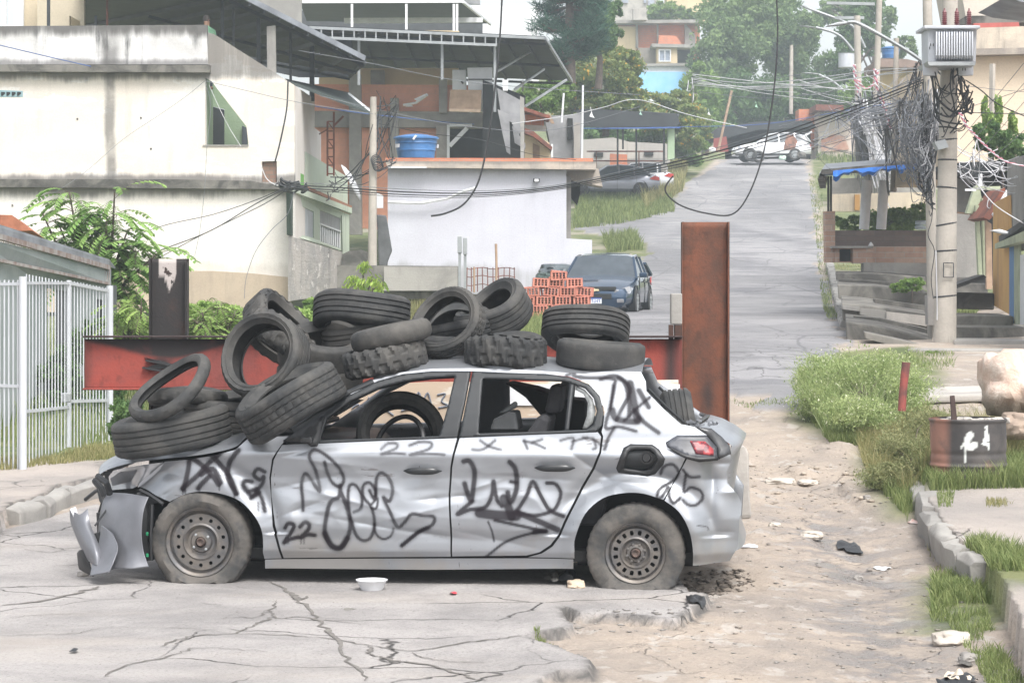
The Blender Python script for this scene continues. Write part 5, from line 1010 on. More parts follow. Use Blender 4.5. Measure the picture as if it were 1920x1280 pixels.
dish = MB(); dish.lathe([(0, .05), (.2, .04), (.38, .0), (.5, -.06)], P(662, 340, 63), 20, Matrix.Rotation(R(62), 3, 'Y')); o = dish.build('satellite_dish', M['white'], smooth=True); tag(o, 'white satellite dish on the corner of the pale green house', 'satellite dish'); m_ = o.modifiers.new('s', 'SOLIDIFY'); m_.thickness = .02
# low yard wall, twin posts, wire fence
o = MB().prism([P(a_, b_, 57) for a_, b_ in [(632, 497), (862, 499), (862, 560), (632, 560)]], (0, .25, 0)).build('yard_wall', M['conc_dark']); tag(o, 'low mossy concrete wall in front of the white house', 'wall')
o = MB().prism([P(a_, b_, 56.8) for a_, b_ in [(720, 500), (858, 500), (858, 545), (720, 545)]], (0, .1, 0)).build('wall_render', M['conc']); tag(o, 'grey rendered stretch at the right of the low yard wall', 'wall')
for px, pt in ((862, 443), (872, 446)):
    e = empty('metal_post', P(px, 545, 55), 0, f'short galvanised post with a clamp, {"left" if px < 866 else "right"} of the pair by the white house', 'post', 'twin metal posts'); h_ = zat(pt, 55) - e.location.z
    MB().bar((0, 0, -.1), (0, 0, h_), .06).build('pole', M['steel'], e); MB().box((0, -.02, h_ - .18), (.09, .08, .36)).build('clamp', M['steel'], e, bevel=.01)
e = empty('wire_fence', P(920, 545, 56), 0, 'low barbed wire fence with a crooked wooden stake before the white wall', 'fence'); eo = e.location.copy(); mb = MB()
for k in range(10): px = 875 + k * 10; mb.tube([P(px + random.uniform(-1, 1), 547, 56) - eo, P(px + random.uniform(-1.5, 1.5), 501, 56) - eo], .012, 5)
for py in (503, 518, 534): mb.tube([P(870 + k * 12, py + 2 * math.sin(k * 1.7), 56) - eo for k in range(9)], .01, 5)
mb.build('wires', M['rust'], e); mb = MB(); mb.tube([P(930, 548, 56) - eo, P(931, 500, 56) - eo, P(930, 457, 56) - eo], .028, 6); mb.tube([P(889, 548, 56) - eo, P(889, 500, 56) - eo], .022, 6); mb.build('stake', M['wood'], e)
# person on the terrace: only head and shoulders show above the parapet
def person(loc, rz, label, hair=(.03, .022, .02), skin=(.30, .17, .11), shirt=(.12, .26, .16), trousers=(.06, .07, .1)):
    e = empty('person', loc, rz, label, 'person')
    me = bpy.data.meshes.new('body'); pts = [(0, 0, .95), (0, 0, 1.15), (0, 0, 1.38), (0, -.01, 1.5), (0, -.02, 1.58), (0, -.02, 1.68), (-.09, 0, .9), (-.11, 0, .5), (-.11, .02, .08), (.09, 0, .9), (.11, 0, .5), (.11, .02, .08), (-.18, 0, 1.4), (-.24, -.02, 1.12), (-.2, -.16, .98), (.18, 0, 1.4), (.24, -.02, 1.12), (.2, -.16, .98), (-.11, -.1, .04), (.11, -.1, .04), (-.17, -.23, .97), (.17, -.23, .97)]
    ed = [(0, 1), (1, 2), (2, 3), (3, 4), (4, 5), (0, 6), (6, 7), (7, 8), (0, 9), (9, 10), (10, 11), (2, 12), (12, 13), (13, 14), (2, 15), (15, 16), (16, 17), (8, 18), (11, 19), (14, 20), (17, 21)]
    rad = [.15, .13, .15, .06, .075, .085, .1, .07, .045, .1, .07, .045, .06, .045, .035, .06, .045, .035, .04, .04, .035, .035]
    me.from_pydata(pts, ed, []); o = link('body', me, simple('skin', skin, .6, .1, bump=0), e); sk = o.modifiers.new('s', 'SKIN')
    for v, r_ in zip(me.skin_vertices[0].data, rad): v.radius = (r_, r_ * .85)
    me.skin_vertices[0].data[0].use_root = True; o.modifiers.new('ss', 'SUBSURF').levels = 1; o.modifiers['ss'].render_levels = 2
    def tub(name, ids, k, m_):
        mb = MB()
        for ch in ids: mb.tube([pts[i] for i in ch], [rad[i] * k for i in ch], 12)
        mb.build(name, m_, e, smooth=True)
    tub('shirt', [(0, 1, 2, 3), (2, 12, 13), (2, 15, 16)], 1.18, simple('shirt_cloth', shirt, .9)); tub('trousers', [(0, 6, 7, 8), (0, 9, 10, 11)], 1.2, simple('trouser_cloth', trousers, .9))
    mb = MB(); mb.lathe([(.0, .115), (.05, .10), (.088, .05), (.092, .0), (.085, -.04)], (0, .005, 1.68), 14); mb.build('hair', simple('hair', hair, .8, .1), e, smooth=True)
    mb = MB(); mb.box((0, -.1, 1.655), (.02, .03, .03)); mb.lathe([(0, .008), (.011, 0), (0, -.008)], (-.03, -.085, 1.675), 6); mb.lathe([(0, .008), (.011, 0), (0, -.008)], (.03, -.085, 1.675), 6); mb.box((0, -.088, 1.62), (.04, .01, .008)); mb.build('face', simple('face_dark', (.14, .07, .05), .6), e)
    return e
person((P(387, 0, 60.9).x, 60.9, zat(31, 60.9) - 1.76), R(35), 'person with short dark hair and green shirt standing on the terrace behind the parapet')
# ------------------------------------------------------------------ centre: brick house, white house, shacks, far houses
M['pink'] = masonry('clay_block_pink', (.82, .40, .27), (.78, .36, .24), (.72, .38, .28), .4, .2, .008, .3); M['brick'] = masonry('clay_block', (.62, .22, .11), (.54, .18, .10), (.42, .26, .2), .3, .19, .012)
M['cream'] = plaster('wall_yellow_cream', (.68, .54, .33), (.60, .48, .32), streak=.2); M['whitewall'] = plaster('wall_bluish_white', (.60, .61, .67), (.54, .54, .60), streak=.12, patch=.6, scale=.3, peel=None)
M['grey_sheet'] = simple('weathered_sheet', (.30, .30, .31), .8, .4, 1.5); M['fridge'] = simple('white_enamel', (.72, .74, .77), .4, .1, bump=0)
def house(name, label, parts, cat='house', group=None):
    e = empty(name, (0, 0, 0), 0, label, cat, group)
    for pn, mt, pts, Y, d, *h in parts: MB().pw(pts, Y, d, h[0] if h else ()).build(pn, M[mt] if isinstance(mt, str) else mt, e)
    return e
bh = house('brick_house', 'unfinished pinkish brick house with grey concrete columns behind the white house', [
    ('wall', 'pink', [(585, 158), (905, 160), (905, 213), (585, 208)], 80, .2), ('wall', 'pink', [(585, 236), (822, 238), (822, 420), (700, 430), (585, 420)], 80, .2),
    ('floor_slab', 'conc', [(585, 208), (940, 210), (940, 240), (585, 238)], 79.7, .6), ('column', 'conc', [(654, 140), (676, 140), (678, 440), (655, 440)], 79.5, .5), ('column', 'conc', [(732, 184), (747, 184), (748, 300), (731, 300)], 79.5, .5),
    ('column', 'conc', [(823, 148), (838, 148), (838, 212), (823, 212)], 79.5, .5), ('column', 'conc_light', [(818, 236), (840, 236), (840, 300), (818, 300)], 79.4, .4), ('upper_room', 'cream', [(598, 128), (860, 128), (860, 160), (598, 160)], 84, .2),
    ('upper_pillar', 'conc', [(695, 132), (720, 132), (722, 160), (695, 160)], 83.7, .2), ('white_frame', 'white', [(838, 234), (843, 234), (843, 300), (838, 300)], 79.2, .1), ('dark_room', 'dark', [(842, 236), (985, 236), (985, 300), (842, 300)], 81, .1)])
mb = MB(); mb.bar(P(843, 274, 79.1), P(876, 240, 79.1), .12); mb.bar(P(843, 235, 79.1), P(885, 235, 79.1), .08); mb.build('white_brace', M['white'], bh)
# back roofs
r2 = empty('lean_to_roof', (0, 0, 0), 0, 'wide dark sheet roof on a steel truss above the brick house', 'roof')
roofslab('roof', P(560, 50, 76), P(1022, 72, 76), P(1072, 152, 90), P(590, 134, 92), M['canopy'], r2, ribs=12)
mb = MB(); mb.bar(P(580, 52, 76), P(1022, 72, 76), .06, .08); mb.bar(P(580, 70, 76), P(932, 85, 76), .06, .08)
for k in range(18): px = 582 + k * 20.5; mb.bar(P(px, 52 + k * .9, 76), P(px, 70 + k * .8, 76), .04)
mb.bar(P(1022, 72, 76), P(1072, 152, 86), .07, .09); mb.build('truss', M['steel'], r2)
mb = MB()
for px, pt, pb in ((673, 62, 160), (829, 84, 150), (928, 76, 210)): mb.bar(P(px, pt, 76.5), P(px, pb, 76.5), .08)
for a_, b_ in (((932, 134), (998, 95)), ((984, 200), (1062, 150)), ((965, 168), (1020, 130)), ((980, 152), (980, 170))): mb.bar(P(*a_, 77), P(*b_, 80), .06)
mb.build('posts', M['steel'], r2)
for k in range(11):
    pass
mb = MB()
for k in range(26): a_ = P(1022, 72, 75.9).lerp(P(1072, 150, 85.8), k / 25); mb.box(a_, (.06, .08, .05), Matrix.Rotation(R(45), 3, 'Y'))
mb.build('scalloped_edge', M['zinc'], r2)
r3 = empty('upper_roof', (0, 0, 0), 0, 'highest dark sheet roof with white front edge and white posts', 'roof')
roofslab('roof', P(562, 5, 100), P(868, 4, 100), P(918, 45, 112), P(575, 40, 112), M['canopy'], r3, edge=M['white']); mb = MB()
for px in (660, 762, 851, 857): mb.bar(P(px, 8, 100), P(px, 62, 100), .09)
mb.bar(P(868, 4, 100), P(920, 46, 108), .1); mb.bar(P(645, 39, 104), P(905, 38, 104), .12, .2); mb.build('posts', M['white'], r3)
MB().pw([(565, 20), (905, 38), (905, 70), (565, 60)], 113, .1).build('back_wall', simple('shade_wall', (.07, .075, .08), .9), r3)  # back sheet coloured near-black: the shade under this roof is in its paint
MB().pw([(760, 57), (860, 58), (865, 66), (760, 64)], 99, .3).build('parapet', M['cream'], r3)
house('concrete_block_house', 'grey concrete gable end at the top edge behind the dark terrace roof', [('wall', 'conc', [(470, -40), (565, -40), (565, 20), (565, 60), (470, 20)], 95, .3)])
house('white_building', 'blank white building between the dark roofs and the pine tree', [('wall', 'white', [(885, 10), (1010, 12), (1010, 160), (885, 75)], 125, .4), ('roof_line', 'grey_sheet', [(560, -8), (900, -10), (900, 8), (560, 3)], 126, .4)])
# things stored on the brick house
def boxy(name, label, cat, pts, Y, d, mat, extra=None):
    e = empty(name, P(pts[0][0], pts[2][1], Y), 0, label, cat); eo = e.location.copy(); MB().prism([P(a_, b_, Y) - eo for a_, b_ in pts], (0, d, 0)).build('body', M[mat] if isinstance(mat, str) else mat, e, bevel=.02)
    if extra: extra(e, eo)
    return e
boxy('refrigerator', 'tall white fridge standing on the brick house terrace', 'fridge', [(876, 127), (923, 126), (923, 210), (880, 210)], 78.4, .6, 'fridge', lambda e, o: (MB().prism([P(a_, b_, 78.35) - o for a_, b_ in [(878, 148), (923, 148), (923, 150), (878, 150)]], (0, .04, 0)).build('door_gap', M['dark'], e), MB().bar(P(916, 154, 78.3) - o, P(916, 172, 78.3) - o, .05).build('handle', M['steel'], e)))
boxy('white_cabinet', 'smaller white cabinet left of the tall fridge', 'cabinet', [(848, 131), (874, 131), (874, 170), (848, 170)], 78.8, .5, 'fridge', lambda e, o: MB().bar(P(865, 152, 78.75) - o, P(868, 157, 78.75) - o, .05).build('handle', M['black'], e))
boxy('tan_board', 'tan wooden board leaning in front of the white cabinet', 'board', [(844, 168), (903, 169), (902, 206), (900, 212), (841, 209)], 77.8, .05, 'wood', lambda e, o: MB().prism([P(a_, b_, 77.75) - o for a_, b_ in [(843, 204), (901, 205), (901, 211), (842, 209)]], (0, .03, 0)).build('lower_strip', simple('pale_wood', (.6, .45, .33), .8), e))
mb = MB(); mb.tube([P(757, 197, 79.3), P(780, 193, 79), P(801, 178, 78.6)], .04, 6); mb.prism([P(a_, b_, 79.2) for a_, b_ in [(760, 200), (768, 194), (775, 200)]], (0, .06, 0)); mb.prism([P(a_, b_, 79) for a_, b_ in [(776, 186), (800, 175), (802, 180), (784, 190)]], (0, .06, 0)); o = mb.build('broken_antenna', M['white']); tag(o, 'broken white antenna bracket on the pink wall beside the second column', 'antenna')
# white house
M['slabedge'] = plaster('slab_edge', (.50, .43, .36), (.36, .32, .28), streak=.8, scale=1.5)
wh = house('white_house', 'low bluish white house with flat roof in the middle of the picture', [
    ('wall', 'whitewall', [(727, 312), (1062, 314), (1062, 447), (1110, 450), (1110, 560), (727, 545)], 64, .3), ('roof_slab', 'slabedge', [(722, 302), (1118, 303), (1118, 318), (727, 314)], 63.7, 6.0),
    ('brick_course', 'brick', [(722, 296), (1112, 297), (1112, 303), (722, 303)], 63.9, .4), ('canopy', 'slabedge', [(1062, 316), (1122, 316), (1130, 350), (1090, 342), (1064, 332)], 64.6, 1.2),
    ('pillar', 'conc', [(1062, 330), (1071, 332), (1070, 447), (1062, 447)], 64.4, .3), ('door_dark', 'dark', [(1071, 332), (1088, 338), (1088, 362), (1082, 385), (1071, 372)], 65.4, .1), ('roof_trim', 'white', [(727, 312), (800, 313), (800, 315), (727, 315)], 63.6, .2)])
o = boxy('flood_light', 'small square flood light on the white house wall', 'lamp', [(1000, 334), (1012, 334), (1012, 342), (1000, 342)], 63.8, .1, 'black', lambda e, o: MB().prism([P(a_, b_, 63.76) - o for a_, b_ in [(1002, 335.5), (1010, 335.5), (1010, 340.5), (1002, 340.5)]], (0, .03, 0)).build('lens', M['white'], e))
mb = MB(); mb.tube([P(728, 379, 63.8), P(790, 381, 63.8), (P(840, 372, 63.8)), P(866, 360, 63.8), P(893, 352, 63.7)], .04, 6); o = mb.build('drain_pipe', M['white'], smooth=True); tag(o, 'sagging white pipe along the wall of the white house', 'pipe')
o = MB().prism([P(a_, b_, 61) for a_, b_ in [(706, 402), (724, 404), (735, 470), (730, 482), (724, 500), (710, 498)]], (0, .15, 0)).build('hanging_tarp', simple('dark_tarp', (.13, .135, .14), .8, .4, 3, bump=.5, bscale=6), bevel=.03); tag(o, 'dark grey tarp hanging between the pole and the white house', 'tarp')
# blue water tanks
def tank(px0, px1, pyt, pyb, Y, label):
    a_, b_ = P(px0, pyb, Y), P(px1, pyb, Y); r_ = (b_.x - a_.x) / 2; h_ = zat(pyt, Y) - a_.z; e = empty('water_tank', ((a_.x + b_.x) / 2, Y, a_.z), 0, label, 'water tank'); bl = simple('tank_blue', (.05, .17, .40), .4, .25, 3, bump=.05)
    MB().lathe([(0, 0), (r_ * .80, 0), (r_ * .84, h_ * .3), (r_ * .87, h_ * .31), (r_ * .855, h_ * .35), (r_ * .9, h_ * .6), (r_ * .93, h_ * .61), (r_ * .91, h_ * .65), (r_ * .94, h_ * .8)], (0, 0, 0), 36).build('body', bl, e, smooth=40)
    MB().lathe([(r_ * .96, h_ * .76), (r_ * 1.0, h_ * .78), (r_ * 1.0, h_ * .84), (r_ * .9, h_ * .88), (r_ * .5, h_ * .96), (r_ * .1, h_), (0, h_)], (0, 0, 0), 36).build('lid', bl, e, smooth=40); return e, r_, h_
e, r_, h_ = tank(737, 823, 251, 297, 66.3, 'blue water tank on the flat roof of the white house')
mb = MB(); mb.bar((-.05, -r_ * .99, h_ * .72), (.03, -r_ * 1.0, h_ * .88), .05); 
for k, s in enumerate(((-.86, .5), (-.8, .5), (-.74, .5), (.93, .48))): x = s[0] * r_; y = -math.sqrt(max(0, (r_ * .93) ** 2 - x * x)); mb.bar((x, y - .01, h_ * .42), (x + .01, y - .02, h_ * .56), .035)
mb.build('label_marks', M['white'], e)
MB().lathe([(0, 0), (r_ * .85, 0), (r_ * .85, .1), (0, .1)], (P(780, 0, 66.3).x, 66.3, zat(297, 66.3) - .12), 30).build('tank_base', M['conc'], bpy.data.objects['white_house'])
# shacks right of the brick house
sk = empty('tattered_shack', (0, 0, 0), 0, 'dark tattered shack of grey sheets beside the brick house', 'shack')
for nm, mt, pts, Y, d in [('sheet', 'grey_sheet', [(933, 205), (955, 215), (957, 290), (950, 285), (942, 250)], 74, .06), ('sheet', 'grey_sheet', [(932, 165), (980, 190), (985, 225), (970, 260), (960, 230), (940, 220)], 75, .06), ('sheet', 'grey_sheet', [(960, 235), (985, 270), (985, 280), (965, 268)], 73.5, .06), ('back', 'dark', [(905, 150), (985, 180), (985, 300), (905, 300)], 78, .1), ('corner_post', 'conc', [(975, 180), (983, 184), (983, 300), (976, 300)], 73, .15), ('pipe_cap', 'white', [(942, 150), (953, 150), (952, 170), (943, 170)], 76, .3), ('sheet', 'conc_dark', [(905, 215), (935, 214), (930, 236), (905, 236)], 79, .3)]: MB().pw(pts, Y, d).build(nm, M[mt], sk)
house('cream_shack', 'tiny cream house with a brown door and tiled awning right of the tattered shack', [('wall', 'cream', [(984, 245), (1030, 268), (1033, 300), (984, 300)], 76, 2.0, [[(999, 268), (1012, 274), (1012, 297), (999, 297)]]), ('door', 'wood', [(999, 268), (1012, 274), (1012, 297), (999, 297)], 76.1, .1), ('awning', 'rust', [(984, 240), (1000, 246), (1036, 276), (1034, 282), (1000, 256), (984, 250)], 75.4, 1.0), ('upper_wall', 'brick', [(984, 215), (1020, 218), (1020, 236), (984, 234)], 78, .2), ('upper_beam', 'conc', [(984, 234), (1024, 236), (1024, 246), (984, 244)], 77.8, .3), ('upper_roof', 'rust', [(980, 200), (1032, 217), (1030, 222), (980, 207)], 77, 2)])
house('grey_shack', 'narrow shack of grey upright sheets and white door frame left of the dark canopy', [('wall', 'grey_sheet', [(1020, 218), (1090, 214), (1092, 300), (1032, 300), (1030, 262)], 80, 2.), ('door_frame', 'white', [(1033, 270), (1037, 270), (1037, 298), (1033, 298)], 79.8, .1), ('dark_door', 'dark', [(1064, 222), (1074, 222), (1074, 262), (1064, 262)], 79.9, .1), ('light_panel', 'conc_light', [(1076, 230), (1088, 230), (1088, 298), (1076, 298)], 79.7, .1), ('beam', 'wood', [(1024, 215), (1034, 232), (1040, 232), (1030, 212)], 79.4, .1)])
# dark carport with posts, walls behind it
cp = empty('carport', (0, 0, 0), 0, 'black sheet carport with drooping roof above the grey sedan', 'carport')
roofslab('roof', P(1078, 238, 112), P(1262, 241, 112), P(1274, 216, 120), P(1068, 202, 120), M['canopy'], cp); MB().prism([P(a_, b_, 112) for a_, b_ in [(1075, 206), (1110, 204), (1270, 214), (1275, 232), (1262, 241), (1110, 236)]], (0, .1, 0)).build('hanging_sheet', M['canopy'], cp)
for px, pb, w_ in ((1158, 316, .08), (1168, 280, .08), (1193, 318, .08), (1245, 308, .09), (1258, 300, .3)): MB().bar(P(px, 236, 112.5), P(px, pb, 112.5), w_, w_).build('post', M['black'] if w_ < .2 else M['green'], cp)
house('far_yard_wall', 'long low grey wall with two dark vents behind the carport', [('wall', plaster('far_wall', (.46, .42, .38), (.36, .34, .32)), [(1092, 262), (1150, 258), (1180, 266), (1255, 270), (1256, 305), (1092, 312)], 128, .3), ('base_wall', 'conc', [(1092, 300), (1250, 296), (1250, 326), (1092, 330)], 124, .3), ('vent', 'dark', [(1114, 286), (1131, 286), (1131, 294), (1114, 294)], 127.9, .1), ('vent', 'dark', [(1208, 284), (1225, 284), (1225, 292), (1208, 292)], 127.9, .1), ('brick_pier', 'brick', [(1144, 288), (1176, 290), (1176, 326), (1144, 326)], 123, .4)], 'wall')
mb = MB()
for py in (284, 302): mb.bar(P(1100, py, 121), P(1246, py, 121), .06)
for px in (1118, 1158, 1198): mb.bar(P(px, 284, 121), P(px, 316, 121), .05)
o = mb.build('pipe_railing', M['rust']); tag(o, 'thin rusty pipe railing before the long low wall', 'railing')
house('red_roof_shed', 'little red roof among the trees behind the carport', [('roof', 'brick', [(1208, 252), (1226, 240), (1246, 258), (1240, 264), (1214, 263)], 140, 3), ('wall', 'cream', [(1220, 262), (1250, 262), (1252, 272), (1220, 272)], 141, 2)], 'shed')
o = boxy('gate_pillar', 'short pale concrete pillar at the left road edge near the carport', 'pillar', [(1240, 304), (1250, 304), (1250, 323), (1240, 323)], 117, .25, 'conc_light')
# far houses on the hill
house('hill_brick_house', 'orange brick house with a small cream room and white window on the hill', [
    ('wall', 'brick', [(1158, 42), (1312, 40), (1312, 190), (1195, 190), (1195, 90), (1158, 88)], 215, 5), ('roof_edge', 'conc', [(1155, 38), (1316, 37), (1316, 43), (1155, 44)], 213.5, 7), ('side_wall', 'cream', [(1158, 50), (1194, 50), (1194, 95), (1158, 88)], 214.6, .3), ('column', 'conc', [(1192, 44), (1196, 44), (1197, 90), (1192, 90)], 214.4, .4), ('column', 'conc', [(1232, 44), (1235, 44), (1235, 90), (1232, 90)], 214.4, .4), ('column', 'conc', [(1284, 44), (1304, 66), (1304, 90), (1284, 90)], 214.5, .4),
    ('lower_wall', 'slabedge', [(1196, 90), (1262, 90), (1262, 130), (1196, 130)], 214.3, .5), ('room', 'cream', [(1232, 86), (1270, 86), (1270, 122), (1232, 122)], 212, 2), ('room_roof', 'conc', [(1222, 82), (1302, 84), (1302, 90), (1222, 88)], 211.6, 3), ('window_frame', 'white', [(1235, 93), (1258, 93), (1258, 116), (1235, 116)], 211.8, .1, [[(1237, 95), (1246, 95), (1246, 114), (1237, 114)], [(1247.5, 95), (1256, 95), (1256, 114), (1247.5, 114)]]), ('window', simple('far_glass', (.30, .34, .42), .3, bump=0), [(1236, 94), (1257, 94), (1257, 115), (1236, 115)], 211.95, .05), ('porch', 'dark', [(1270, 90), (1300, 90), (1298, 120), (1270, 118)], 213.9, .2), ('box_room', 'brick', [(1236, 66), (1268, 68), (1282, 88), (1234, 86)], 213.2, 1.5)])
house('blue_wall_building', 'white building with a big sky-blue wall below the hill house', [('wall', 'white', [(1198, 124), (1300, 122), (1304, 190), (1198, 190)], 190, 4), ('blue_panel', simple('sky_blue_paint', (.22, .50, .80), .7, .2, 1.2, c2=(.30, .56, .80)), [(1198, 135), (1286, 135), (1286, 180), (1198, 182)], 189.9, .1), ('roof_line', 'conc', [(1196, 120), (1302, 118), (1302, 124), (1196, 124)], 189.7, 4.5)])
gh2 = house('hilltop_house', 'pale grey house with small windows at the top edge behind the brick house', [('wall', 'conc_light', [(1130, -60), (1235, -60), (1235, 45), (1130, 45)], 240, 4), ('wall', 'cream', [(1250, -60), (1330, -60), (1330, 40), (1250, 40)], 245, 4)] + [('window', simple('far_glass2', (.35, .37, .45), .4, bump=0), [(px, pt), (px + w_, pt), (px + w_, pt + 10), (px, pt + 10)], 239.8, .1) for px, pt, w_ in ((1140, -2, 10), (1166, -4, 12), (1215, 0, 12), (1207, -4, 5))])
boxy('round_tank', 'round pale tank on the roof of the orange brick hill house', 'tank', [(1187, 16), (1212, 16), (1212, 38), (1187, 38)], 212, 1.2, 'conc_light')
# lean-to beside the road end
house('roadside_shelter', 'dark low shelter with red wall at the far end of the road', [('roof', 'canopy', [(1328, 256), (1345, 240), (1420, 228), (1520, 226), (1530, 238), (1420, 244), (1350, 262)], 155, 4), ('wall', simple('red_paint', (.25, .06, .05), .8), [(1338, 260), (1362, 256), (1366, 284), (1338, 286)], 154.5, .2), ('back', 'dark', [(1360, 244), (1520, 236), (1520, 300), (1360, 300)], 159, .2)], 'shelter')
house('mural_house', 'pale low building with a faded red mural beyond the white car on the right', [('wall', plaster('wall_mural', (.66, .60, .52), (.62, .52, .46), streak=.2, peel=None), [(1534, 206), (1606, 210), (1606, 306), (1534, 300)], 158, 5), ('mural', simple('mural_red', (.48, .22, .16), .9, .4, .8, c2=(.62, .52, .44)), [(1540, 262), (1562, 252), (1584, 256), (1592, 280), (1560, 284), (1540, 284)], 157.9, .05), ('roof', 'rust', [(1530, 196), (1606, 198), (1606, 210), (1530, 207)], 156.5, 7), ('side_hut', 'brick', [(1498, 205), (1534, 205), (1534, 280), (1512, 280), (1498, 250)], 160, 2)])
def rubble(px, py, Y, w_, h_, label, cat, mat, name='rock', seed=0, d=None, flat=1., base=None):
    """irregular stone: subdivided ball with layered noise, resting on its lowest points"""
    b = bmesh.new(); bmesh.ops.create_icosphere(b, subdivisions=4, radius=1); c = P(px, py, Y); sw = w_ / F * Y / 2; sh_ = h_ / F * Y / 2; dd = d or sw
    for v in b.verts:
        n = v.co.normalized(); k = 1 + .35 * mnoise.noise(n * 1.3 + Vector((seed, 0, 0))) + .16 * mnoise.noise(n * 3.1 + Vector((0, seed, 3))) + .05 * mnoise.noise(n * 9 + Vector((0, seed, 3)))
        q = n * k; q = Vector((max(-.92, min(.92, q.x * 1.05)), q.y, max(-.75, min(.9, q.z)))); v.co = Vector((q.x * sw, q.y * dd, q.z * sh_ * flat))
    me = bpy.data.meshes.new(name); b.to_mesh(me); b.free(); o = link(name, me, M[mat] if isinstance(mat, str) else mat, None, True)
    try: me.set_sharp_from_angle(angle=R(35))
    except Exception: pass
    o.location = c; return tag(o, label, cat)
q = lambda *a: CH + (CY - a[0]) / F * 64.
grime(M['whitewall'], q(520), q(470), .6, (.25, .25, .25)); grime(M['whitewall'], q(312), q(345), .45, (.28, .28, .3)); grime(M['slabedge'], q(303), q(318), .5)
# hollow clay brick pile
t = NT('hollow_brick'); t.out(t.mix(t.ramp(t.noise(3, 5), .35, .65), (.50, .20, .14), (.38, .14, .11)), .9); t.bump(t.noise(30, 4), .3, .01); M['hb'] = t.m
def hbrick():
    mb = MB(); L, H, D_ = .29, .19, .14
    sq = lambda x, z, s: [(x - s, 0, z - s), (x + s, 0, z - s), (x + s, 0, z + s), (x - s, 0, z + s)]
    hs_ = [sq(-L / 2 + .052 + i * .062, .048 + j * .047, .02) for i in range(4) for j in range(3)]
    hs_ = [[(x, 0, z) for x, _, z in h] for h in hs_]
    mb.prism([(-L / 2, 0, 0), (L / 2, 0, 0), (L / 2, 0, H), (-L / 2, 0, H)], (0, D_, 0), hs_); return mb
_hb = hbrick(); hb0 = None; cntb = 0
rows_ = [(0, [-.66, -.36, -.06, .24, .54]), (.19, [-.6, -.3, 0, .3, .58]), (.38, [-.5, -.2, .1, .4]), (.57, [-.42, -.12, .18, .46]), (.76, [-.3, 0, .28]), (.90, [.05])]
for z_, xs in rows_:
    for x_ in xs:
        for dy in (0, .17, .34)[:2 if z_ > .5 else 3]:
            X = P(1045, 0, 53.5).x + x_ * 1.25 + random.uniform(-.03, .03); Yb = 53.5 + dy + random.uniform(-.04, .04) + z_ * .15; zb = zat(606, 53.5) + z_
            if hb0 is None: hb0 = _hb.build('hollow_brick', M['hb']); o = hb0
            else: o = hb0.copy(); col.objects.link(o)
            tilt = random.uniform(-.5, .35) if random.random() < .6 else random.uniform(-.1, .1)
            o.location = (X, Yb, zb); o.rotation_euler = (random.uniform(-.08, .08) if z_ < .7 else random.uniform(-.3, .3), random.uniform(-.06, .06) * (1 + z_ * 2), tilt); o.scale = (1.15, 1.1, .98)
            tag(o, 'orange hollow clay brick in the loose pile before the dark parked sedan', 'brick', 'hollow bricks piled by the road'); cntb += 1
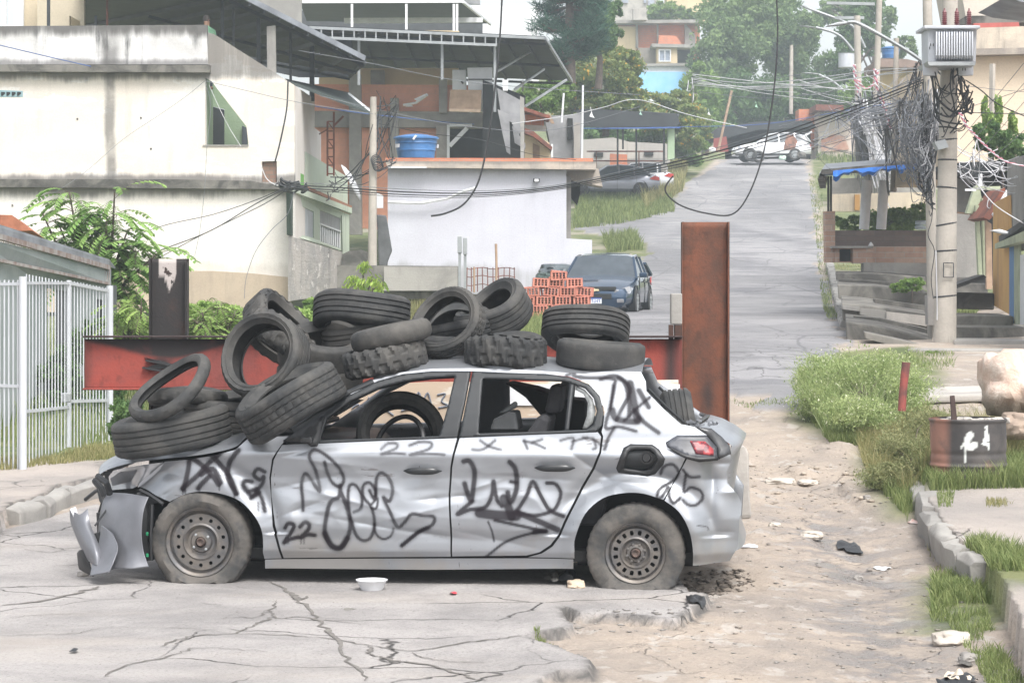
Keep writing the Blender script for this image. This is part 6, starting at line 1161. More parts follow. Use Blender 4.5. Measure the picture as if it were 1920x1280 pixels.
# ------------------------------------------------------------------ parked cars
def carbody(name, label, loc, rz, L, W_, H, paint, kind='sedan', plate_=None, extra=None):
    e = empty(name, loc, rz, label, 'car'); pm = NT(name + '_paint'); pm.out(paint, .22, .35, Coat_Weight=.8); pm = pm.m; hw = W_ / 2
    # front at x = 0, rear at x = L ; local y lateral
    if kind == 'sedan':
        sh_ = [(0, .30, .52, .72), (.06, .22, .62, .84), (.35, .2, .72, .94), (.75, .2, .80, .99), (1.25, .2, .90, 1), (1.6, .2, .93, 1), (2.6, .2, .95, 1), (3.6, .2, .97, 1), (L - .7, .22, .97, .98), (L - .25, .25, .96, .92), (L - .03, .32, .88, .82), (L, .4, .7, .76)]
        cab = [(1.25, .90, .90), (2.05, .92, 1.40), (2.6, .93, 1.46), (3.3, .94, 1.42), (3.75, .95, 1.28), (L - .42, .96, .97)]
    else:
        sh_ = [(0, .35, .6, .74), (.06, .3, .72, .86), (.35, .28, .84, .95), (.8, .28, .92, 1), (1.2, .28, 1.0, 1), (1.7, .28, 1.02, 1), (3.0, .28, 1.04, 1), (L - .6, .3, 1.06, 1), (L - .15, .33, 1.05, .94), (L, .4, .8, .85)]
        cab = [(1.2, 1.0, 1.0), (1.95, 1.02, 1.5), (2.5, 1.03, 1.6), (3.4, 1.04, 1.58), (L - .3, 1.05, 1.42), (L - .05, 1.05, 1.06)]
    def sec(x, zb, zs, k): w_ = hw * k; return [(x, -w_ * .85, zb), (x, -w_ * .985, zb + .12), (x, -w_, (zb + zs) / 2), (x, -w_ * .98, zs - .1), (x, -w_ * .9, zs - .01), (x, -w_ * .5, zs + .035), (x, 0, zs + .045), (x, w_ * .5, zs + .035), (x, w_ * .9, zs - .01), (x, w_ * .98, zs - .1), (x, w_, (zb + zs) / 2), (x, w_ * .985, zb + .12), (x, w_ * .85, zb)]
    S = [sec(*s) for s in sh_]; n = 13; V = [p for s in S for p in s]; fc = [(i * n + k, i * n + (k + 1) % n, (i + 1) * n + (k + 1) % n, (i + 1) * n + k) for i in range(len(S) - 1) for k in range(n)] + [tuple(range(n)), tuple((len(S) - 1) * n + k for k in range(n))]
    o = MB().add(V, fc).build('body', pm, e, smooth=35)
    # cabin
    def cs(x, zb, zt, grow=0): f_ = (zt - zb) / .5; wt = hw * (.93 - .2 * min(1, f_)) ; wb = hw * .93; return [(x, -wb, zb), (x, -wt, zt - .04), (x, -wt * .82, zt), (x, 0, zt + .02), (x, wt * .82, zt), (x, wt, zt - .04), (x, wb, zb)]
    C_ = [cs(*c) for c in cab]; V = [p for s in C_ for p in s]; n = 7; fg = []; fr = []
    for i in range(len(C_) - 1):
        for k in range(n - 1):
            f_ = (i * n + k, i * n + k + 1, (i + 1) * n + k + 1, (i + 1) * n + k); top = k in (1, 2, 3, 4) and 1 <= i <= len(C_) - 3; (fr if top else fg).append(f_)
    MB().add(V, fr).build('roof', pm, e, smooth=35); MB().add(V, fg).build('windows', M['glass'], e, smooth=35)
    for s in (-1, 1):
        mb = MB()
        for i in (0, 1, 2): a_, b_ = C_[i][1 if s < 0 else 5], C_[i + 1][1 if s < 0 else 5]; mb.bar(Vector(a_) + Vector((0, s * .01, 0)), Vector(b_) + Vector((0, s * .01, 0)), .05, .04)
        a_, b_ = C_[-2][1 if s < 0 else 5], C_[-1][0 if s < 0 else 6]; mb.bar(a_, b_, .12, .06)
        for xx in (2.45, 3.3): i_ = 2 if xx < 3 else 3; a_ = C_[i_][0 if s < 0 else 6]; b_ = C_[i_][1 if s < 0 else 5]; mb.bar(Vector(a_) + Vector((0, s * .012, 0)), Vector(b_) + Vector((0, s * .012, 0)), .07, .03)
        mb.build('window_pillars', pm, e)
    for x_ in (.85, L - .95):
        for s in (-1, 1):
            Mx = Matrix.Rotation(R(-90 * s), 3, 'X'); rw = .32 if kind == 'sedan' else .35
            MB().lathe([(0, .0), (rw + .06, .0), (rw + .06, .02)], (x_, s * (hw - .015), rw + .02), 28, Mx).build('wheel_arch', M['dark'], e)
            wo = MB().lathe([(rw * .62, .0), (rw * .66, .03), (rw * .9, .035), (rw, .0), (rw, -.16)], (x_, s * (hw - .01), rw), 28, Mx).build('wheel', M['rubber'], e, smooth=40)
            mb = MB(); 
            for k in range(10): q = k * math.pi / 5; mb.bar(Vector((x_, s * (hw + .01), rw)), Vector((x_ + math.cos(q) * rw * .6, s * (hw + .015), rw + math.sin(q) * rw * .6)), .05, .03, (0, 1, 0))
            mb.lathe([(rw * .55, .012), (rw * .62, .03), (rw * .65, .01)], (x_, s * (hw - .01), rw), 28, Mx); mb.build('rim', M['steel'] if kind == 'suv' or name == 'dark_sedan' else M['black'], wo, smooth=40)
    for s in (-1, 1):
        mb = MB(); mb.add([(x_, s * (y_ * hw), z_) for x_, y_, z_ in [(.05, .50, sh_[1][2] - .15), (.02, .55, sh_[1][2] - .02), (.28, .88, sh_[2][2] - .03), (.42, .965, sh_[2][2] - .08), (.2, .90, sh_[2][2] - .2)]], [(0, 1, 2, 3, 4)]); oo = mb.build('headlight', M['headlamp'], e); oo.location = (-.025, s * .01, .0); m_ = oo.modifiers.new('s', 'SOLIDIFY'); m_.thickness = .03
        MB().prism([(L - .5, s * hw * .955, .78), (L - .28, s * hw * .93, .92), (L - .04, s * hw * .84, .88), (L - .02, s * hw * .82, .72), (L - .2, s * hw * .93, .72)], (0, s * .02, 0)).build('tail_light', simple('tail_red', (.55, .05, .04), .2, .2, bump=0), e)
        MB().box((1.55, s * (hw + .07), .95 if kind == 'sedan' else 1.1), (.14, .18, .12)).build('mirror', pm, e, bevel=.03)
        for x_ in (2.2, 3.15): MB().box((x_, s * (hw + .005), .80 if kind == 'sedan' else .9), (.18, .03, .03)).build('door_handle', M['gloss'], e)
        for x_ in (1.45, 2.5, 3.4): MB().box((x_, s * (hw * .995), .58), (.012, .02, .62)).build('door_gap', M['dark'], e)
    if extra: extra(e, pm)
    return e
def cruze(e, pm):
    mb = MB(); mb.bb(-.03, .05, -.42, .42, .40, .52); mb.build('lower_grille', M['dark'], e, bevel=.01); mb = MB(); mb.bb(-.015, .08, -.52, .52, .60, .68); mb.build('upper_grille', M['dark'], e, bevel=.01)
    mb = MB(); mb.prism([(-.05, -.14, .585), (-.05, -.05, .585), (-.05, -.05, .57), (-.05, .05, .57), (-.05, .05, .585), (-.05, .14, .585), (-.05, .13, .625), (-.05, .05, .625), (-.05, .05, .64), (-.05, -.05, .64), (-.05, -.05, .625), (-.05, -.13, .625)], (.03, 0, 0)); mb.build('emblem', simple('emblem_gold', (.75, .65, .42), .3, .1, bump=0), e)
    mb = MB(); mb.bb(-.06, -.03, -.2, .2, .30, .43); pl = mb.build('number_plate', M['white'], e)
    mb = MB(); mb.bb(-.066, -.06, -.2, .2, .405, .43)
    for k in range(7): y = -.165 + k * .052; mb.bb(-.066, -.06, y, y + .012, .32, .39); mb.bb(-.066, -.06, y + .012, y + .034, .38 - .03 * (k % 3), .392 - .03 * (k % 3))
    mb.build('plate_marks', simple('plate_blue', (.03, .08, .35), .5, .1, bump=0), pl)
    for s in (-1, 1): MB().box((-.0, s * .62, .36), (.05, .16, .08)).build('fog_lamp', M['headlamp'], e, bevel=.01)
# front of this car faces the camera: local +x (front to rear) points away
dY = 57.6; cp_ = P(1112, 0, dY); carbody('dark_sedan', 'dark blue-black sedan with tinted windscreen parked facing down the street', (cp_.x, dY, zat(594, dY) + .0), R(90 - 9.5), 4.5, 1.78, 1.46, (.012, .04, .085), 'sedan', extra=cruze)
gY = 118; g0 = P(1062, 0, gY); carbody('grey_sedan', 'silver grey sedan with a red tail light parked behind the white house', (P(1076, 0, gY).x - .6, gY, zat(368, gY)), R(6), 4.5, 1.75, 1.48, (.24, .25, .29), 'sedan')
carbody('white_car', 'white car half hidden behind the silver grey sedan', (P(1100, 0, 121).x, 121.5, zat(361, 121)), R(4), 4.1, 1.7, 1.42, (.7, .71, .74), 'sedan')
def suvx(e, pm):
    hw = .9; mb = MB(); mb.prism([(2.75, -hw - .01, .55), (3.35, -hw - .01, .6), (3.55, -hw - .01, 1.05), (3.3, -hw - .01, 1.45), (2.95, -hw - .01, 1.40), (2.8, -hw - .01, .95)], (0, .1, 0)); mb.build('open_doorway', simple('burnt_seat', (.34, .17, .12), .9, .5, 4, c2=(.1, .06, .05)), e)
    mb = MB(); mb.bb(.02, L_ - .02, -hw - .02, -hw + .06, .26, .36); mb.build('sill_trim', M['black'], e)
    mb = MB(); mb.prism([(L_ - .3, -.3, 1.5), (L_ + .12, -.3, 1.7), (L_ + .1, -.3, 1.6), (L_ - .2, -.3, 1.42)], (0, .6, 0)); mb.build('roof_spoiler', pm, e)
L_ = 4.35; sY = 145; s0 = P(1374, 0, sY); suv = carbody('white_suv', 'white damaged suv blocking the top of the road, nose to the left', (s0.x, sY, zat(302, sY)), R(3), L_, 1.8, 1.62, (.78, .79, .82), 'suv', extra=suvx)
tyre(1408, 291, sY - 1.4, .36, .2, .22, (-.2, -.9, .2), 'big tyre leaning against the left side of the white suv', 'bald', group='tyres by the white suv')
tyre(1422, 294, sY - 1.3, .34, .2, .22, (.3, -.9, .1), 'second tyre lying against the big one beside the white suv', 'bald', group='tyres by the white suv')
o = rubble(1467, 296, sY - 2, 14, 10, 'crumpled pale green plastic bag on the road under the white suv', 'bag', simple('bag_green', (.55, .72, .62), .6), 'plastic_bag', 4)
rubble(1503, 292, sY - 1, 18, 14, 'brown rubble block beside the rear wheel of the white suv', 'rock', 'conc_dark', 'rock', 5)
o = rubble(1040, 511, 60, 66, 36, 'heap of dark grey rubbish bags beside the dark sedan', 'rubbish bag', simple('bag_grey', (.10, .12, .13), .45, .4, 3, bump=.9, bscale=4), 'rubbish_bag', 8, d=.6)
o = rubble(1018, 520, 59.3, 30, 22, 'small dark green rubbish bag at the left of the grey heap', 'rubbish bag', simple('bag_green_dark', (.07, .10, .09), .45, .4, 3, bump=.9, bscale=4), 'rubbish_bag', 2, d=.4)
# ------------------------------------------------------------------ right side of the street
M['brickwall'] = masonry('street_brick', (.42, .24, .17), (.52, .38, .30), (.42, .36, .31), .42, .12, .012, .5); M['brickdark'] = masonry('street_brick_sooty', (.20, .15, .13), (.14, .11, .10), (.16, .14, .13), .42, .12, .012, .5)
M['orange'] = plaster('wall_orange', (.58, .35, .12), (.50, .28, .10), streak=.5, scale=.8); M['pgreen'] = simple('pale_green_wood', (.42, .46, .32), .8, .35, 3)
def pole(name, label, x0, y0, x1, y1, Y, r0, r1, mat='pole', group=None, bz=.3, n=12):
    a_, b_ = P(x0, y0, Y), P(x1, y1, Y); e = empty(name, a_, 0, label, 'utility pole', group); a_.z -= bz; mb = MB(); mb.tube([a_ - e.location, (a_ + b_) / 2 - e.location, b_ - e.location], [r0, (r0 + r1) / 2, r1], n); mb.build('shaft', M[mat], e, smooth=40); return e
p1 = pole('utility_pole', 'thick round concrete utility pole carrying the big ribbed transformer', 1771, 640, 1782, -40, 36, .165, .105, n=20); o_ = p1.location
for k, py in enumerate((300, 352, 420, 470, 555, 262, 240)): q = P(1771 + (640 - py) * .016, py, 36) - o_; mb = MB(); mb.lathe([(.165 - (640 - py) * .00009, -.012), (.172 - (640 - py) * .00009, 0), (.165 - (640 - py) * .00009, .012)], q, 18, Matrix.Rotation(R(random.uniform(-14, 14)), 3, 'Y')); mb.build('strap', M['cable'], p1)
mb = MB(); q = P(1777, 493, 35.82) - o_
for a_, b_ in (((-.06, -.0), (.08, .0)), ((-.06, -.2), (.08, -.2)), ((-.06, -.2), (-.06, 0)), ((.08, -.2), (.08, 0))): mb.bar(q + Vector((a_[0], 0, a_[1])), q + Vector((b_[0], 0, b_[1])), .012)
mb.build('painted_mark', M['cable'], p1); mb = MB(); q = P(1741, 271, 35.6) - o_
mb.prism([P(px, py, 35.7) - o_ for px, py in [(1752, 266), (1772, 261), (1779, 276), (1760, 281)]], (0, .25, 0)); mb.build('junction_box', M['steel'], p1)
p2 = pole('utility_pole', 'slimmer concrete pole with whitewashed foot just left of the transformer pole', 1750, 600, 1738, -40, 38, .085, .07); MB().pw([(1739, 553), (1763, 556), (1762, 610), (1740, 609)], 37.6, .25).build('painted_base', M['conc_light'], p2).location = -p2.location
# transformer
tf_ = empty('transformer', P(1785, 120, 35.5), 0, 'grey ribbed transformer with three dark red insulators on top of the thick pole', 'transformer'); to = tf_.location
tg = simple('transformer_grey', (.50, .52, .56), .45, .15, 2, bump=.05); q = lambda px, py, Y=35.3: P(px, py, Y) - to
MB().prism([q(1739, 53), (q(1832, 53)), q(1830, 117), q(1740, 117)], (0, .55, 0)).build('case', tg, tf_, bevel=.02)
MB().prism([q(1733, 48, 35.2), q(1838, 48, 35.2), q(1838, 54, 35.2), q(1733, 54, 35.2)], (0, .75, 0)).build('lid', tg, tf_, bevel=.01)
for k in range(15): px = 1756 + k * 4.8; mb = MB(); mb.tube([q(px, 60, 35.28), q(px, 63, 35.12), q(px, 68, 35.08), q(px, 104, 35.08), q(px, 109, 35.12), q(px, 112, 35.28)], .012, 6); mb.build('cooling_fin', tg, tf_, smooth=True)
MB().prism([q(1756, 61, 35.25), q(1825, 61, 35.25), q(1825, 111, 35.25), q(1756, 111, 35.25)], (0, .05, 0)).build('fin_shadow_plate', simple('fin_shadow', (.16, .17, .18), .6, .3), tf_)  # dark backing that paints the shadow between the cooling fins
MB().prism([q(1739, 116, 35.1), q(1830, 116, 35.1), q(1828, 123, 35.1), q(1742, 123, 35.1)], (0, .85, 0)).build('bracket', M['steel'], tf_)
for px in (1771, 1794, 1817):
    pr = [(0, 0)] + [v for k in range(7) for v in ((.045 - k * .002, .01 + k * .028), (.026, .022 + k * .028))] + [(.012, .21), (.012, .235), (0, .235)]; MB().lathe(pr, q(px, 48, 35.5), 14).build('insulator', simple('insulator_red', (.16, .045, .05), .3, .2, bump=0), tf_, smooth=40)
for px, r_ in ((1744, .1), (1811, .1)): MB().lathe([(0, 0), (r_, .01), (r_ * 1.05, .05), (r_ * 1.05, .17), (0, .17)], q(px, 143, 35.5), 18).build('lower_drum', tg, tf_, smooth=40)
mb = MB()
for k, (px, py) in enumerate(((1805, 130), (1810, 130), (1745, 84), (1750, 84), (1743, 90))): mb.bar(q(px, py - 2, 35.28 if k > 1 else 35.38), q(px, py + 3, 35.28 if k > 1 else 35.38), .01)
mb.build('number_marks', M['black'], tf_)
# lamp arms and far poles
def lamp(label, pts, head, Y, r_=.03, group=None):
    e = empty('street_lamp', P(*pts[0], Y), 0, label, 'street lamp', group); mb = MB(); mb.tube([v - e.location for v in smooth_line([P(a_, b_, Y) for a_, b_ in pts], 4)], r_, 8); mb.build('arm', M['steel'], e, smooth=True)
    (x0, y0), (x1, y1), h_ = head; mb = MB(); mb.prism([P(x0, y0, Y) - e.location, P((x0 + x1) / 2, (y0 + y1) / 2 - h_, Y) - e.location, P(x1, y1 - h_ * .5, Y) - e.location, P(x1, y1 + h_ * .6, Y) - e.location, P((x0 + x1) / 2, (y0 + y1) / 2 + h_ * .5, Y) - e.location], (0, .2, 0)); mb.build('lamp_head', M['steel'] if 'white' not in label else M['white'], e, bevel=.02)
lamp('grey street lamp on a long slanting arm left of the transformer', [(1736, 120), (1700, 95), (1640, 60), (1606, 43), (1590, 42)], ((1549, 49), (1592, 42), 4), 37.5, .028)
lamp('thin distant street lamp arching toward the road, upper of the two far ones', [(1600, 96), (1580, 72), (1560, 60), (1530, 52)], ((1499, 48), (1530, 52), 1.6), 88, .05); lamp('faint street lamp low in front of the far trees', [(1582, 170), (1560, 152), (1535, 140)], ((1502, 136), (1535, 139), 1.6), 110, .05)
lamp('long lamp arm coming down from the tall thin pole at the top', [(1622, 90), (1608, 62), (1590, 44), (1540, 25), (1508, 13)], ((1500, 10), (1515, 15), 1.5), 90, .05)
lamp('white lamp head on a bracket at the right edge, in front of the orange wall', [(1935, 441), (1915, 437), (1890, 436)], ((1858, 432), (1892, 437), 5), 38, .018)
pole('utility_pole', 'tall brownish pole leaning slightly in the middle of the cable tangle', 1638, 320, 1650, -40, 78, .1, .09, 'wood' if False else 'pole')
q5 = pole('utility_pole', 'grey pole with a small transformer and cross-arms left of the cable tangle', 1611, 300, 1607, 30, 90, .13, .12); MB().lathe([(0, 0), (.28, .02), (.28, .5), (.3, .52), (0, .54)], P(1587, 128, 89.5) - q5.location, 16).build('small_transformer', tg, q5, smooth=40); mb = MB(); mb.bar(P(1550, 6, 90) - q5.location, P(1640, 8, 90) - q5.location, .1); mb.bar(P(1565, 34, 90) - q5.location, P(1620, 34, 90) - q5.location, .1); mb.build('crossarm', M['steel'], q5)
pole('utility_pole', 'short pole with a pointed top in front of the second blue tank', 1675, 335, 1681, 72, 58, .075, .055); pole('utility_pole', 'thin pole standing in front of the far trees left of the road', 1483, 205, 1484, 85, 160, .13, .11); pole('utility_pole', 'slim square pole in front of the big cream wall at the right', 1858, 285, 1861, 120, 48, .06, .055, n=4)
q6 = pole('utility_pole', 'grey pole in front of the brick house carrying a coil of cable', 698, 505, 700, 182, 60, .11, .075); mb = MB()
for k in range(5): mb.lathe([(.12 + .012 * math.cos(a_), .012 * math.sin(a_)) for a_ in np.linspace(0, 6.283, 6)], P(705 + k, 300 + k * 3, 59.8) - q6.location, 14, Matrix.Rotation(R(80 + k * 6), 3, 'X'))
mb.build('cable_coil', M['cable'], q6); MB().pw([(697, 366), (707, 362), (718, 366), (718, 390), (697, 390)], 60.4, .2).build('meter_box', M['white'], q6).location = -q6.location
for px, y0, y1, Y in ((1092, 160, 300, 74), (1056, 175, 230, 76)): a_, b_ = P(px - (1 if px > 1080 else 3), y1, Y), P(px + 1, y0, Y); o = MB().tube([a_, b_], .03, 6).build('antenna_mast', M['white']); tag(o, 'thin white antenna mast, ' + ('the taller one left of the black carport' if px > 1080 else 'the shorter one above the cream shack'), 'mast')
o = MB().tube([P(1346, 285, 140), P(1372, 170, 140)], .07, 6).build('leaning_stick', M['wood']); tag(o, 'long leaning stick beside the far red-walled shelter', 'stick')
# big cream building, top right
house('right_cream_building', 'cream building with stained parapet and red band at the top right corner', [('wall', plaster('right_wall', (.70, .58, .44), (.66, .55, .42), streak=.08, scale=.4), [(1770, 104), (2000, 98), (2000, 330), (1760, 330)], 52, 6), ('ledge', 'slabedge', [(1800, 92), (2000, 88), (2000, 100), (1800, 104)], 51.6, 6), ('parapet', plaster('right_parapet', (.58, .50, .40), (.42, .37, .31), streak=.8, scale=1.1), [(1824, 53), (2000, 47), (2000, 90), (1815, 93)], 51.9, .3),
    ('red_band', simple('faded_red', (.48, .13, .11), .8), [(1826, 44), (1910, 42), (1912, 51), (1826, 53)], 52.6, .2), ('upper_wall', plaster('upper_grey', (.60, .55, .47), (.5, .46, .4), streak=.3), [(1794, -60), (2000, -60), (2000, 36), (1812, 38)], 54, 3), ('upper_ledge', 'conc_dark', [(1812, 30), (2000, 28), (2000, 42), (1812, 44)], 53.6, 1)], 'building')
house('right_eave', 'dark roof corner cutting the top right corner of the picture', [('sheet', 'zinc', [(1885, -6), (2000, -20), (2000, 14), (1915, 4)], 34, 2)], 'roof')
tank(1651, 1688, 87, 110, 112, 'smaller blue water tank on a brown roof in the distance, behind the pointed pole')
house('brown_roof_house', 'distant house with a brown curved roof under the smaller blue tank', [('roof', simple('brown_roof', (.26, .19, .16), .8), [(1650, 110), (1700, 111), (1740, 120), (1740, 127), (1650, 126)], 110, 5), ('wall', 'cream', [(1655, 126), (1735, 127), (1735, 200), (1655, 200)], 112, 3)])
# planter with canopy
pb = house('brick_planter', 'brick garden wall with pillar and sooty upper band at the right of the road', [('pillar', 'brickwall', [(1547, 396), (1566, 396), (1566, 492), (1549, 492)], 56, .4), ('upper_band', 'brickdark', [(1566, 432), (1745, 432), (1745, 464), (1566, 464)], 56.1, .3), ('lower_wall', 'brickwall', [(1566, 462), (1832, 462), (1832, 495), (1566, 492)], 55.9, .3, [[(1574, 467), (1598, 467), (1598, 490), (1574, 490)]]),
    ('hole', 'dark', [(1572, 465), (1600, 465), (1600, 492), (1572, 492)], 56.25, .1), ('right_wall', 'brickwall', [(1786, 385), (1826, 390), (1826, 494), (1786, 494)], 55.8, .3), ('base', 'conc', [(1620, 492), (1830, 494), (1828, 532), (1690, 528), (1620, 515)], 55.5, .5), ('side_box', 'brickwall', [(1600, 464), (1637, 464), (1637, 494), (1600, 494)], 55.7, .3), ('cap', 'conc', [(1560, 461), (1637, 461), (1637, 465), (1560, 465)], 55.6, .5)], 'wall')
pc2 = empty('planter_canopy', (0, 0, 0), 0, 'low dark canopy with a blue tarp tucked under it over the brick garden wall', 'canopy')
roofslab('roof', P(1536, 331, 53.5), P(1748, 312, 53.5), P(1760, 296, 60), P(1548, 312, 60), M['zinc'], pc2); mb = MB(); mb.prism([P(a_, b_, 53.4) for a_, b_ in [(1541, 318), (1745, 299), (1745, 306), (1541, 327)]], (0, .06, 0)); mb.prism([P(a_, b_, 53.5) for a_, b_ in [(1541, 318), (1548, 318), (1545, 336), (1533, 336)]], (.65, 5, 0)); mb.build('fascia', M['conc_dark'], pc2)
for px, pb_ in ((1553, 396), (1558, 396)): MB().bar(P(px, 330, 56), P(px, pb_, 56), .045).build('post', M['black'], pc2)
V = []; 
for i in range(34):
    px = 1562 + i * 5; dr = 9 + 7 * math.sin(i * .5 + 1) * (1 - i / 40) + 4 * math.sin(i * 1.3); py = 322 - i * .42; V += [P(px, py - 2, 53.2), P(px, py + dr * .5, 53 + .1 * math.sin(i)), P(px, py + dr, 53.2)]
MB().add(V, [(3 * i + k, 3 * i + 3 + k, 3 * i + 4 + k, 3 * i + 1 + k) for i in range(33) for k in range(2)]).build('blue_tarp', simple('tarp_blue', (.02, .17, .62), .5, .3, 4, bump=.4, bscale=10), pc2, smooth=True)
for i, (a_, b_, c__, d_) in enumerate(((1620, 430, 1626, 338), (1652, 430, 1658, 338))): o = MB().tube([P(a_, b_, 57.5), P(c__, d_, 57.5)], .115, 16).build('white_column', M['white'], smooth=40); tag(o, f'slanting whitewashed round column behind the brick garden wall, {"left" if i == 0 else "right"} one', 'column', 'whitewashed columns')
house('beige_back_wall', 'long beige wall with an orange patch behind the two white columns', [('wall', plaster('beige_back', (.56, .48, .36), (.48, .42, .33), streak=.6, scale=1.), [(1560, 364), (1740, 360), (1740, 398), (1560, 396)], 66, .4), ('orange_patch', 'orange', [(1603, 365), (1612, 365), (1612, 394), (1603, 394)], 65.9, .1), ('stone_bank', 'conc', [(1560, 335), (1745, 330), (1745, 362), (1560, 366)], 70, .5)], 'wall')
for k, (py, w_) in enumerate(((418, 22), (427, 24))): o = rubble(1727, py, 55.7, w_, 10, f'pale blue-grey sack on the brick wall, {"upper" if k == 0 else "lower"} of two', 'sack', simple('sack_blue', (.48, .55, .60), .8), 'sack', 20 + k, d=.15)
e = empty('white_cone', P(1633, 461, 55.7), 0, 'small white cone standing on the brick wall', 'cone'); MB().lathe([(0, 0), (.06, 0), (.045, .04), (0, .09)], (0, 0, 0), 10).build('cone_body', M['white'], e, smooth=True)
# driveways and retaining steps
for i, (pts, Y, d, m_, lb) in enumerate([([(1566, 512), (1640, 512), (1745, 520), (1745, 545), (1640, 532), (1568, 526)], 53, 3, 'conc_dark', 'topmost concrete ramp slab below the brick garden wall'), ([(1570, 533), (1640, 536), (1742, 549), (1742, 600), (1640, 570), (1572, 560)], 47, 6, 'conc_dark', 'second concrete ramp slab with a dark mossy face'),
     ([(1578, 569), (1622, 572), (1742, 590), (1742, 640), (1640, 615), (1580, 600)], 41.5, 5.5, 'conc_dark', 'third concrete ramp slab with a stepped face left of the poles'), ([(1586, 603), (1650, 612), (1760, 640), (1760, 675), (1640, 665), (1588, 650)], 37, 4, 'conc_dark', 'lowest cracked concrete ramp slab at the foot of the poles')]):
    o = MB().prism([P(a_, b_, Y) for a_, b_ in pts], (.127 * d, d, .02 * d)).build('ramp_slab', M[m_], bevel=.02); tag(o, kind='structure')
for pts, Y, d in (([(1640, 560), (1742, 574), (1742, 590), (1640, 572)], 44, 2), ([(1600, 592), (1650, 596), (1742, 618), (1742, 634), (1650, 608), (1602, 602)], 39.5, 1.6), ([(1620, 622), (1740, 648), (1700, 656), (1622, 634)], 35.5, 1.2), ([(1572, 522), (1640, 525), (1700, 534), (1700, 541), (1640, 531), (1573, 528)], 50, 1.5)): tag(MB().prism([P(a_, b_, Y) for a_, b_ in pts], (.127 * d, d, 0)).build('ramp_slab', M['conc_dark'], bevel=.015), kind='structure')
# cut blocks standing on the third slab
for i, (pts, Y, lb) in enumerate([([(1578, 572), (1612, 575), (1612, 584), (1580, 580)], 41.3, 'left'), ([(1612, 577), (1662, 582), (1662, 598), (1612, 590)], 41.35, 'middle'), ([(1662, 584), (1738, 592), (1738, 612), (1662, 600)], 41.3, 'right')]): o = MB().pw(pts, Y, .25).build('retaining_block', M['conc_light' if i == 2 else 'conc'], bevel=.01); tag(o, f'concrete retaining block in the ramp face, {lb} of three', 'block', 'retaining blocks')
for i, (x0, x1, yt, yb, Y) in enumerate([(1786, 1852, 530, 550, 46), (1786, 1864, 548, 575, 43), (1786, 1900, 591, 618, 39), (1788, 1990, 613, 640, 37), (1788, 1990, 638, 660, 35.3), (1700, 1990, 655, 700, 33.6)]):
    o = MB().prism([P(a_, b_, Y) for a_, b_ in [(x0, yt), (x1, yt + 1), (x1, yb + 6), (x0, yb + 4)]], (.17 * 3.3, 3.3 if i != 2 else 4.2, 0)).build('stone_step', M['conc_dark' if i < 4 else 'conc'], bevel=.03); tag(o, kind='structure')
o = MB().prism([P(a_, b_, 42.5) for a_, b_ in [(1786, 536), (1845, 515), (1850, 520), (1790, 542)]], (0, .8, 0)).build('fallen_board', M['black']); tag(o, 'dark board lying tilted on the top stone steps', 'board')
# shacks at the right edge
ow = empty('orange_house', (0, 0, 0), 0, 'narrow orange-walled house with blue and green door posts at the right edge', 'house'); Yo = lambda px: lerp(43, 39, (px - 1868) / 40.)
for nm, mt, pts, off, d in [('wall', 'orange', [(1868, 380), (1896, 366), (1900, 590), (1868, 572)], 0, .3), ('wall', 'conc', [(1895, 300), (1925, 290), (1925, 470), (1895, 470)], .6, .3), ('post', simple('blue_paint', (.10, .22, .42), .7), [(1897, 462), (1906, 460), (1906, 608), (1897, 606)], -.2, .2), ('post', 'pgreen', [(1906, 460), (1915, 458), (1915, 608), (1906, 608)], -.25, .2), ('door', 'white', [(1915, 478), (1960, 470), (1960, 610), (1915, 608)], -.25, .1), ('awning', 'pgreen', [(1888, 455), (1960, 425), (1960, 445), (1888, 465)], -.8, 1.), ('beam', 'canopy', [(1896, 440), (1960, 400), (1960, 412), (1896, 452)], -.9, 1.)]: MB().pw(pts, (lambda px, o=off: Yo(px) + o), d).build(nm, M[mt] if isinstance(mt, str) else mt, ow)
sk2 = empty('wooden_shack', (0, 0, 0), 0, 'shack of pale green posts and broken gable boards between brick wall and orange house', 'shack')
for nm, mt, pts, Y, d in [('gable', 'pgreen', [(1812, 400), (1828, 350), (1836, 345), (1842, 380), (1836, 402)], 45, .2), ('post', 'pgreen', [(1829, 385), (1836, 385), (1842, 515), (1835, 516)], 44.8, .15), ('post', 'pgreen', [(1841, 372), (1849, 372), (1850, 520), (1844, 520)], 44.9, .15), ('board', 'wood', [(1848, 412), (1859, 420), (1861, 542), (1850, 542)], 44.2, .1), ('back', 'dark', [(1820, 330), (1900, 300), (1900, 540), (1820, 530)], 46.5, .1), ('tiles', 'rust', [(1843, 408), (1878, 356), (1884, 352), (1890, 372), (1856, 412)], 43.6, 1.5), ('white_board', 'white', [(1861, 402), (1888, 356), (1891, 368), (1866, 409)], 43.2, .1), ('beam', 'pgreen', [(1838, 350), (1876, 349), (1876, 355), (1838, 357)], 43.5, .1), ('white_post', 'white', [(1836, 326), (1842, 326), (1842, 352), (1836, 352)], 43.6, .1), ('lamp_tube', 'white', [(1810, 354), (1830, 354), (1830, 358), (1810, 358)], 43.3, .05), ('side_wall', 'conc', [(1786, 330), (1824, 325), (1828, 400), (1786, 395)], 47.5, .2), ('roof_sheet', 'canopy', [(1780, 306), (1960, 296), (1960, 306), (1830, 330), (1780, 316)], 46, 3), ('fence_board', 'conc', [(1786, 400), (1835, 404), (1838, 520), (1786, 520)], 46.2, .1)]: MB().pw(pts, Y, d).build(nm, M[mt], sk2)
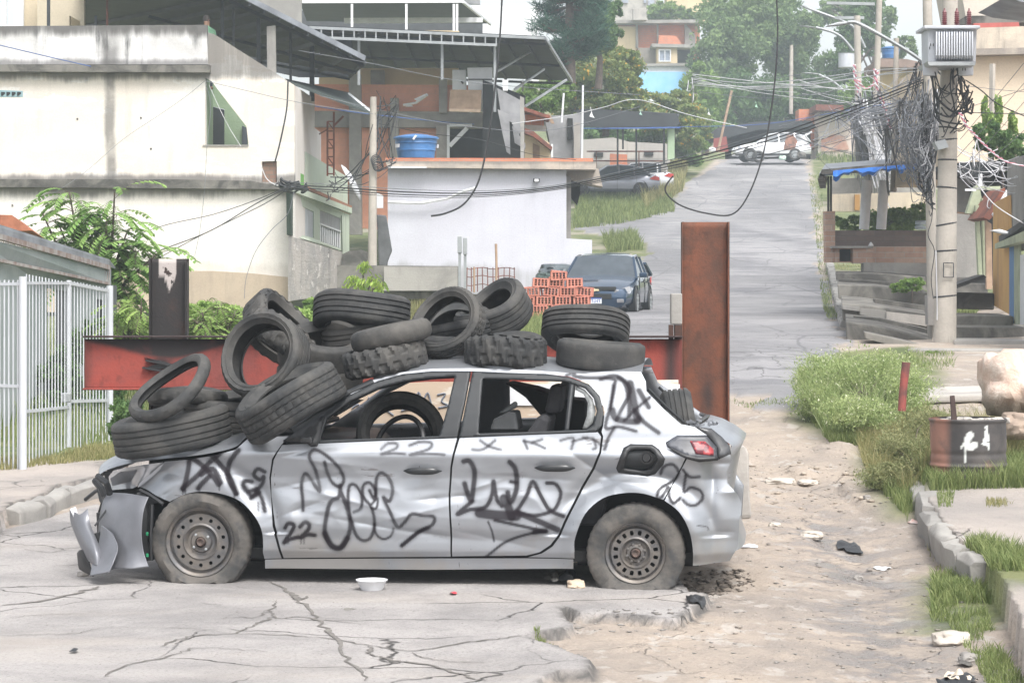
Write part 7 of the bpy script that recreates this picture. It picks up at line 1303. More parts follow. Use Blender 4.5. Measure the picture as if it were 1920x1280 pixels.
# ------------------------------------------------------------------ foreground right: drum, boulder, pipe
dz = 19.0; dl_, dr_ = P(1756, 0, dz).x, P(1899, 0, dz).x; rd_ = (dr_ - dl_) / 2; base = zat(925, dz); top = zat(787, dz)
t = NT('drum_paint'); s = t.n('ShaderNodeSeparateXYZ', {0: t.pos()}); base_c = t.mix(t.ramp(t.noise(3, 6, .65), .35, .65), (.045, .042, .042), (.085, .075, .07)); base_c = t.mix(t.ramp(t.noise(2.2, 6, .6), .58, .68, 0, .6), base_c, (.26, .15, .10))
base_c = t.mix(t.math('MULTIPLY', t.ramp(s.outputs[0], -.15, -.22), t.ramp(t.noise(4, 4), .3, .5)), base_c, (.26, .13, .095)); base_c = t.mix(t.ramp(s.outputs[2], .16, .03), base_c, (.28, .24, .21)); base_c = t.mix(t.attr('splash'), base_c, (.62, .64, .62)); t.out(base_c, .65); t.bump(t.noise(30, 5), .2, .01)
dr = empty('oil_drum', ((dl_ + dr_) / 2, dz + rd_, base), 0, 'rusty black oil drum with two white paint splashes, filled with rubble', 'drum'); H = top - base
V = []; Fc = []; at = []; n = 128; zs = np.linspace(0, H, 60)
sp = [([(.44, .80), (.41, .74), (.39, .66), (.43, .63), (.50, .66)], .045), ([(.66, .84), (.645, .74), (.62, .68), (.69, .66)], .022), ([(.66, .9), (.68, .72)], .02), ([(.41, .70), (.38, .64)], .02), ([(.44, .64), (.44, .52)], .006), ([(.47, .64), (.47, .55)], .006), ([(.49, .62), (.49, .56)], .005), ([(.38, .64), (.38, .42)], .004), ([(.66, .64), (.66, .54)], .005), ([(.69, .66), (.69, .60)], .005), ([(.44, .44), (.44, .40)], .008), ([(.33, .64), (.34, .62)], .012)]
for j, z in enumerate(zs):
    for k in range(n):
        q_ = 2 * math.pi * k / n; r_ = rd_ + .012 * math.exp(-((z - H * .36) / .012) ** 2) + .012 * math.exp(-((z - H * .40) / .010) ** 2) * 0 + .011 * math.exp(-((z - (H - .012)) / .01) ** 2) - .006 * math.exp(-((z - H * .52) / .02) ** 2) + .004 * math.sin(q_ * 5 + z * 8); V.append((r_ * math.cos(q_), r_ * math.sin(q_), z))
V = np.array(V); fx_ = (V[:, 0] / rd_ + 1) / 2; fz_ = V[:, 2] / H; m_ = np.zeros(len(V))
for pts, w_ in sp: d_ = pdist(fx_ * 1.0, fz_ * .96, [(a_, b_ * .96) for a_, b_ in pts]); m_ = np.maximum(m_, 1 - sm(w_ * .8, w_ * 1.1, d_ + (vn(fx_ * 40, fz_ * 30, 3) - .5) * .008))
m_ *= V[:, 1] < 0; i_ = np.arange((len(zs) - 1) * n); a_ = i_ // n * n + i_ % n; b_ = i_ // n * n + (i_ + 1) % n
np_mesh('drum_wall', V, np.stack([a_, b_, b_ + n, a_ + n], 1), t.m, dr, True, {'splash': m_})
MB().lathe([(0, H - .03), (rd_ - .01, H - .035)], (0, 0, 0), 40).build('fill', M['conc'], dr)
for k in range(9): rr = rubble(1770 + k * 14.5, 789 - random.uniform(-1, 4), dz + .15 + .1 * (k % 3), random.uniform(14, 26), random.uniform(8, 15), ['pale', 'small grey', 'flat', 'rounded', 'broken', 'white', 'rough', 'large pale', 'tilted'][k] + ' rubble lump in the oil drum, ' + ['at its left rim', 'second from the left rim', 'left of the stake', 'behind the stake', 'right of the stake', 'near the middle', 'right of the middle', 'second from the right rim', 'at its right rim'][k], 'rubble', 'conc_light', 'rubble_lump', 40 + k)
o = MB().prism([P(a_, b_, dz + .12) for a_, b_ in [(1782, 742), (1790, 741), (1795, 790), (1785, 791)]], (0, .035, 0)).build('wooden_stake', simple('dark_wood', (.07, .045, .04), .85, .4, 8), bevel=.003); tag(o, 'short dark stake standing up out of the rubble in the drum', 'stake')
o = MB().tube([P(1691, 770, 21.5), P(1693, 735, 21.5), P(1699, 679, 21.5)], [.034, .034, .036], 14).build('red_pipe', M['beam'] if False else simple('red_pipe_paint', (.34, .075, .06), .75, .5, 6, c2=(.10, .05, .045)), smooth=40); tag(o, 'short rusty red pipe sticking up at a slant from the weeds', 'pipe')
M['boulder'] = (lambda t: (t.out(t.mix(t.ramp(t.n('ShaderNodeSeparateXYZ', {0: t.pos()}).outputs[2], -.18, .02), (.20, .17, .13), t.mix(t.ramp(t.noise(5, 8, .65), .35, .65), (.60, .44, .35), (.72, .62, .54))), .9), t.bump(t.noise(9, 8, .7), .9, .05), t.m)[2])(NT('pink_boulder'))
rubble(1896, 722, 20.6, 118, 150, 'big pinkish white boulder at the right edge above the drum', 'boulder', 'boulder', 'boulder', 3, d=.32)
rubble(1905, 800, 20.2, 60, 60, 'smaller brown boulder half hidden behind the drum at the right edge', 'boulder', simple('brown_stone', (.36, .28, .22), .9, .4, 4), 'boulder', 6, d=.2)
# ------------------------------------------------------------------ loose stones and litter
def lay(px, py, w_, h_, label, cat, mat, name='stone', seed=0, k=.5, d=None):
    g = G(px, py); pyy = PX(g)[1]; o = rubble(px, py, g.y, w_, h_, label, cat, mat, name, seed, d or w_ / F * g.y * .5); o.location.z = g.z + h_ / F * g.y * .5 * .42; return o
M['stone'] = simple('pale_stone', (.52, .47, .41), .9, .3, 6, bump=.5); M['stone_d'] = simple('grey_stone', (.30, .28, .26), .9, .4, 6, bump=.5)
lay(1783, 1176, 74, 34, 'flat pale stone lying at the lower end of the kerb', 'stone', 'stone', seed=1); lay(1521, 990, 46, 20, 'pale flat stone in the gully left of the black rag', 'stone', 'stone', seed=2); lay(1080, 1102, 36, 22, 'tan stone on the asphalt just left of the rear wheel', 'stone', simple('tan_stone', (.55, .44, .33), .9, .3, 6), seed=3)
lay(1609, 1060, 20, 12, 'small dark stone in the middle of the wet gully', 'stone', 'stone_d', seed=4); lay(1463, 884, 62, 14, 'long thin slab of broken pavement in the dirt, left of two', 'slab', 'stone', seed=5); lay(1515, 888, 40, 12, 'shorter slab of broken pavement beside the long thin one', 'slab', 'stone', seed=6); lay(1626, 932, 16, 10, 'small grey stone on the dirt below the weeds', 'stone', 'stone_d', seed=7); lay(1452, 978, 24, 10, 'small pale stone behind the rear bumper', 'stone', 'stone', seed=8)
lay(1817, 1215, 44, 24, 'dark broken slab at the lower right beside the grass', 'slab', 'stone_d', seed=9); lay(1655, 812, 44, 28, 'whitish stone between the two clumps of weeds', 'stone', 'stone', seed=10, d=.1); lay(156, 1080, 22, 14, 'small brown stone under the torn bumper', 'stone', 'stone_d', seed=11)
lay(1700, 1245, 10, 6, 'tiny stone at the bottom right near the puddle', 'stone', 'stone_d', seed=12)
def rag(px, py, w_, h_, label, mat, name='rag', seed=0, lift=.012, cat='rag'):
    g = G(px, py); sx = w_ / F * g.y / 2; sy = h_ / F * g.y / 2 / ((CY - py) / F * -1) * 1.0 if py > 700 else .2; rs = np.random.default_rng(seed); n = 26; V = []
    for j in range(8):
        for k in range(n):
            q_ = 2 * math.pi * k / n; r_ = j / 7 * (1 + .35 * (vn(np.array([math.cos(q_) * 1.7 + seed]), np.array([math.sin(q_) * 1.7]), seed)[0] - .5) * 2); x, y = g.x + sx * r_ * math.cos(q_), g.y + sy * r_ * math.sin(q_)
            V.append((x, y, float(gz(np.array([x]), np.array([y]))[0]) + lift * (1.2 - j / 7) + lift * 2.2 * vn(np.array([x * 28.]), np.array([y * 20.]), seed)[0]))
    o = MB().add(V, [(j * n + k, j * n + (k + 1) % n, (j + 1) * n + (k + 1) % n, (j + 1) * n + k) for j in range(7) for k in range(n)]).build(name, mat, smooth=True); return tag(o, label, cat)
rag(1596, 1004, 44, 12, 'black rag lying in the gully beside a pale stone', M['black'], seed=2); rag(1302, 1128, 36, 14, 'black crumpled rag on the broken asphalt edge behind the rear wheel', M['black'], seed=3); rag(1062, 1092, 34, 16, 'black and white torn rag under the sill before the rear wheel', M['black'], seed=5, lift=.03); rag(1040, 1088, 44, 14, 'grey torn plastic under the car by the rear wheel', M['conc'], seed=9, lift=.015, name='plastic_scrap', cat='plastic')
rag(1795, 1245, 46, 20, 'pale crushed carton among the litter at the lower right corner', simple('carton', (.68, .58, .46), .8, .2), 'crushed_carton', 6, .02, 'carton'); rag(1600, 1270, 30, 6, 'pale paper scrap at the bottom edge', M['stone'], 'paper_scrap', 7, .005, 'paper'); rag(1825, 1268, 40, 14, 'pinkish paper scrap in the bottom right litter', simple('paper_pink', (.62, .45, .38), .8), 'paper_scrap', 8, .01, 'paper'); rag(1790, 1250, 70, 14, 'dark twisted plastic beside the crushed carton', M['black'], 'plastic_scrap', 11, .015, 'plastic'); rag(1810, 1222, 30, 8, 'thin dark scrap on the mud by the grass', M['conc_dark'], 'plastic_scrap', 12, .01, 'plastic')
rag(1405, 1012, 30, 5, 'long white splinter on the dirt behind the bumper', M['white'], 'splinter', 13, .006, 'splinter'); rag(1712, 968, 18, 3, 'red and white wrapper near the kerb', simple('wrapper_red', (.45, .16, .12), .6, c2=(.6, .58, .55), scale=40), 'wrapper', 14, .005, 'wrapper'); rag(1655, 1036, 30, 5, 'white scrap near the wet part of the gully', M['white'], 'paper_scrap', 15, .006, 'paper')
rag(850, 1116, 14, 5, 'small red bottle cap on the asphalt below the rear door', simple('cap_red', (.6, .05, .07), .5, .1, bump=0), 'bottle_cap', 16, .008, 'bottle cap'); rag(139, 1224, 14, 5, 'small black scrap alone on the asphalt at lower left', M['black'], 'plastic_scrap', 17, .008, 'plastic'); rag(655, 1142, 22, 4, 'dark oil spot shaped scrap on the asphalt below the front door', M['conc_dark'], 'rubber_scrap', 18, .003, 'rubber'); rag(615, 1184, 16, 4, 'small dark leaf on the long asphalt crack', M['conc_dark'], 'leaf', 19, .004, 'leaf')
# white bowl under the sill
gb = G(697, 1089); gb.y = 14.78; bw = empty('white_bowl', (P(697, 0, 14.78).x, 14.78, float(gz(np.array([gb.x]), np.array([14.78]))[0])), 0, 'white plastic bowl on the road under the sill below the front door', 'bowl'); r_ = 30 / F * 14.78
MB().lathe([(0, .002), (r_ * .66, .0), (r_ * .70, .006), (r_ * .93, .052), (r_, .056), (r_ * .99, .060), (r_ * .92, .058), (r_ * .66, .010), (0, .008)], (0, 0, 0), 36).build('bowl_body', M['white'], bw, smooth=40)
# earth clods behind the rear wheel and loose gravel everywhere (nobody could count them)
M['stone_g'] = simple('pebble', (.34, .30, .26), .95, .4, 30)
def gravel(name, n, region, smin, smax, mat, seed, lift=.0):
    rs = np.random.default_rng(seed); W_ = np.array(W2(region)); V = []; Fc = []; x0, y0 = W_.min(0); x1, y1 = W_.max(0); c_ = 0
    pts = []
    while len(pts) < n:
        x, y = rs.uniform(x0, x1, 4000), rs.uniform(y0, y1, 4000); k = inpoly(x, y, [tuple(p) for p in W_]); pts += list(zip(x[k], y[k]))
    pts = np.array(pts[:n]); z = gz(pts[:, 0], pts[:, 1]); ico = [(0, 0, .62), (.9, 0, .35), (.2, .85, .42), (-.8, .4, .3), (-.6, -.7, .4), (.4, -.8, .32), (0, 0, -.6)]; f0 = [(0, 1, 2), (0, 2, 3), (0, 3, 4), (0, 4, 5), (0, 5, 1), (6, 2, 1), (6, 3, 2), (6, 4, 3), (6, 5, 4), (6, 1, 5)]
    for i, (x, y) in enumerate(pts):
        s = smin * (smax / smin) ** (rs.random() ** 2.2); a_ = rs.uniform(0, 6.28); ca, sa = math.cos(a_), math.sin(a_); h_ = s * rs.uniform(.3, .8); b_ = len(V)
        for vx, vy, vz in ico: vx *= rs.uniform(.7, 1.2); vy *= rs.uniform(.7, 1.2); V.append((x + s * (vx * ca - vy * sa), y + s * (vx * sa + vy * ca), z[i] + lift + h_ * vz * rs.uniform(.7, 1.2)))
        Fc += [(b_ + p, b_ + q_, b_ + r_) for p, q_, r_ in f0]
    o = np_mesh(name, V, Fc, mat, None, True); return tag(o, kind='stuff')
gravel('gravel', 900, [(1400, 820), (1560, 820), (1760, 1000), (1900, 1270), (1150, 1278), (1330, 1140), (1390, 1060)], .004, .022, M['stone_d'], 1); gravel('gravel', 350, [(1400, 820), (1560, 820), (1760, 1000), (1900, 1270), (1150, 1278), (1330, 1140), (1390, 1060)], .004, .03, M['stone_g'], 2)
gravel('gravel', 220, [(10, 1100), (1000, 1110), (1000, 1270), (10, 1270)], .003, .008, M['stone_d'], 3); gravel('earth_clods', 300, [(1285, 1060), (1400, 1050), (1415, 1085), (1330, 1112), (1290, 1108)], .004, .04, simple('earth', (.23, .195, .165), 1., .5, 14, bump=.6), 4, .004); gravel('rubble_edge', 60, [(1065, 1140), (1300, 1140), (1270, 1175), (1070, 1165)], .008, .03, M['stone_d'], 5)
gravel('rubble_edge', 160, [(1380, 850), (1620, 860), (1700, 940), (1450, 935)], .01, .05, simple('sandy_rubble', (.46, .39, .32), .95, .3, 5), 6)
for pts, Y, d in (([(1690, 742), (1870, 738), (1870, 752), (1704, 757)], 25.6, 2.2), ([(1722, 711), (1870, 706), (1870, 716), (1728, 721)], 28.8, 2.4)): tag(MB().prism([P(a_, b_, Y) for a_, b_ in pts], (.16 * d, d, 0)).build('pavement_step', M['conc_light'], bevel=.02), kind='structure')
# ------------------------------------------------------------------ vegetation
M['leaf_pine'] = leafmat('leaf_pine', (.025, .07, .05), (.06, .14, .09)); M['leaf_dark'] = leafmat('leaf_dark', (.045, .10, .035), (.14, .23, .08)); M['leaf_mid'] = leafmat('leaf_mid', (.08, .16, .04), (.22, .32, .09))
M['leaf_flower'] = leafmat('leaf_flower', (.10, .17, .05), (.28, .32, .11), (.65, .38, .06)); M['leaf_bright'] = leafmat('leaf_bright', (.17, .29, .07), (.36, .48, .15)); M['leaf_lime'] = leafmat('leaf_lime', (.22, .36, .06), (.42, .52, .12))
M['leaf_weed'] = leafmat('leaf_weed', (.16, .24, .08), (.42, .48, .22), (.68, .68, .5)); M['grass'] = leafmat('grass_blade', (.11, .16, .05), (.30, .34, .14)); M['grass_dry'] = leafmat('grass_dry', (.18, .19, .07), (.40, .36, .18)); M['leaf_far'] = leafmat('leaf_far', (.08, .15, .06), (.22, .30, .12))
M['bark'] = simple('bark', (.13, .10, .08), .9, .4, 6, bump=.5, c2=(.07, .055, .045))
def leaves(name, blobs, n, size, mat, parent, seed=0, clump=.28, flat=.6, aspect=2.0, hollow=.35, k_cl=26, updir=0.):
    """leaf-sized faces gathered in clumps spread through the crown's volume; blobs = (px, py, Y, rx px, ry px, depth m)"""
    rs = np.random.default_rng(seed); vol = np.array([b_[3] * b_[4] for b_ in blobs], float); vol /= vol.sum(); C_ = []; S_ = []; off = parent.location if parent is not None else Vector()
    for b_, v in zip(blobs, vol):
        c = np.array(P(b_[0], b_[1], b_[2])); rx, rz = b_[3] / F * b_[2], b_[4] / F * b_[2]; ry = b_[5]; k = max(4, int(k_cl * len(blobs) * v))
        d = rs.normal(size=(k, 3)); d /= np.linalg.norm(d, axis=1)[:, None]; rad = rs.uniform(hollow, 1, k) ** .6; cc = c + d * rad[:, None] * np.array([rx, ry, rz]); sz = clump * rs.uniform(.3, 1.3, k); m = int(n * v)
        pick = rs.integers(0, k, m); e = rs.normal(size=(m, 3)); e /= np.linalg.norm(e, axis=1)[:, None]; rr = rs.random(m) ** .45; pos = cc[pick] + e * (rr * sz[pick])[:, None] * np.array([rx, min(ry, rx), rz * .8]); C_.append(pos)
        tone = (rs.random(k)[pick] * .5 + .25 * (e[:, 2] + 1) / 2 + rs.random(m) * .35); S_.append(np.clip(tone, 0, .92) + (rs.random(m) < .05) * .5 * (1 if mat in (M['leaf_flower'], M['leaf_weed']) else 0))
    C_ = np.vstack(C_); S_ = np.clip(np.concatenate(S_), 0, 1); m = len(C_); a_ = rs.normal(size=(m, 3)); a_[:, 2] = a_[:, 2] * (1 - updir) + updir * 2; a_ /= np.linalg.norm(a_, axis=1)[:, None]; b_ = np.cross(a_, rs.normal(size=(m, 3))); b_ /= np.linalg.norm(b_, axis=1)[:, None]
    s = size * rs.uniform(.6, 1.4, m)[:, None]; V = np.stack([C_ - a_ * s, C_ + b_ * s / aspect, C_ + a_ * s, C_ - b_ * s / aspect], 1).reshape(-1, 3) - np.array(off); Fc = np.arange(m * 4).reshape(-1, 4)
    return np_mesh(name, V, Fc, mat, parent, False, {'var': np.repeat(S_, 4)})
def tree(name, label, blobs, trunk, n, size, mat, r_, seed=0, cat='tree', group=None, limbs=6, **kw):
    (tx, ty, Y), top = trunk[0], trunk[1]; e = empty(name, P(tx, ty, Y), 0, label, cat, group); o_ = e.location; mb = MB(); b_ = P(top[0], top[1], top[2] if len(top) > 2 else Y) - o_
    mb.tube([(0, 0, -.4), b_ * .35 + Vector((r_ * .6, 0, 0)), b_ * .7 - Vector((r_ * .4, 0, 0)), b_], [r_ * 1.15, r_ * .85, r_ * .6, r_ * .25], 10)
    rs = random.Random(seed)
    for k in range(limbs): bl = blobs[k % len(blobs)]; s = b_ * rs.uniform(.35, .85); t_ = P(bl[0] + rs.uniform(-.5, .5) * bl[3], bl[1] + rs.uniform(-.5, .4) * bl[4], bl[2] + rs.uniform(-.3, .3) * bl[5]) - o_; mb.tube([s, s.lerp(t_, .5) + Vector((0, 0, .1 * (t_ - s).length)), t_], [r_ * .4, r_ * .25, r_ * .08], 6)
    mb.build('trunk', M['bark'], e, smooth=True); leaves('crown', blobs, n, size, mat, e, seed, **kw); return e
# pine with tufted tiers
e = empty('pine_tree', P(1068, 160, 104), 0, 'dark blue-green pine with tufted branches behind the lane roof', 'tree'); o_ = e.location; mb = MB(); mb.tube([P(1068, 175, 104) - o_, P(1069, 60, 104) - o_, P(1066, -60, 104) - o_], [.26, .2, .1], 10)
rs = random.Random(3); tips = []
for k in range(60):
    py = rs.uniform(-70, 128); wd = lerp(30, 76, min(1, (py + 90) / 130.)) * (1 if py < 95 else .6); a_ = rs.uniform(0, 6.283); r1 = wd * rs.uniform(.5, 1.05) / F * 104; s = P(1067, py, 104) - o_; t_ = s + Vector((math.cos(a_) * r1, math.sin(a_) * r1, rs.uniform(-.1, .35))); mb.tube([s, s.lerp(t_, .6) + Vector((0, 0, -.15)), t_], [.07, .05, .02], 5); tips += [s.lerp(t_, f_) for f_ in (.45, .62, .78, .9, 1.)]
mb.build('trunk', M['bark'], e, smooth=True); V = []; Fc = []; at = []; rs2 = np.random.default_rng(5)
for tp in tips:
    for j in range(46):
        d = rs2.normal(size=3); d[2] = abs(d[2]) * .7 + .1; d /= np.linalg.norm(d); s_0 = np.array(tp) + rs2.normal(size=3) * .14; t_ = s_0 + d * rs2.uniform(.25, .5); w_ = np.cross(d, rs2.normal(size=3)); w_ /= np.linalg.norm(w_); w_ *= .018; b_ = len(V); V += [s_0 - w_, s_0 + w_, t_ + w_ * .4, t_ - w_ * .4]; Fc.append((b_, b_ + 1, b_ + 2, b_ + 3)); at += [rs2.random()] * 4
np_mesh('needles', V, Fc, M['leaf_pine'], e, False, {'var': at})
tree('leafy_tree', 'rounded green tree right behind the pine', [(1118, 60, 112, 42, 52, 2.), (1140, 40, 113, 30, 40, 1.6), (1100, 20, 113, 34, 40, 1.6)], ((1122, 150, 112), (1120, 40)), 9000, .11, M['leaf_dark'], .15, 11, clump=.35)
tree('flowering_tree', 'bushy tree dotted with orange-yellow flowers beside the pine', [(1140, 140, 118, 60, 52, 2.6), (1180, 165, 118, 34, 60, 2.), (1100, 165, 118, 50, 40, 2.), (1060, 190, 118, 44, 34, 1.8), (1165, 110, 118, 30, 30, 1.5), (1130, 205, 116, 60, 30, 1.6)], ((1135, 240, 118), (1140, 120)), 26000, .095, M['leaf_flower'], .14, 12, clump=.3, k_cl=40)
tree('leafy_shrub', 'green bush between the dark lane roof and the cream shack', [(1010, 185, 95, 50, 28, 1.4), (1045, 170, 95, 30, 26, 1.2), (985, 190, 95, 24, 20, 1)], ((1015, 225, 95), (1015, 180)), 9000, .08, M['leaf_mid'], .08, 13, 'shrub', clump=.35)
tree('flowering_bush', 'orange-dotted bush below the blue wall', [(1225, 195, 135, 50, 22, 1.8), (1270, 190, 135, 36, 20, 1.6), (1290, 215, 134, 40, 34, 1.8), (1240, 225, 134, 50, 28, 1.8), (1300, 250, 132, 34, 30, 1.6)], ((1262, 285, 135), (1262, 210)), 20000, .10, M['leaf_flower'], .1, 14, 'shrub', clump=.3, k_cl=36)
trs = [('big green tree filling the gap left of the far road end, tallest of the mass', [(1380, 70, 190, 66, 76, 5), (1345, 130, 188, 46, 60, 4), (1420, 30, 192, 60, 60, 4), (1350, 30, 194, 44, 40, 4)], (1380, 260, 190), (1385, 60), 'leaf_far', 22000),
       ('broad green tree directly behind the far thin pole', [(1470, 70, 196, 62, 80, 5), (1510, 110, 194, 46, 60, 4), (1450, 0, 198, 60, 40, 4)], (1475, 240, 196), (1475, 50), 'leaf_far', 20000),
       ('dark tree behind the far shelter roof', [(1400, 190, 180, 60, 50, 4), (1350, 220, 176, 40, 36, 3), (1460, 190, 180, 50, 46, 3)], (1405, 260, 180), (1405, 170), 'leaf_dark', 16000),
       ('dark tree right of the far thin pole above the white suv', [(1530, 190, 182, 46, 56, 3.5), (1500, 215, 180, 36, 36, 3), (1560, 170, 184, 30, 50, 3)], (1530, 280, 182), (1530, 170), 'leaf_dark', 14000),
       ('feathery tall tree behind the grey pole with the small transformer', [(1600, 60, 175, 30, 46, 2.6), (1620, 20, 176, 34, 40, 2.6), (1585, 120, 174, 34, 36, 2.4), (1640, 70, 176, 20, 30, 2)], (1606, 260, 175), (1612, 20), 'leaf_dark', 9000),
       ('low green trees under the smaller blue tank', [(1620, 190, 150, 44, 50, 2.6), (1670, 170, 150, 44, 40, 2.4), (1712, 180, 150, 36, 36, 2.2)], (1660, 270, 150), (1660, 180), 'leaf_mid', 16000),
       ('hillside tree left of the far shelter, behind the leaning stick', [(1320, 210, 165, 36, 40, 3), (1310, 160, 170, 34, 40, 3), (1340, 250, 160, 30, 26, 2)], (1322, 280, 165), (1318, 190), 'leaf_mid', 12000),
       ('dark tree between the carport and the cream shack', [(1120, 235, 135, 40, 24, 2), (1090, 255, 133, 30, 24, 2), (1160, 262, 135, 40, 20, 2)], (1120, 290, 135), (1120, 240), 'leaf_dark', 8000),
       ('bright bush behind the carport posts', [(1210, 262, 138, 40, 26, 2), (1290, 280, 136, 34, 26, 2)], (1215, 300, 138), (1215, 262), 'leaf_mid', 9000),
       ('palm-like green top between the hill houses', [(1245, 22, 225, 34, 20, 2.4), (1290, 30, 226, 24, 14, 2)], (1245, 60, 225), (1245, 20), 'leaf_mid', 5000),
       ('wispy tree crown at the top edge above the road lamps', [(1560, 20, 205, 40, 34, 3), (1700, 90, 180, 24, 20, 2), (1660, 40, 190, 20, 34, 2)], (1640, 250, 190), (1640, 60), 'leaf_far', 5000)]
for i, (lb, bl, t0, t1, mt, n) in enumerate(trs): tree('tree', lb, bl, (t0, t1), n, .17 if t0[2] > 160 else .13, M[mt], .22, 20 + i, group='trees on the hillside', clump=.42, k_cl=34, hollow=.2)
# compound-leaf trees in the left yard
def fronds(name, label, base, Y, stems, n_fr, flen, mat, seed, lw=.035, ll=.10, cat='tree', r_=.035):
    rs = random.Random(seed); e = empty(name, P(*base, Y), 0, label, cat); o_ = e.location; mb = MB(); V = []; Fc = []; at = []
    for (sx, sy, dy) in stems:
        b_ = P(sx, sy, Y + dy) - o_; mid = b_ * .5 + Vector((rs.uniform(-.1, .1), 0, .1)); mb.tube([(0, 0, -.2), mid, b_], [r_, r_ * .7, r_ * .3], 7)
        for k in range(n_fr):
            f_ = rs.uniform(.45, 1.); s = (Vector((0, 0, 0)).lerp(mid, f_ * 2) if f_ < .5 else mid.lerp(b_, f_ * 2 - 1)); az_ = rs.uniform(0, 6.283); el = rs.uniform(.05, .95); d = Vector((math.cos(az_) * math.cos(el), math.sin(az_) * math.cos(el), math.sin(el))); L = flen * rs.uniform(.6, 1.15); pts = []; p = s.copy(); dd = d.copy(); tone = rs.random() * .6
            for q in range(13): pts.append(p.copy()); p = p + dd * L / 12; dd = (dd + Vector((0, 0, -.13))).normalized()
            mb.tube(pts[::3] , .004, 3)
            for q in range(3, 13):
                tn = (pts[q] - pts[q - 1]).normalized(); sd_ = tn.cross(Vector((0, 0, 1))); sd_ = sd_.normalized() if sd_.length > .01 else Vector((1, 0, 0)); sz = math.sin(min(1, q / 9) * 1.8) * ll * rs.uniform(.8, 1.15)
                for s_1 in (-1, 1):
                    dl_ = (sd_ * s_1 + tn * .55 + Vector((0, 0, -.35 + rs.uniform(-.15, .15)))).normalized(); c = pts[q] + dl_ * sz; nn = dl_.cross(Vector((0, 0, 1))).normalized() * lw / 2; i0 = len(V); V += [pts[q], pts[q] + dl_ * sz * .45 + nn, c, pts[q] + dl_ * sz * .45 - nn]; Fc.append((i0, i0 + 1, i0 + 2, i0 + 3)); at += [min(1, tone + rs.random() * .4)] * 4
    mb.build('trunk', M['bark'], e); np_mesh('foliage', V, Fc, mat, e, False, {'var': at}); return e
M['leaf_ail'] = leafmat('leaf_compound', (.14, .27, .07), (.32, .47, .15))
fronds('young_tree', 'young tree with long feathery compound leaves above the shed', (180, 600), 38, [(150, 380, 0), (110, 420, .3), (200, 400, -.3), (240, 430, .2), (170, 450, .4), (260, 470, -.3), (90, 470, .5), (215, 360, 0), (205, 520, 0), (230, 560, .2), (80, 400, 0), (130, 360, .2), (290, 480, 0), (230, 500, .4)], 24, .72, M['leaf_ail'], 1, .06, .15)
fronds('leafy_bush', 'bright feathery bush between the fence and the black post', (240, 680), 30, [(230, 575, 0), (255, 600, .3), (215, 610, .2), (265, 560, -.2), (222, 640, 0)], 16, .4, M['leaf_bright'], 2, .03, .075, 'shrub', .02)
fronds('leafy_bush', 'bright feathery bush just right of the black post behind the beam', (400, 690), 31, [(380, 585, 0), (410, 570, .3), (440, 590, .1), (365, 600, -.2), (470, 600, .3), (400, 620, 0)], 26, .42, M['leaf_bright'], 3, .03, .07, 'shrub', .02)
leaves('undergrowth', [(260, 620, 33, 50, 40, 1), (400, 620, 34, 90, 36, 1.4), (520, 620, 34, 80, 30, 1.2), (590, 585, 40, 44, 26, 1)], 26000, .03, M['leaf_mid'], None, 9, clump=.3, k_cl=40)['kind'] = 'stuff'
leaves('undergrowth', [(390, 595, 33, 80, 28, .8), (235, 600, 32, 26, 30, .6), (600, 575, 41, 34, 22, .8), (560, 600, 35, 40, 20, .8)], 14000, .034, M['leaf_bright'], None, 10, clump=.28, k_cl=40)['kind'] = 'stuff'
tree('shrub', 'dark green shrub behind the white bar fence', [(150, 690, 30, 40, 80, 1.), (105, 740, 30, 44, 70, 1.), (200, 770, 29, 36, 60, .8), (60, 800, 29, 50, 40, .8), (180, 620, 31, 26, 30, .6)], ((150, 850, 30), (150, 700)), 20000, .035, M['leaf_dark'], .03, 31, 'shrub', clump=.3, k_cl=40)
tree('shrub', 'green shrub showing under the left end of the beam', [(238, 770, 22, 26, 30, .4), (225, 810, 22, 20, 24, .3)], ((235, 850, 22), (235, 780)), 5000, .022, M['leaf_dark'], .02, 32, 'shrub', clump=.35)
# drooping lime sapling
rs = random.Random(8); e = empty('sapling', P(680, 560, 48), 0, 'small yellow-green sapling with drooping leaves before the yard wall', 'tree'); o_ = e.location; mb = MB(); V = []; Fc = []; at = []
for (sx, sy) in ((682, 494), (660, 520), (700, 518), (650, 540), (712, 530), (675, 525), (695, 545)):
    b_ = P(sx, sy, 48 + rs.uniform(-.3, .3)) - o_; mb.tube([(0, 0, -.4), b_ * .6, b_], [.03, .018, .008], 6)
    for k in range(60):
        a_ = rs.uniform(0, 6.283); s = b_ + Vector((rs.uniform(-.1, .1), rs.uniform(-.1, .1), rs.uniform(-.14, .06))); d = Vector((math.cos(a_) * .6, math.sin(a_) * .6, -.75)).normalized(); nn = d.cross(Vector((rs.random(), rs.random(), rs.random()))).normalized() * .02; L = rs.uniform(.09, .17); i0 = len(V); V += [s, s + d * L * .4 + nn, s + d * L, s + d * L * .4 - nn]; Fc.append((i0, i0 + 1, i0 + 2, i0 + 3)); at += [rs.random()] * 4
mb.build('trunk', M['bark'], e); np_mesh('foliage', V, Fc, M['leaf_lime'], e, False, {'var': at})
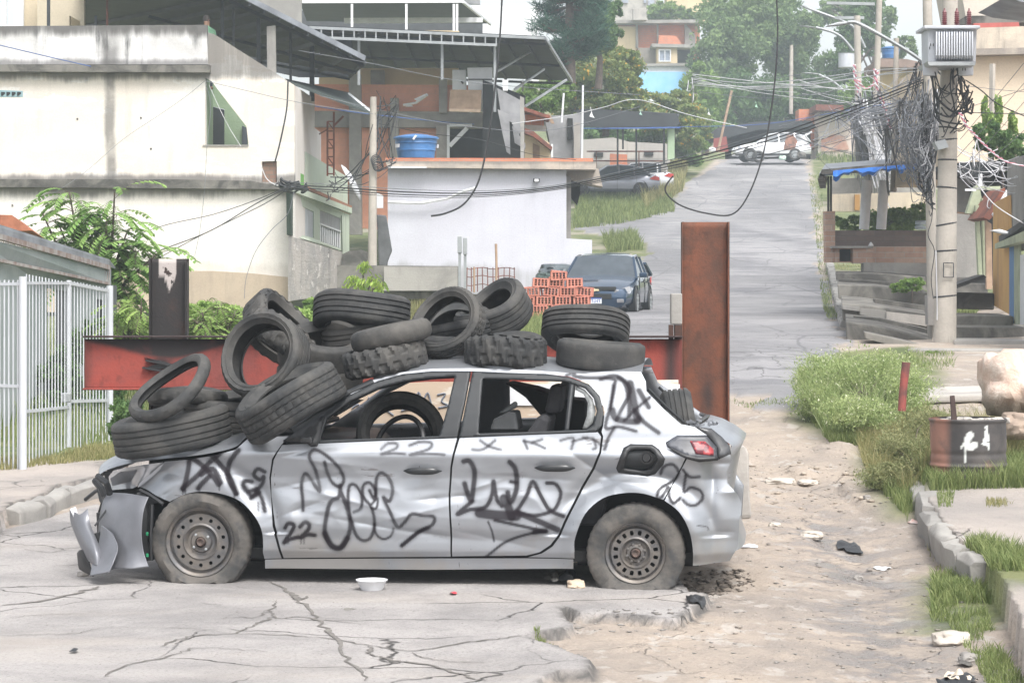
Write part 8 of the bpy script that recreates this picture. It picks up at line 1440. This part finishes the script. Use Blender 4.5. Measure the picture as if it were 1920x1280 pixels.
# weeds right: one big mound and smaller clumps
tree('weed_bush', 'large pale feathery weed bush at the right edge of the road', [(1600, 715, 24.2, 62, 44, .7), (1665, 715, 24, 44, 52, .6), (1540, 745, 24, 40, 40, .5), (1610, 770, 22.8, 56, 28, .4), (1560, 700, 25, 50, 36, .6), (1700, 740, 23.5, 40, 44, .5), (1520, 710, 25, 26, 30, .4)], ((1620, 800, 23.5), (1620, 720)), 52000, .014, M['leaf_weed'], .012, 41, 'shrub', limbs=14, clump=.95, k_cl=44, updir=.6, hollow=.0, aspect=3)
tree('weed_bush', 'lower dry weed bush between the big weed bush and the oil drum', [(1700, 850, 20.6, 50, 40, .4), (1740, 810, 21.3, 44, 44, .4), (1660, 890, 19.8, 36, 30, .3), (1720, 900, 19.6, 40, 34, .3), (1790, 830, 21, 40, 36, .3)], ((1700, 930, 20.3), (1710, 850)), 36000, .013, leafmat('leaf_weed2', (.12, .16, .06), (.32, .32, .16), (.45, .32, .2)), .012, 42, 'shrub', limbs=10, clump=.95, k_cl=36, updir=.5, hollow=0., aspect=3)
tree('shrub', 'small green plant on the lowest stone step beside the weeds', [(1745, 672, 33.3, 24, 12, .25), (1790, 690, 33, 30, 10, .25)], ((1745, 690, 33.3), (1745, 675)), 3500, .03, M['leaf_mid'], .01, 43, 'shrub', clump=.4); tree('shrub', 'green plant growing in the dark ramp face left of the poles', [(1712, 533, 46.5, 22, 12, .3), (1690, 540, 46.5, 20, 8, .3)], ((1710, 548, 46.5), (1710, 533)), 3000, .035, M['leaf_mid'], .01, 44, 'shrub', clump=.4)
tree('shrub', 'bushes growing behind the brick garden wall', [(1590, 418, 58.5, 24, 16, .5), (1680, 412, 59, 60, 20, .6), (1725, 400, 59, 20, 18, .5), (1640, 425, 58.5, 20, 12, .4)], ((1660, 440, 58.5), (1660, 415)), 9000, .05, M['leaf_mid'], .02, 45, 'shrub', clump=.35)
tree('shrub', 'dark creeper bush in front of the cream wall at the right', [(1880, 270, 46, 40, 30, .8), (1850, 255, 46, 24, 26, .6), (1905, 300, 46, 30, 26, .6)], ((1880, 320, 46), (1880, 260)), 8000, .04, M['leaf_dark'], .02, 46, 'shrub', clump=.35); tree('shrub', 'bright upright spiky plants before the cream wall at the right', [(1848, 212, 47, 6, 30, .2), (1872, 208, 47, 7, 34, .2), (1862, 232, 47, 14, 20, .3), (1898, 232, 47, 8, 24, .2)], ((1862, 260, 47), (1862, 215)), 6000, .035, M['leaf_bright'], .02, 47, 'shrub', clump=.4, updir=.7)
def blades(name, region, n, h0, h1, w_, mat, seed, world=False, lean=.5):
    rs = np.random.default_rng(seed); W_ = [tuple(p) for p in (region if world else W2(region))]; A = np.array(W_); x0, y0 = A.min(0); x1, y1 = A.max(0); X, Y = [], []
    while len(X) < n: x = rs.uniform(x0, x1, 20000); y = rs.uniform(y0, y1, 20000); k = inpoly(x, y, W_) & (fbm(x * 2.2, y * 1.4, seed) > .40 + rs.uniform(-.08, .08, len(x))); X += list(x[k]); Y += list(y[k])
    X = np.array(X[:n]); Y = np.array(Y[:n]); Z = gz(X, Y) - .01; h = rs.uniform(h0, h1, n) * (.5 + fbm(X * 3, Y * 2, seed + 3)); a_ = rs.uniform(0, 6.283, n); l_ = rs.uniform(.1, lean, n) * h; dx, dy = np.cos(a_) * l_, np.sin(a_) * l_; q = rs.uniform(0, 3.14, n); wx, wy = np.cos(q) * w_ / 2, np.sin(q) * w_ / 2
    V = np.stack([np.stack([X - wx, Y - wy, Z], 1), np.stack([X + wx, Y + wy, Z], 1), np.stack([X + dx * .4 + wx * .8, Y + dy * .4 + wy * .8, Z + h * .6], 1), np.stack([X + dx, Y + dy, Z + h * .95], 1), np.stack([X + dx * .4 - wx * .8, Y + dy * .4 - wy * .8, Z + h * .6], 1)], 1).reshape(-1, 3)
    i_ = np.arange(n) * 5; Fc = np.concatenate([np.stack([i_, i_ + 1, i_ + 2, i_ + 4], 1)]); F2 = np.stack([i_ + 4, i_ + 2, i_ + 3, i_ + 3], 1)
    o = np_mesh(name, V, np.concatenate([Fc]), mat, None, False, {'var': np.repeat(rs.random(n), 5)}); o['kind'] = 'stuff'
    me = o.data; b = bmesh.new(); b.from_mesh(me); b.verts.ensure_lookup_table(); [b.faces.new((b.verts[k + 4], b.verts[k + 2], b.verts[k + 3])) for k in range(0, 5 * n, 5)]; b.to_mesh(me); b.free(); return o
blades('grass', [(1750, 1062), (1850, 1062), (1930, 1080), (1930, 1140), (1850, 1128), (1800, 1142), (1745, 1135)], 5000, .05, .13, .006, M['grass'], 1, lean=.8); blades('grass', [(1770, 1135), (1850, 1125), (1880, 1200), (1930, 1280), (1870, 1290), (1835, 1230), (1790, 1160)], 2600, .02, .08, .005, M['grass'], 2, lean=.8)
blades('grass', [(1640, 885), (1760, 870), (1900, 860), (1960, 880), (1960, 915), (1740, 935), (1700, 965), (1660, 930)], 11000, .06, .16, .006, M['grass'], 3); blades('grass', [(1740, 850), (1960, 820), (1960, 900), (1740, 915)], 8000, .08, .2, .006, M['grass_dry'], 4); blades('grass', [(1600, 800), (1740, 770), (1760, 880), (1650, 920), (1620, 860)], 9000, .05, .2, .005, M['grass_dry'], 5)
blades('grass', [(1520, 780), (1660, 790), (1640, 830), (1560, 825)], 4000, .05, .12, .006, M['grass'], 6); blades('grass', [(-40, 915), (-40, 880), (45, 895), (230, 850), (230, 885), (60, 905)], 3500, .03, .09, .007, M['grass_dry'], 7); blades('grass', [(1000, 1178), (1035, 1190), (1045, 1200), (1010, 1196)], 220, .02, .05, .005, M['grass'], 8)
blades('grass', [(-9, 24), (-3.6, 24), (-2.5, 26), (0, 30), (.6, 40), (-8, 44), (-12, 30)], 16000, .1, .4, .012, M['grass'], 9, True); blades('grass', [(980, 590), (1000, 575), (1120, 600), (1130, 640), (960, 640)], 5000, .1, .3, .012, M['grass'], 10)
blades('grass', [(1085, 345), (1250, 345), (1265, 400), (1150, 425), (1075, 430)], 14000, .15, .5, .03, M['grass'], 11); blades('grass', [(1130, 455), (1190, 445), (1205, 470), (1140, 475)], 2500, .15, .5, .025, M['grass'], 12); blades('grass', [(1190, 310), (1290, 305), (1280, 360), (1210, 400)], 7000, .3, .8, .04, M['grass_dry'], 13)
blades('grass', [(1516, 330), (1540, 330), (1552, 500), (1572, 600), (1552, 600), (1530, 450)], 1800, .05, .2, .016, M['grass'], 14); blades('grass', [(1790, 570), (1840, 568), (1830, 592), (1790, 592)], 1200, .1, .25, .015, M['grass'], 15); blades('grass', [(600, 560), (1000, 550), (1000, 600), (600, 600)], 8000, .1, .35, .014, M['grass_dry'], 16)
blades('grass', [(1530, 260), (1610, 290), (1610, 320), (1530, 300)], 5000, .2, .6, .05, M['grass'], 17); blades('grass', [(1755, 958), (1790, 955), (1785, 985), (1760, 985)], 350, .03, .07, .005, M['grass'], 18); blades('grass', [(1850, 970), (1910, 975), (1905, 990), (1850, 988)], 300, .02, .05, .005, M['grass_dry'], 19)
blades('grass', [(1725, 1000), (1745, 1000), (1800, 1080), (1780, 1085)], 250, .02, .06, .005, M['grass_dry'], 20)
blades('weed_stems', [(1505, 765), (1560, 745), (1690, 745), (1740, 790), (1660, 815), (1550, 805)], 6000, .2, .6, .004, M['leaf_weed'], 21, lean=.9)
blades('weed_stems', [(1625, 900), (1680, 830), (1800, 810), (1990, 830), (1990, 900), (1700, 940)], 7000, .12, .4, .004, M['grass_dry'], 22, lean=.9)
blades('grass', [(1735, 885), (1925, 880), (1985, 930), (1900, 935), (1745, 948)], 12000, .05, .17, .006, M['grass'], 23, lean=.8)
blades('grass', [(1740, 918), (1925, 908), (1935, 948), (1745, 955)], 5000, .08, .2, .006, M['grass'], 24, lean=.7)
for k, (rg, n, h) in enumerate([([(1572, 548), (1690, 552), (1740, 590), (1600, 570)], 900, .12), ([(1700, 655), (1790, 662), (1790, 690), (1690, 690)], 700, .1), ([(1560, 496), (1650, 500), (1640, 512), (1562, 508)], 500, .14), ([(1350, 748), (1480, 742), (1500, 755), (1400, 758)], 260, .05)]): blades('grass', rg, n, h * .3, h, .008, M['grass' if k % 2 else 'grass_dry'], 30 + k, lean=.8)
# ------------------------------------------------------------------ cables
def cable(pts, Y, label, r_=.9, mat='cable', n=6, group=None, name='cable'):
    """pts = photo points; Y one distance or a pair (start, end)"""
    a_, b_ = (Y if isinstance(Y, tuple) else (Y, Y)); L = len(pts); V = [P(p[0], p[1], lerp(a_, b_, i / (L - 1))) for i, p in enumerate(pts)]; V = smooth_line(V, n)
    o = MB().tube(V, [r_ / F * lerp(a_, b_, i / (len(V) - 1)) for i in range(len(V))], 6).build(name, M[mat], smooth=True); return tag(o, label, 'cable', group)
cable([(-60, 68), (0, 85), (180, 127), (390, 172), (560, 195), (700, 215), (900, 234), (1100, 241), (1275, 240)], (50, 90), 'blue cable running across the front of the cream house to the carport', .9, 'cable_blue')
cable([(385, 152), (470, 172), (560, 192), (700, 214)], 58, 'thin grey cable just above the blue one on the cream house', .6, 'cable_grey')
cable([(942, -20), (938, 60), (932, 130), (922, 215), (908, 300), (893, 350), (868, 384), (835, 400), (808, 405)], 30, 'thick broken black cable hanging down in front of the white house', 1.8)
cable([(1455, -20), (1458, 50), (1455, 130), (1444, 220), (1428, 300), (1402, 368), (1372, 402), (1325, 400), (1278, 386), (1252, 366), (1248, 350), (1262, 330)], 24, 'black cable hanging from the sky in a big loop over the road', 1.5)
cable([(540, 150), (538, 200), (530, 245), (522, 280), (516, 302)], 59.6, 'black cable running down the cream house to the brick patch', 1.5)
for k, (dy, r_, m_) in enumerate(((0, 1.4, 'cable'), (5, 1.1, 'cable'), (-5, .7, 'cable_grey'), (9, .7, 'cable'))): cable([(545, 347 + dy), (640, 352 + dy), (760, 360 + dy), (900, 362 + dy * .8), (1045, 350 + dy * .6), (1200, 318 + dy), (1330, 288 + dy * 1.4), (1460, 250 + dy * 1.5), (1600, 200 + dy * 1.4), (1735, 148 + dy)], (58, 38), ['main', 'second', 'thin upper', 'lowest'][k] + ' cable of the bundle sagging from the cream house corner to the transformer', r_, m_, group='sagging cable bundle')
for k, (pts, r_) in enumerate([([(545, 347), (480, 375), (400, 402), (300, 425), (180, 470)], .8), ([(545, 349), (480, 382), (400, 430), (320, 462), (210, 500)], 1.1), ([(545, 351), (500, 380), (440, 410), (360, 450), (250, 510)], .9)]): cable(pts, 58, ['upper', 'middle', 'lower'][k] + ' black cable falling left from the cream house corner', r_)
cable([(384, 152), (350, 180), (300, 215), (230, 262), (150, 330), (40, 400)], 59, 'hair-thin cable slanting down over the cream wall to the left', .45, 'cable_grey'); cable([(385, 155), (395, 200), (388, 275), (384, 350), (375, 430), (365, 480)], 59.2, 'thin grey cable hanging straight down the cream wall', .5, 'cable_grey'); cable([(392, 160), (410, 200), (430, 240), (452, 275)], 59.3, 'white cable crossing the triangular opening', .5, 'cable_white'); cable([(490, 312), (500, 335), (518, 347), (540, 348)], 59.4, 'short white cable looping from the brick patch', .9, 'cable_white')
cable([(552, 355), (540, 400), (510, 430), (480, 470), (462, 520), (458, 560)], 57, 'thin beaded cable hanging down the lower wall', .6, 'cable_grey')
for k, (pts, r_, m_) in enumerate([([(960, 232), (1060, 218), (1130, 202), (1195, 187), (1290, 215), (1400, 240)], .8, 'cable_white'), ([(560, 95), (700, 120), (850, 150), (1000, 165), (1200, 178)], .6, 'cable_grey'), ([(600, 180), (750, 215), (900, 240), (1040, 243), (1200, 200)], .6, 'cable_grey'), ([(700, 230), (800, 250), (900, 262), (1000, 290), (1080, 300)], .6, 'cable'),
      ([(1300, 147), (1400, 156), (1500, 150), (1640, 132), (1735, 128)], .8, 'cable_white'), ([(1300, 153), (1400, 164), (1500, 159), (1640, 142), (1735, 132)], .8, 'cable_white'), ([(1300, 160), (1400, 167), (1480, 163), (1600, 148), (1700, 130)], .7, 'cable_white'), ([(1310, 172), (1420, 184), (1530, 176), (1620, 160)], .5, 'cable_grey'), ([(1290, 135), (1400, 150), (1500, 140), (1600, 128)], .5, 'cable_grey'),
      ([(1100, 241), (1280, 238), (1440, 232), (1600, 205), (1735, 185)], .6, 'cable_blue'), ([(1400, 300), (1520, 268), (1640, 226), (1735, 196)], .8, 'cable'), ([(1380, 310), (1500, 285), (1620, 255), (1735, 240)], .5, 'cable')]):
    cable(pts, (62, 60) if pts[0][0] < 1250 else (80, 45), ['white cable peaking above the carport', 'faint upper cable under the lane roof edge', 'faint lower cable over the brick house', 'black cable over the blue tank', 'top white cable over the far trees', 'second white cable over the far trees', 'third white cable over the far trees', 'lowest faint cable over the far trees', 'highest faint cable by the blue wall', 'blue cable over the white suv', 'black cable above the mural house', 'thin cable just below the others at the mural house'][k], r_, m_)
for k, (a_, b_) in enumerate([((1800, 262), (1990, 30)), ((1790, 300), (1990, 75)), ((1795, 330), (1990, 110)), ((1810, 340), (1990, 180)), ((1820, 200), (1990, 140)), ((1800, 160), (1990, 175))]): cable([a_, ((a_[0] + b_[0]) / 2, (a_[1] + b_[1]) / 2 + 3), b_], (40, 34), ['steepest', 'second steepest', 'middle', 'lower slanting', 'flatter upper', 'almost level'][k] + ' thin cable in front of the big cream wall', .55, 'cable_grey')
cable([(1810, 150), (1840, 170), (1880, 200), (1990, 245)], 36, 'thick black cable running from the transformer to the right edge', 1.2); cable([(1790, 210), (1850, 212), (1990, 216)], 37, 'level black cable right of the thick pole', .9); cable([(1815, 322), (1840, 355), (1870, 388), (1930, 425)], 35, 'bright white cable curving down to the right edge', 1.1, 'cable_white')
cable([(1740, 150), (1742, 300), (1748, 400), (1740, 440), (1752, 470), (1746, 520), (1750, 560)], 37.6, 'black cable winding down the slimmer pole', .8)
cable([(1755, 470), (1755, 480), (1757, 560), (1757, 600)], 35.9, 'white conduit on the thick pole foot', 1.1, 'cable_white')
# striped tape strings
def tape(pts, Y, label):
    V = smooth_line([P(px, py, Y) for px, py in pts], 14); e = empty('tape_string', V[0], 0, label, 'tape'); o_ = V[0].copy(); A = MB(); B = MB()
    for i in range(len(V) - 1):
        for ph, mb in ((0, A), (math.pi, B)):
            a1 = ph + i * .9; a2 = ph + (i + 1) * .9; r_ = 1.8 / F * Y; f_ = lambda a: Vector((math.cos(a) * r_, math.sin(a) * r_, math.sin(a) * r_ * .4)); mb.bar(V[i] + f_(a1) - o_, V[i + 1] + f_(a2) - o_, 3.0 / F * Y, 1.5 / F * Y)
    A.build('white_strand', M['white'], e); B.build('pink_strand', simple('tape_pink', (.62, .22, .28), .6, .2, 8), e)
tape([(1640, 130), (1645, 165), (1658, 200), (1668, 235), (1685, 262), (1700, 285), (1712, 300)], 60, 'pink and white twisted tape hanging through the cable tangle'); tape([(1800, 212), (1812, 235), (1830, 255), (1855, 280), (1885, 302), (1935, 314)], 35, 'pink and white twisted tape sagging from the thick pole to the right edge'); tape([(1602, 122), (1604, 150), (1610, 172), (1614, 195)], 80, 'pale twisted tape hanging from the small far transformer'); tape([(1608, 150), (1622, 166), (1640, 155), (1645, 132)], 70, 'reddish twisted tape slung between the two middle poles')
# the tangle itself: nobody could count these
def tangle(name, anchors, n, r_, mat, seed, Yr, sag=.25, spread=16):
    rs = random.Random(seed); mb = MB()
    for k in range(n):
        a_ = rs.choice(anchors); b_ = rs.choice(anchors); ya, yb = rs.uniform(*Yr), rs.uniform(*Yr); p0 = P(a_[0] + rs.gauss(0, spread * .4), a_[1] + rs.gauss(0, spread), ya); p1_ = P(b_[0] + rs.gauss(0, spread * .4), b_[1] + rs.gauss(0, spread), yb); L = (p1_ - p0).length; s = rs.uniform(.3, 1) * sag * max(L, .6); m = p0.lerp(p1_, .5) + Vector((rs.gauss(0, .05), rs.gauss(0, .1), -s)); m1 = p0.lerp(m, .5) + Vector((rs.gauss(0, .03), 0, -s * .3)); m2 = m.lerp(p1_, .5) + Vector((rs.gauss(0, .03), 0, -s * .3)); mb.tube(smooth_line([p0, m1, m, m2, p1_], 4), r_ * rs.uniform(.6, 1.5), 4, False)
    o = mb.build(name, M[mat], fix=False, smooth=True); return tag(o, kind='stuff')
tangle('cable_tangle', [(1740, 190), (1745, 230), (1735, 260), (1725, 300), (1735, 340), (1750, 210), (1700, 220), (1690, 260)], 200, .0055, 'cable_grey', 1, (36.6, 38.6), .2, 24); tangle('cable_tangle', [(1735, 200), (1740, 240), (1742, 290), (1730, 330), (1745, 360)], 80, .007, 'cable', 2, (36.8, 38.2)); tangle('cable_tangle', [(1730, 230), (1715, 270), (1735, 310), (1760, 200)], 90, .007, 'cable_white', 3, (36.8, 38.4))
tangle('cable_tangle', [(1785, 125), (1800, 150), (1815, 180), (1760, 190), (1780, 230), (1750, 140), (1805, 215), (1820, 195)], 46, .010, 'cable', 4, (35.3, 36.4), .32, 10)
tangle('cable_tangle', [(1615, 200), (1620, 240), (1635, 280), (1645, 220), (1660, 210), (1690, 215), (1640, 310), (1605, 215)], 260, .012, 'cable_grey', 5, (66, 80), .2); tangle('cable_tangle', [(1615, 210), (1630, 240), (1650, 290), (1645, 200)], 130, .014, 'cable', 6, (66, 80), .2); tangle('cable_tangle', [(1625, 220), (1650, 320), (1668, 330), (1640, 270)], 110, .012, 'cable_white', 8, (60, 66), .05)
tangle('cable_tangle', [(1770, 250), (1830, 290), (1880, 310), (1915, 330), (1800, 320), (1850, 350)], 30, .006, 'cable_white', 7, (38, 42), .15, 12); tangle('cable_tangle', [(700, 215), (705, 300), (740, 200), (660, 340), (735, 300), (620, 345), (715, 185)], 34, .010, 'cable', 9, (59.5, 63), .12, 10); tangle('cable_tangle', [(545, 347), (560, 345), (575, 350), (525, 345)], 40, .018, 'cable', 10, (58.5, 59.6), .2, 4)
tangle('cable_tangle', [(1690, 190), (1720, 130), (1735, 165), (1700, 230), (1660, 240)], 60, .010, 'cable', 12, (45, 60), .15, 10); tangle('cable_tangle', [(1650, 170), (1700, 190), (1740, 175), (1600, 205), (1570, 215)], 60, .008, 'cable_grey', 13, (50, 62), .08, 8)
tangle('cable_tangle', [(1735, 170), (1560, 215), (1470, 250), (1640, 300), (1520, 270), (1700, 140)], 26, .007, 'cable_grey', 21, (45, 60), .05, 14); tangle('cable_tangle', [(1500, 160), (1300, 155), (1620, 145), (1735, 180)], 14, .008, 'cable_white', 22, (60, 80), .03, 12)
# kites caught in the wires, person by the far trees
for k, (px, py, Y, s_1, c_, lb) in enumerate([(1201, 213, 100, 2.6, (.40, .62, .52), 'pale green scrap of kite hanging over the carport'), (1418, 199, 100, 2.6, (.42, .66, .5), 'pale green scrap of kite hanging over the far trees'), (1109, 216, 75, 4.5, (.75, .75, .75), 'white torn kite caught in the cables left of the carport'), (1329, 213, 100, 2.6, (.75, .76, .78), 'white streamer hanging from a cable above the far bushes')]):
    mb = MB(); c = P(px, py, Y); s = s_1 / F * Y; mb.add([c + Vector(v) * s for v in ((-.9, 0, -.5), (.1, .1, 1.6), (.5, 0, .1), (1.3, .1, -1.2), (-.2, 0, -.8))], [(0, 1, 2, 3, 4)]); mb.bar(c + Vector((0, 0, 1.5 * s)), c + Vector((-.5 * s, 0, 3.4 * s)), .3 * s, .2 * s); o = mb.build('kite_scrap', simple('kite_paper', c_, .8, .1, bump=0)); m_ = o.modifiers.new('s', 'SOLIDIFY'); m_.thickness = .02; tag(o, lb, 'kite')
rubble(1291, 274, 138, 13, 20, 'white plastic bag hanging on the bush left of the leaning stick', 'bag', 'white', 'plastic_bag', 9); rubble(1336, 281, 142, 14, 10, 'white plastic bag on the ground by the leaning stick', 'bag', 'white', 'plastic_bag', 10)
# ------------------------------------------------------------------ haze
hz = MB(); hz.bb(-95, 110, -12, 330, -3, 62); ho = hz.build('haze', None)
hm = bpy.data.materials.new('haze'); hm.use_nodes = True; tt = hm.node_tree; tt.nodes.remove(tt.nodes['Principled BSDF']); pv = tt.nodes.new('ShaderNodeVolumePrincipled'); pv.inputs['Color'].default_value = (.82, .92, 1, 1); pv.inputs['Density'].default_value = HAZE; pv.inputs['Anisotropy'].default_value = .2
tt.links.new(pv.outputs[0], tt.nodes['Material Output'].inputs['Volume']); ho.data.materials.clear(); ho.data.materials.append(hm); tag(ho, kind='stuff')
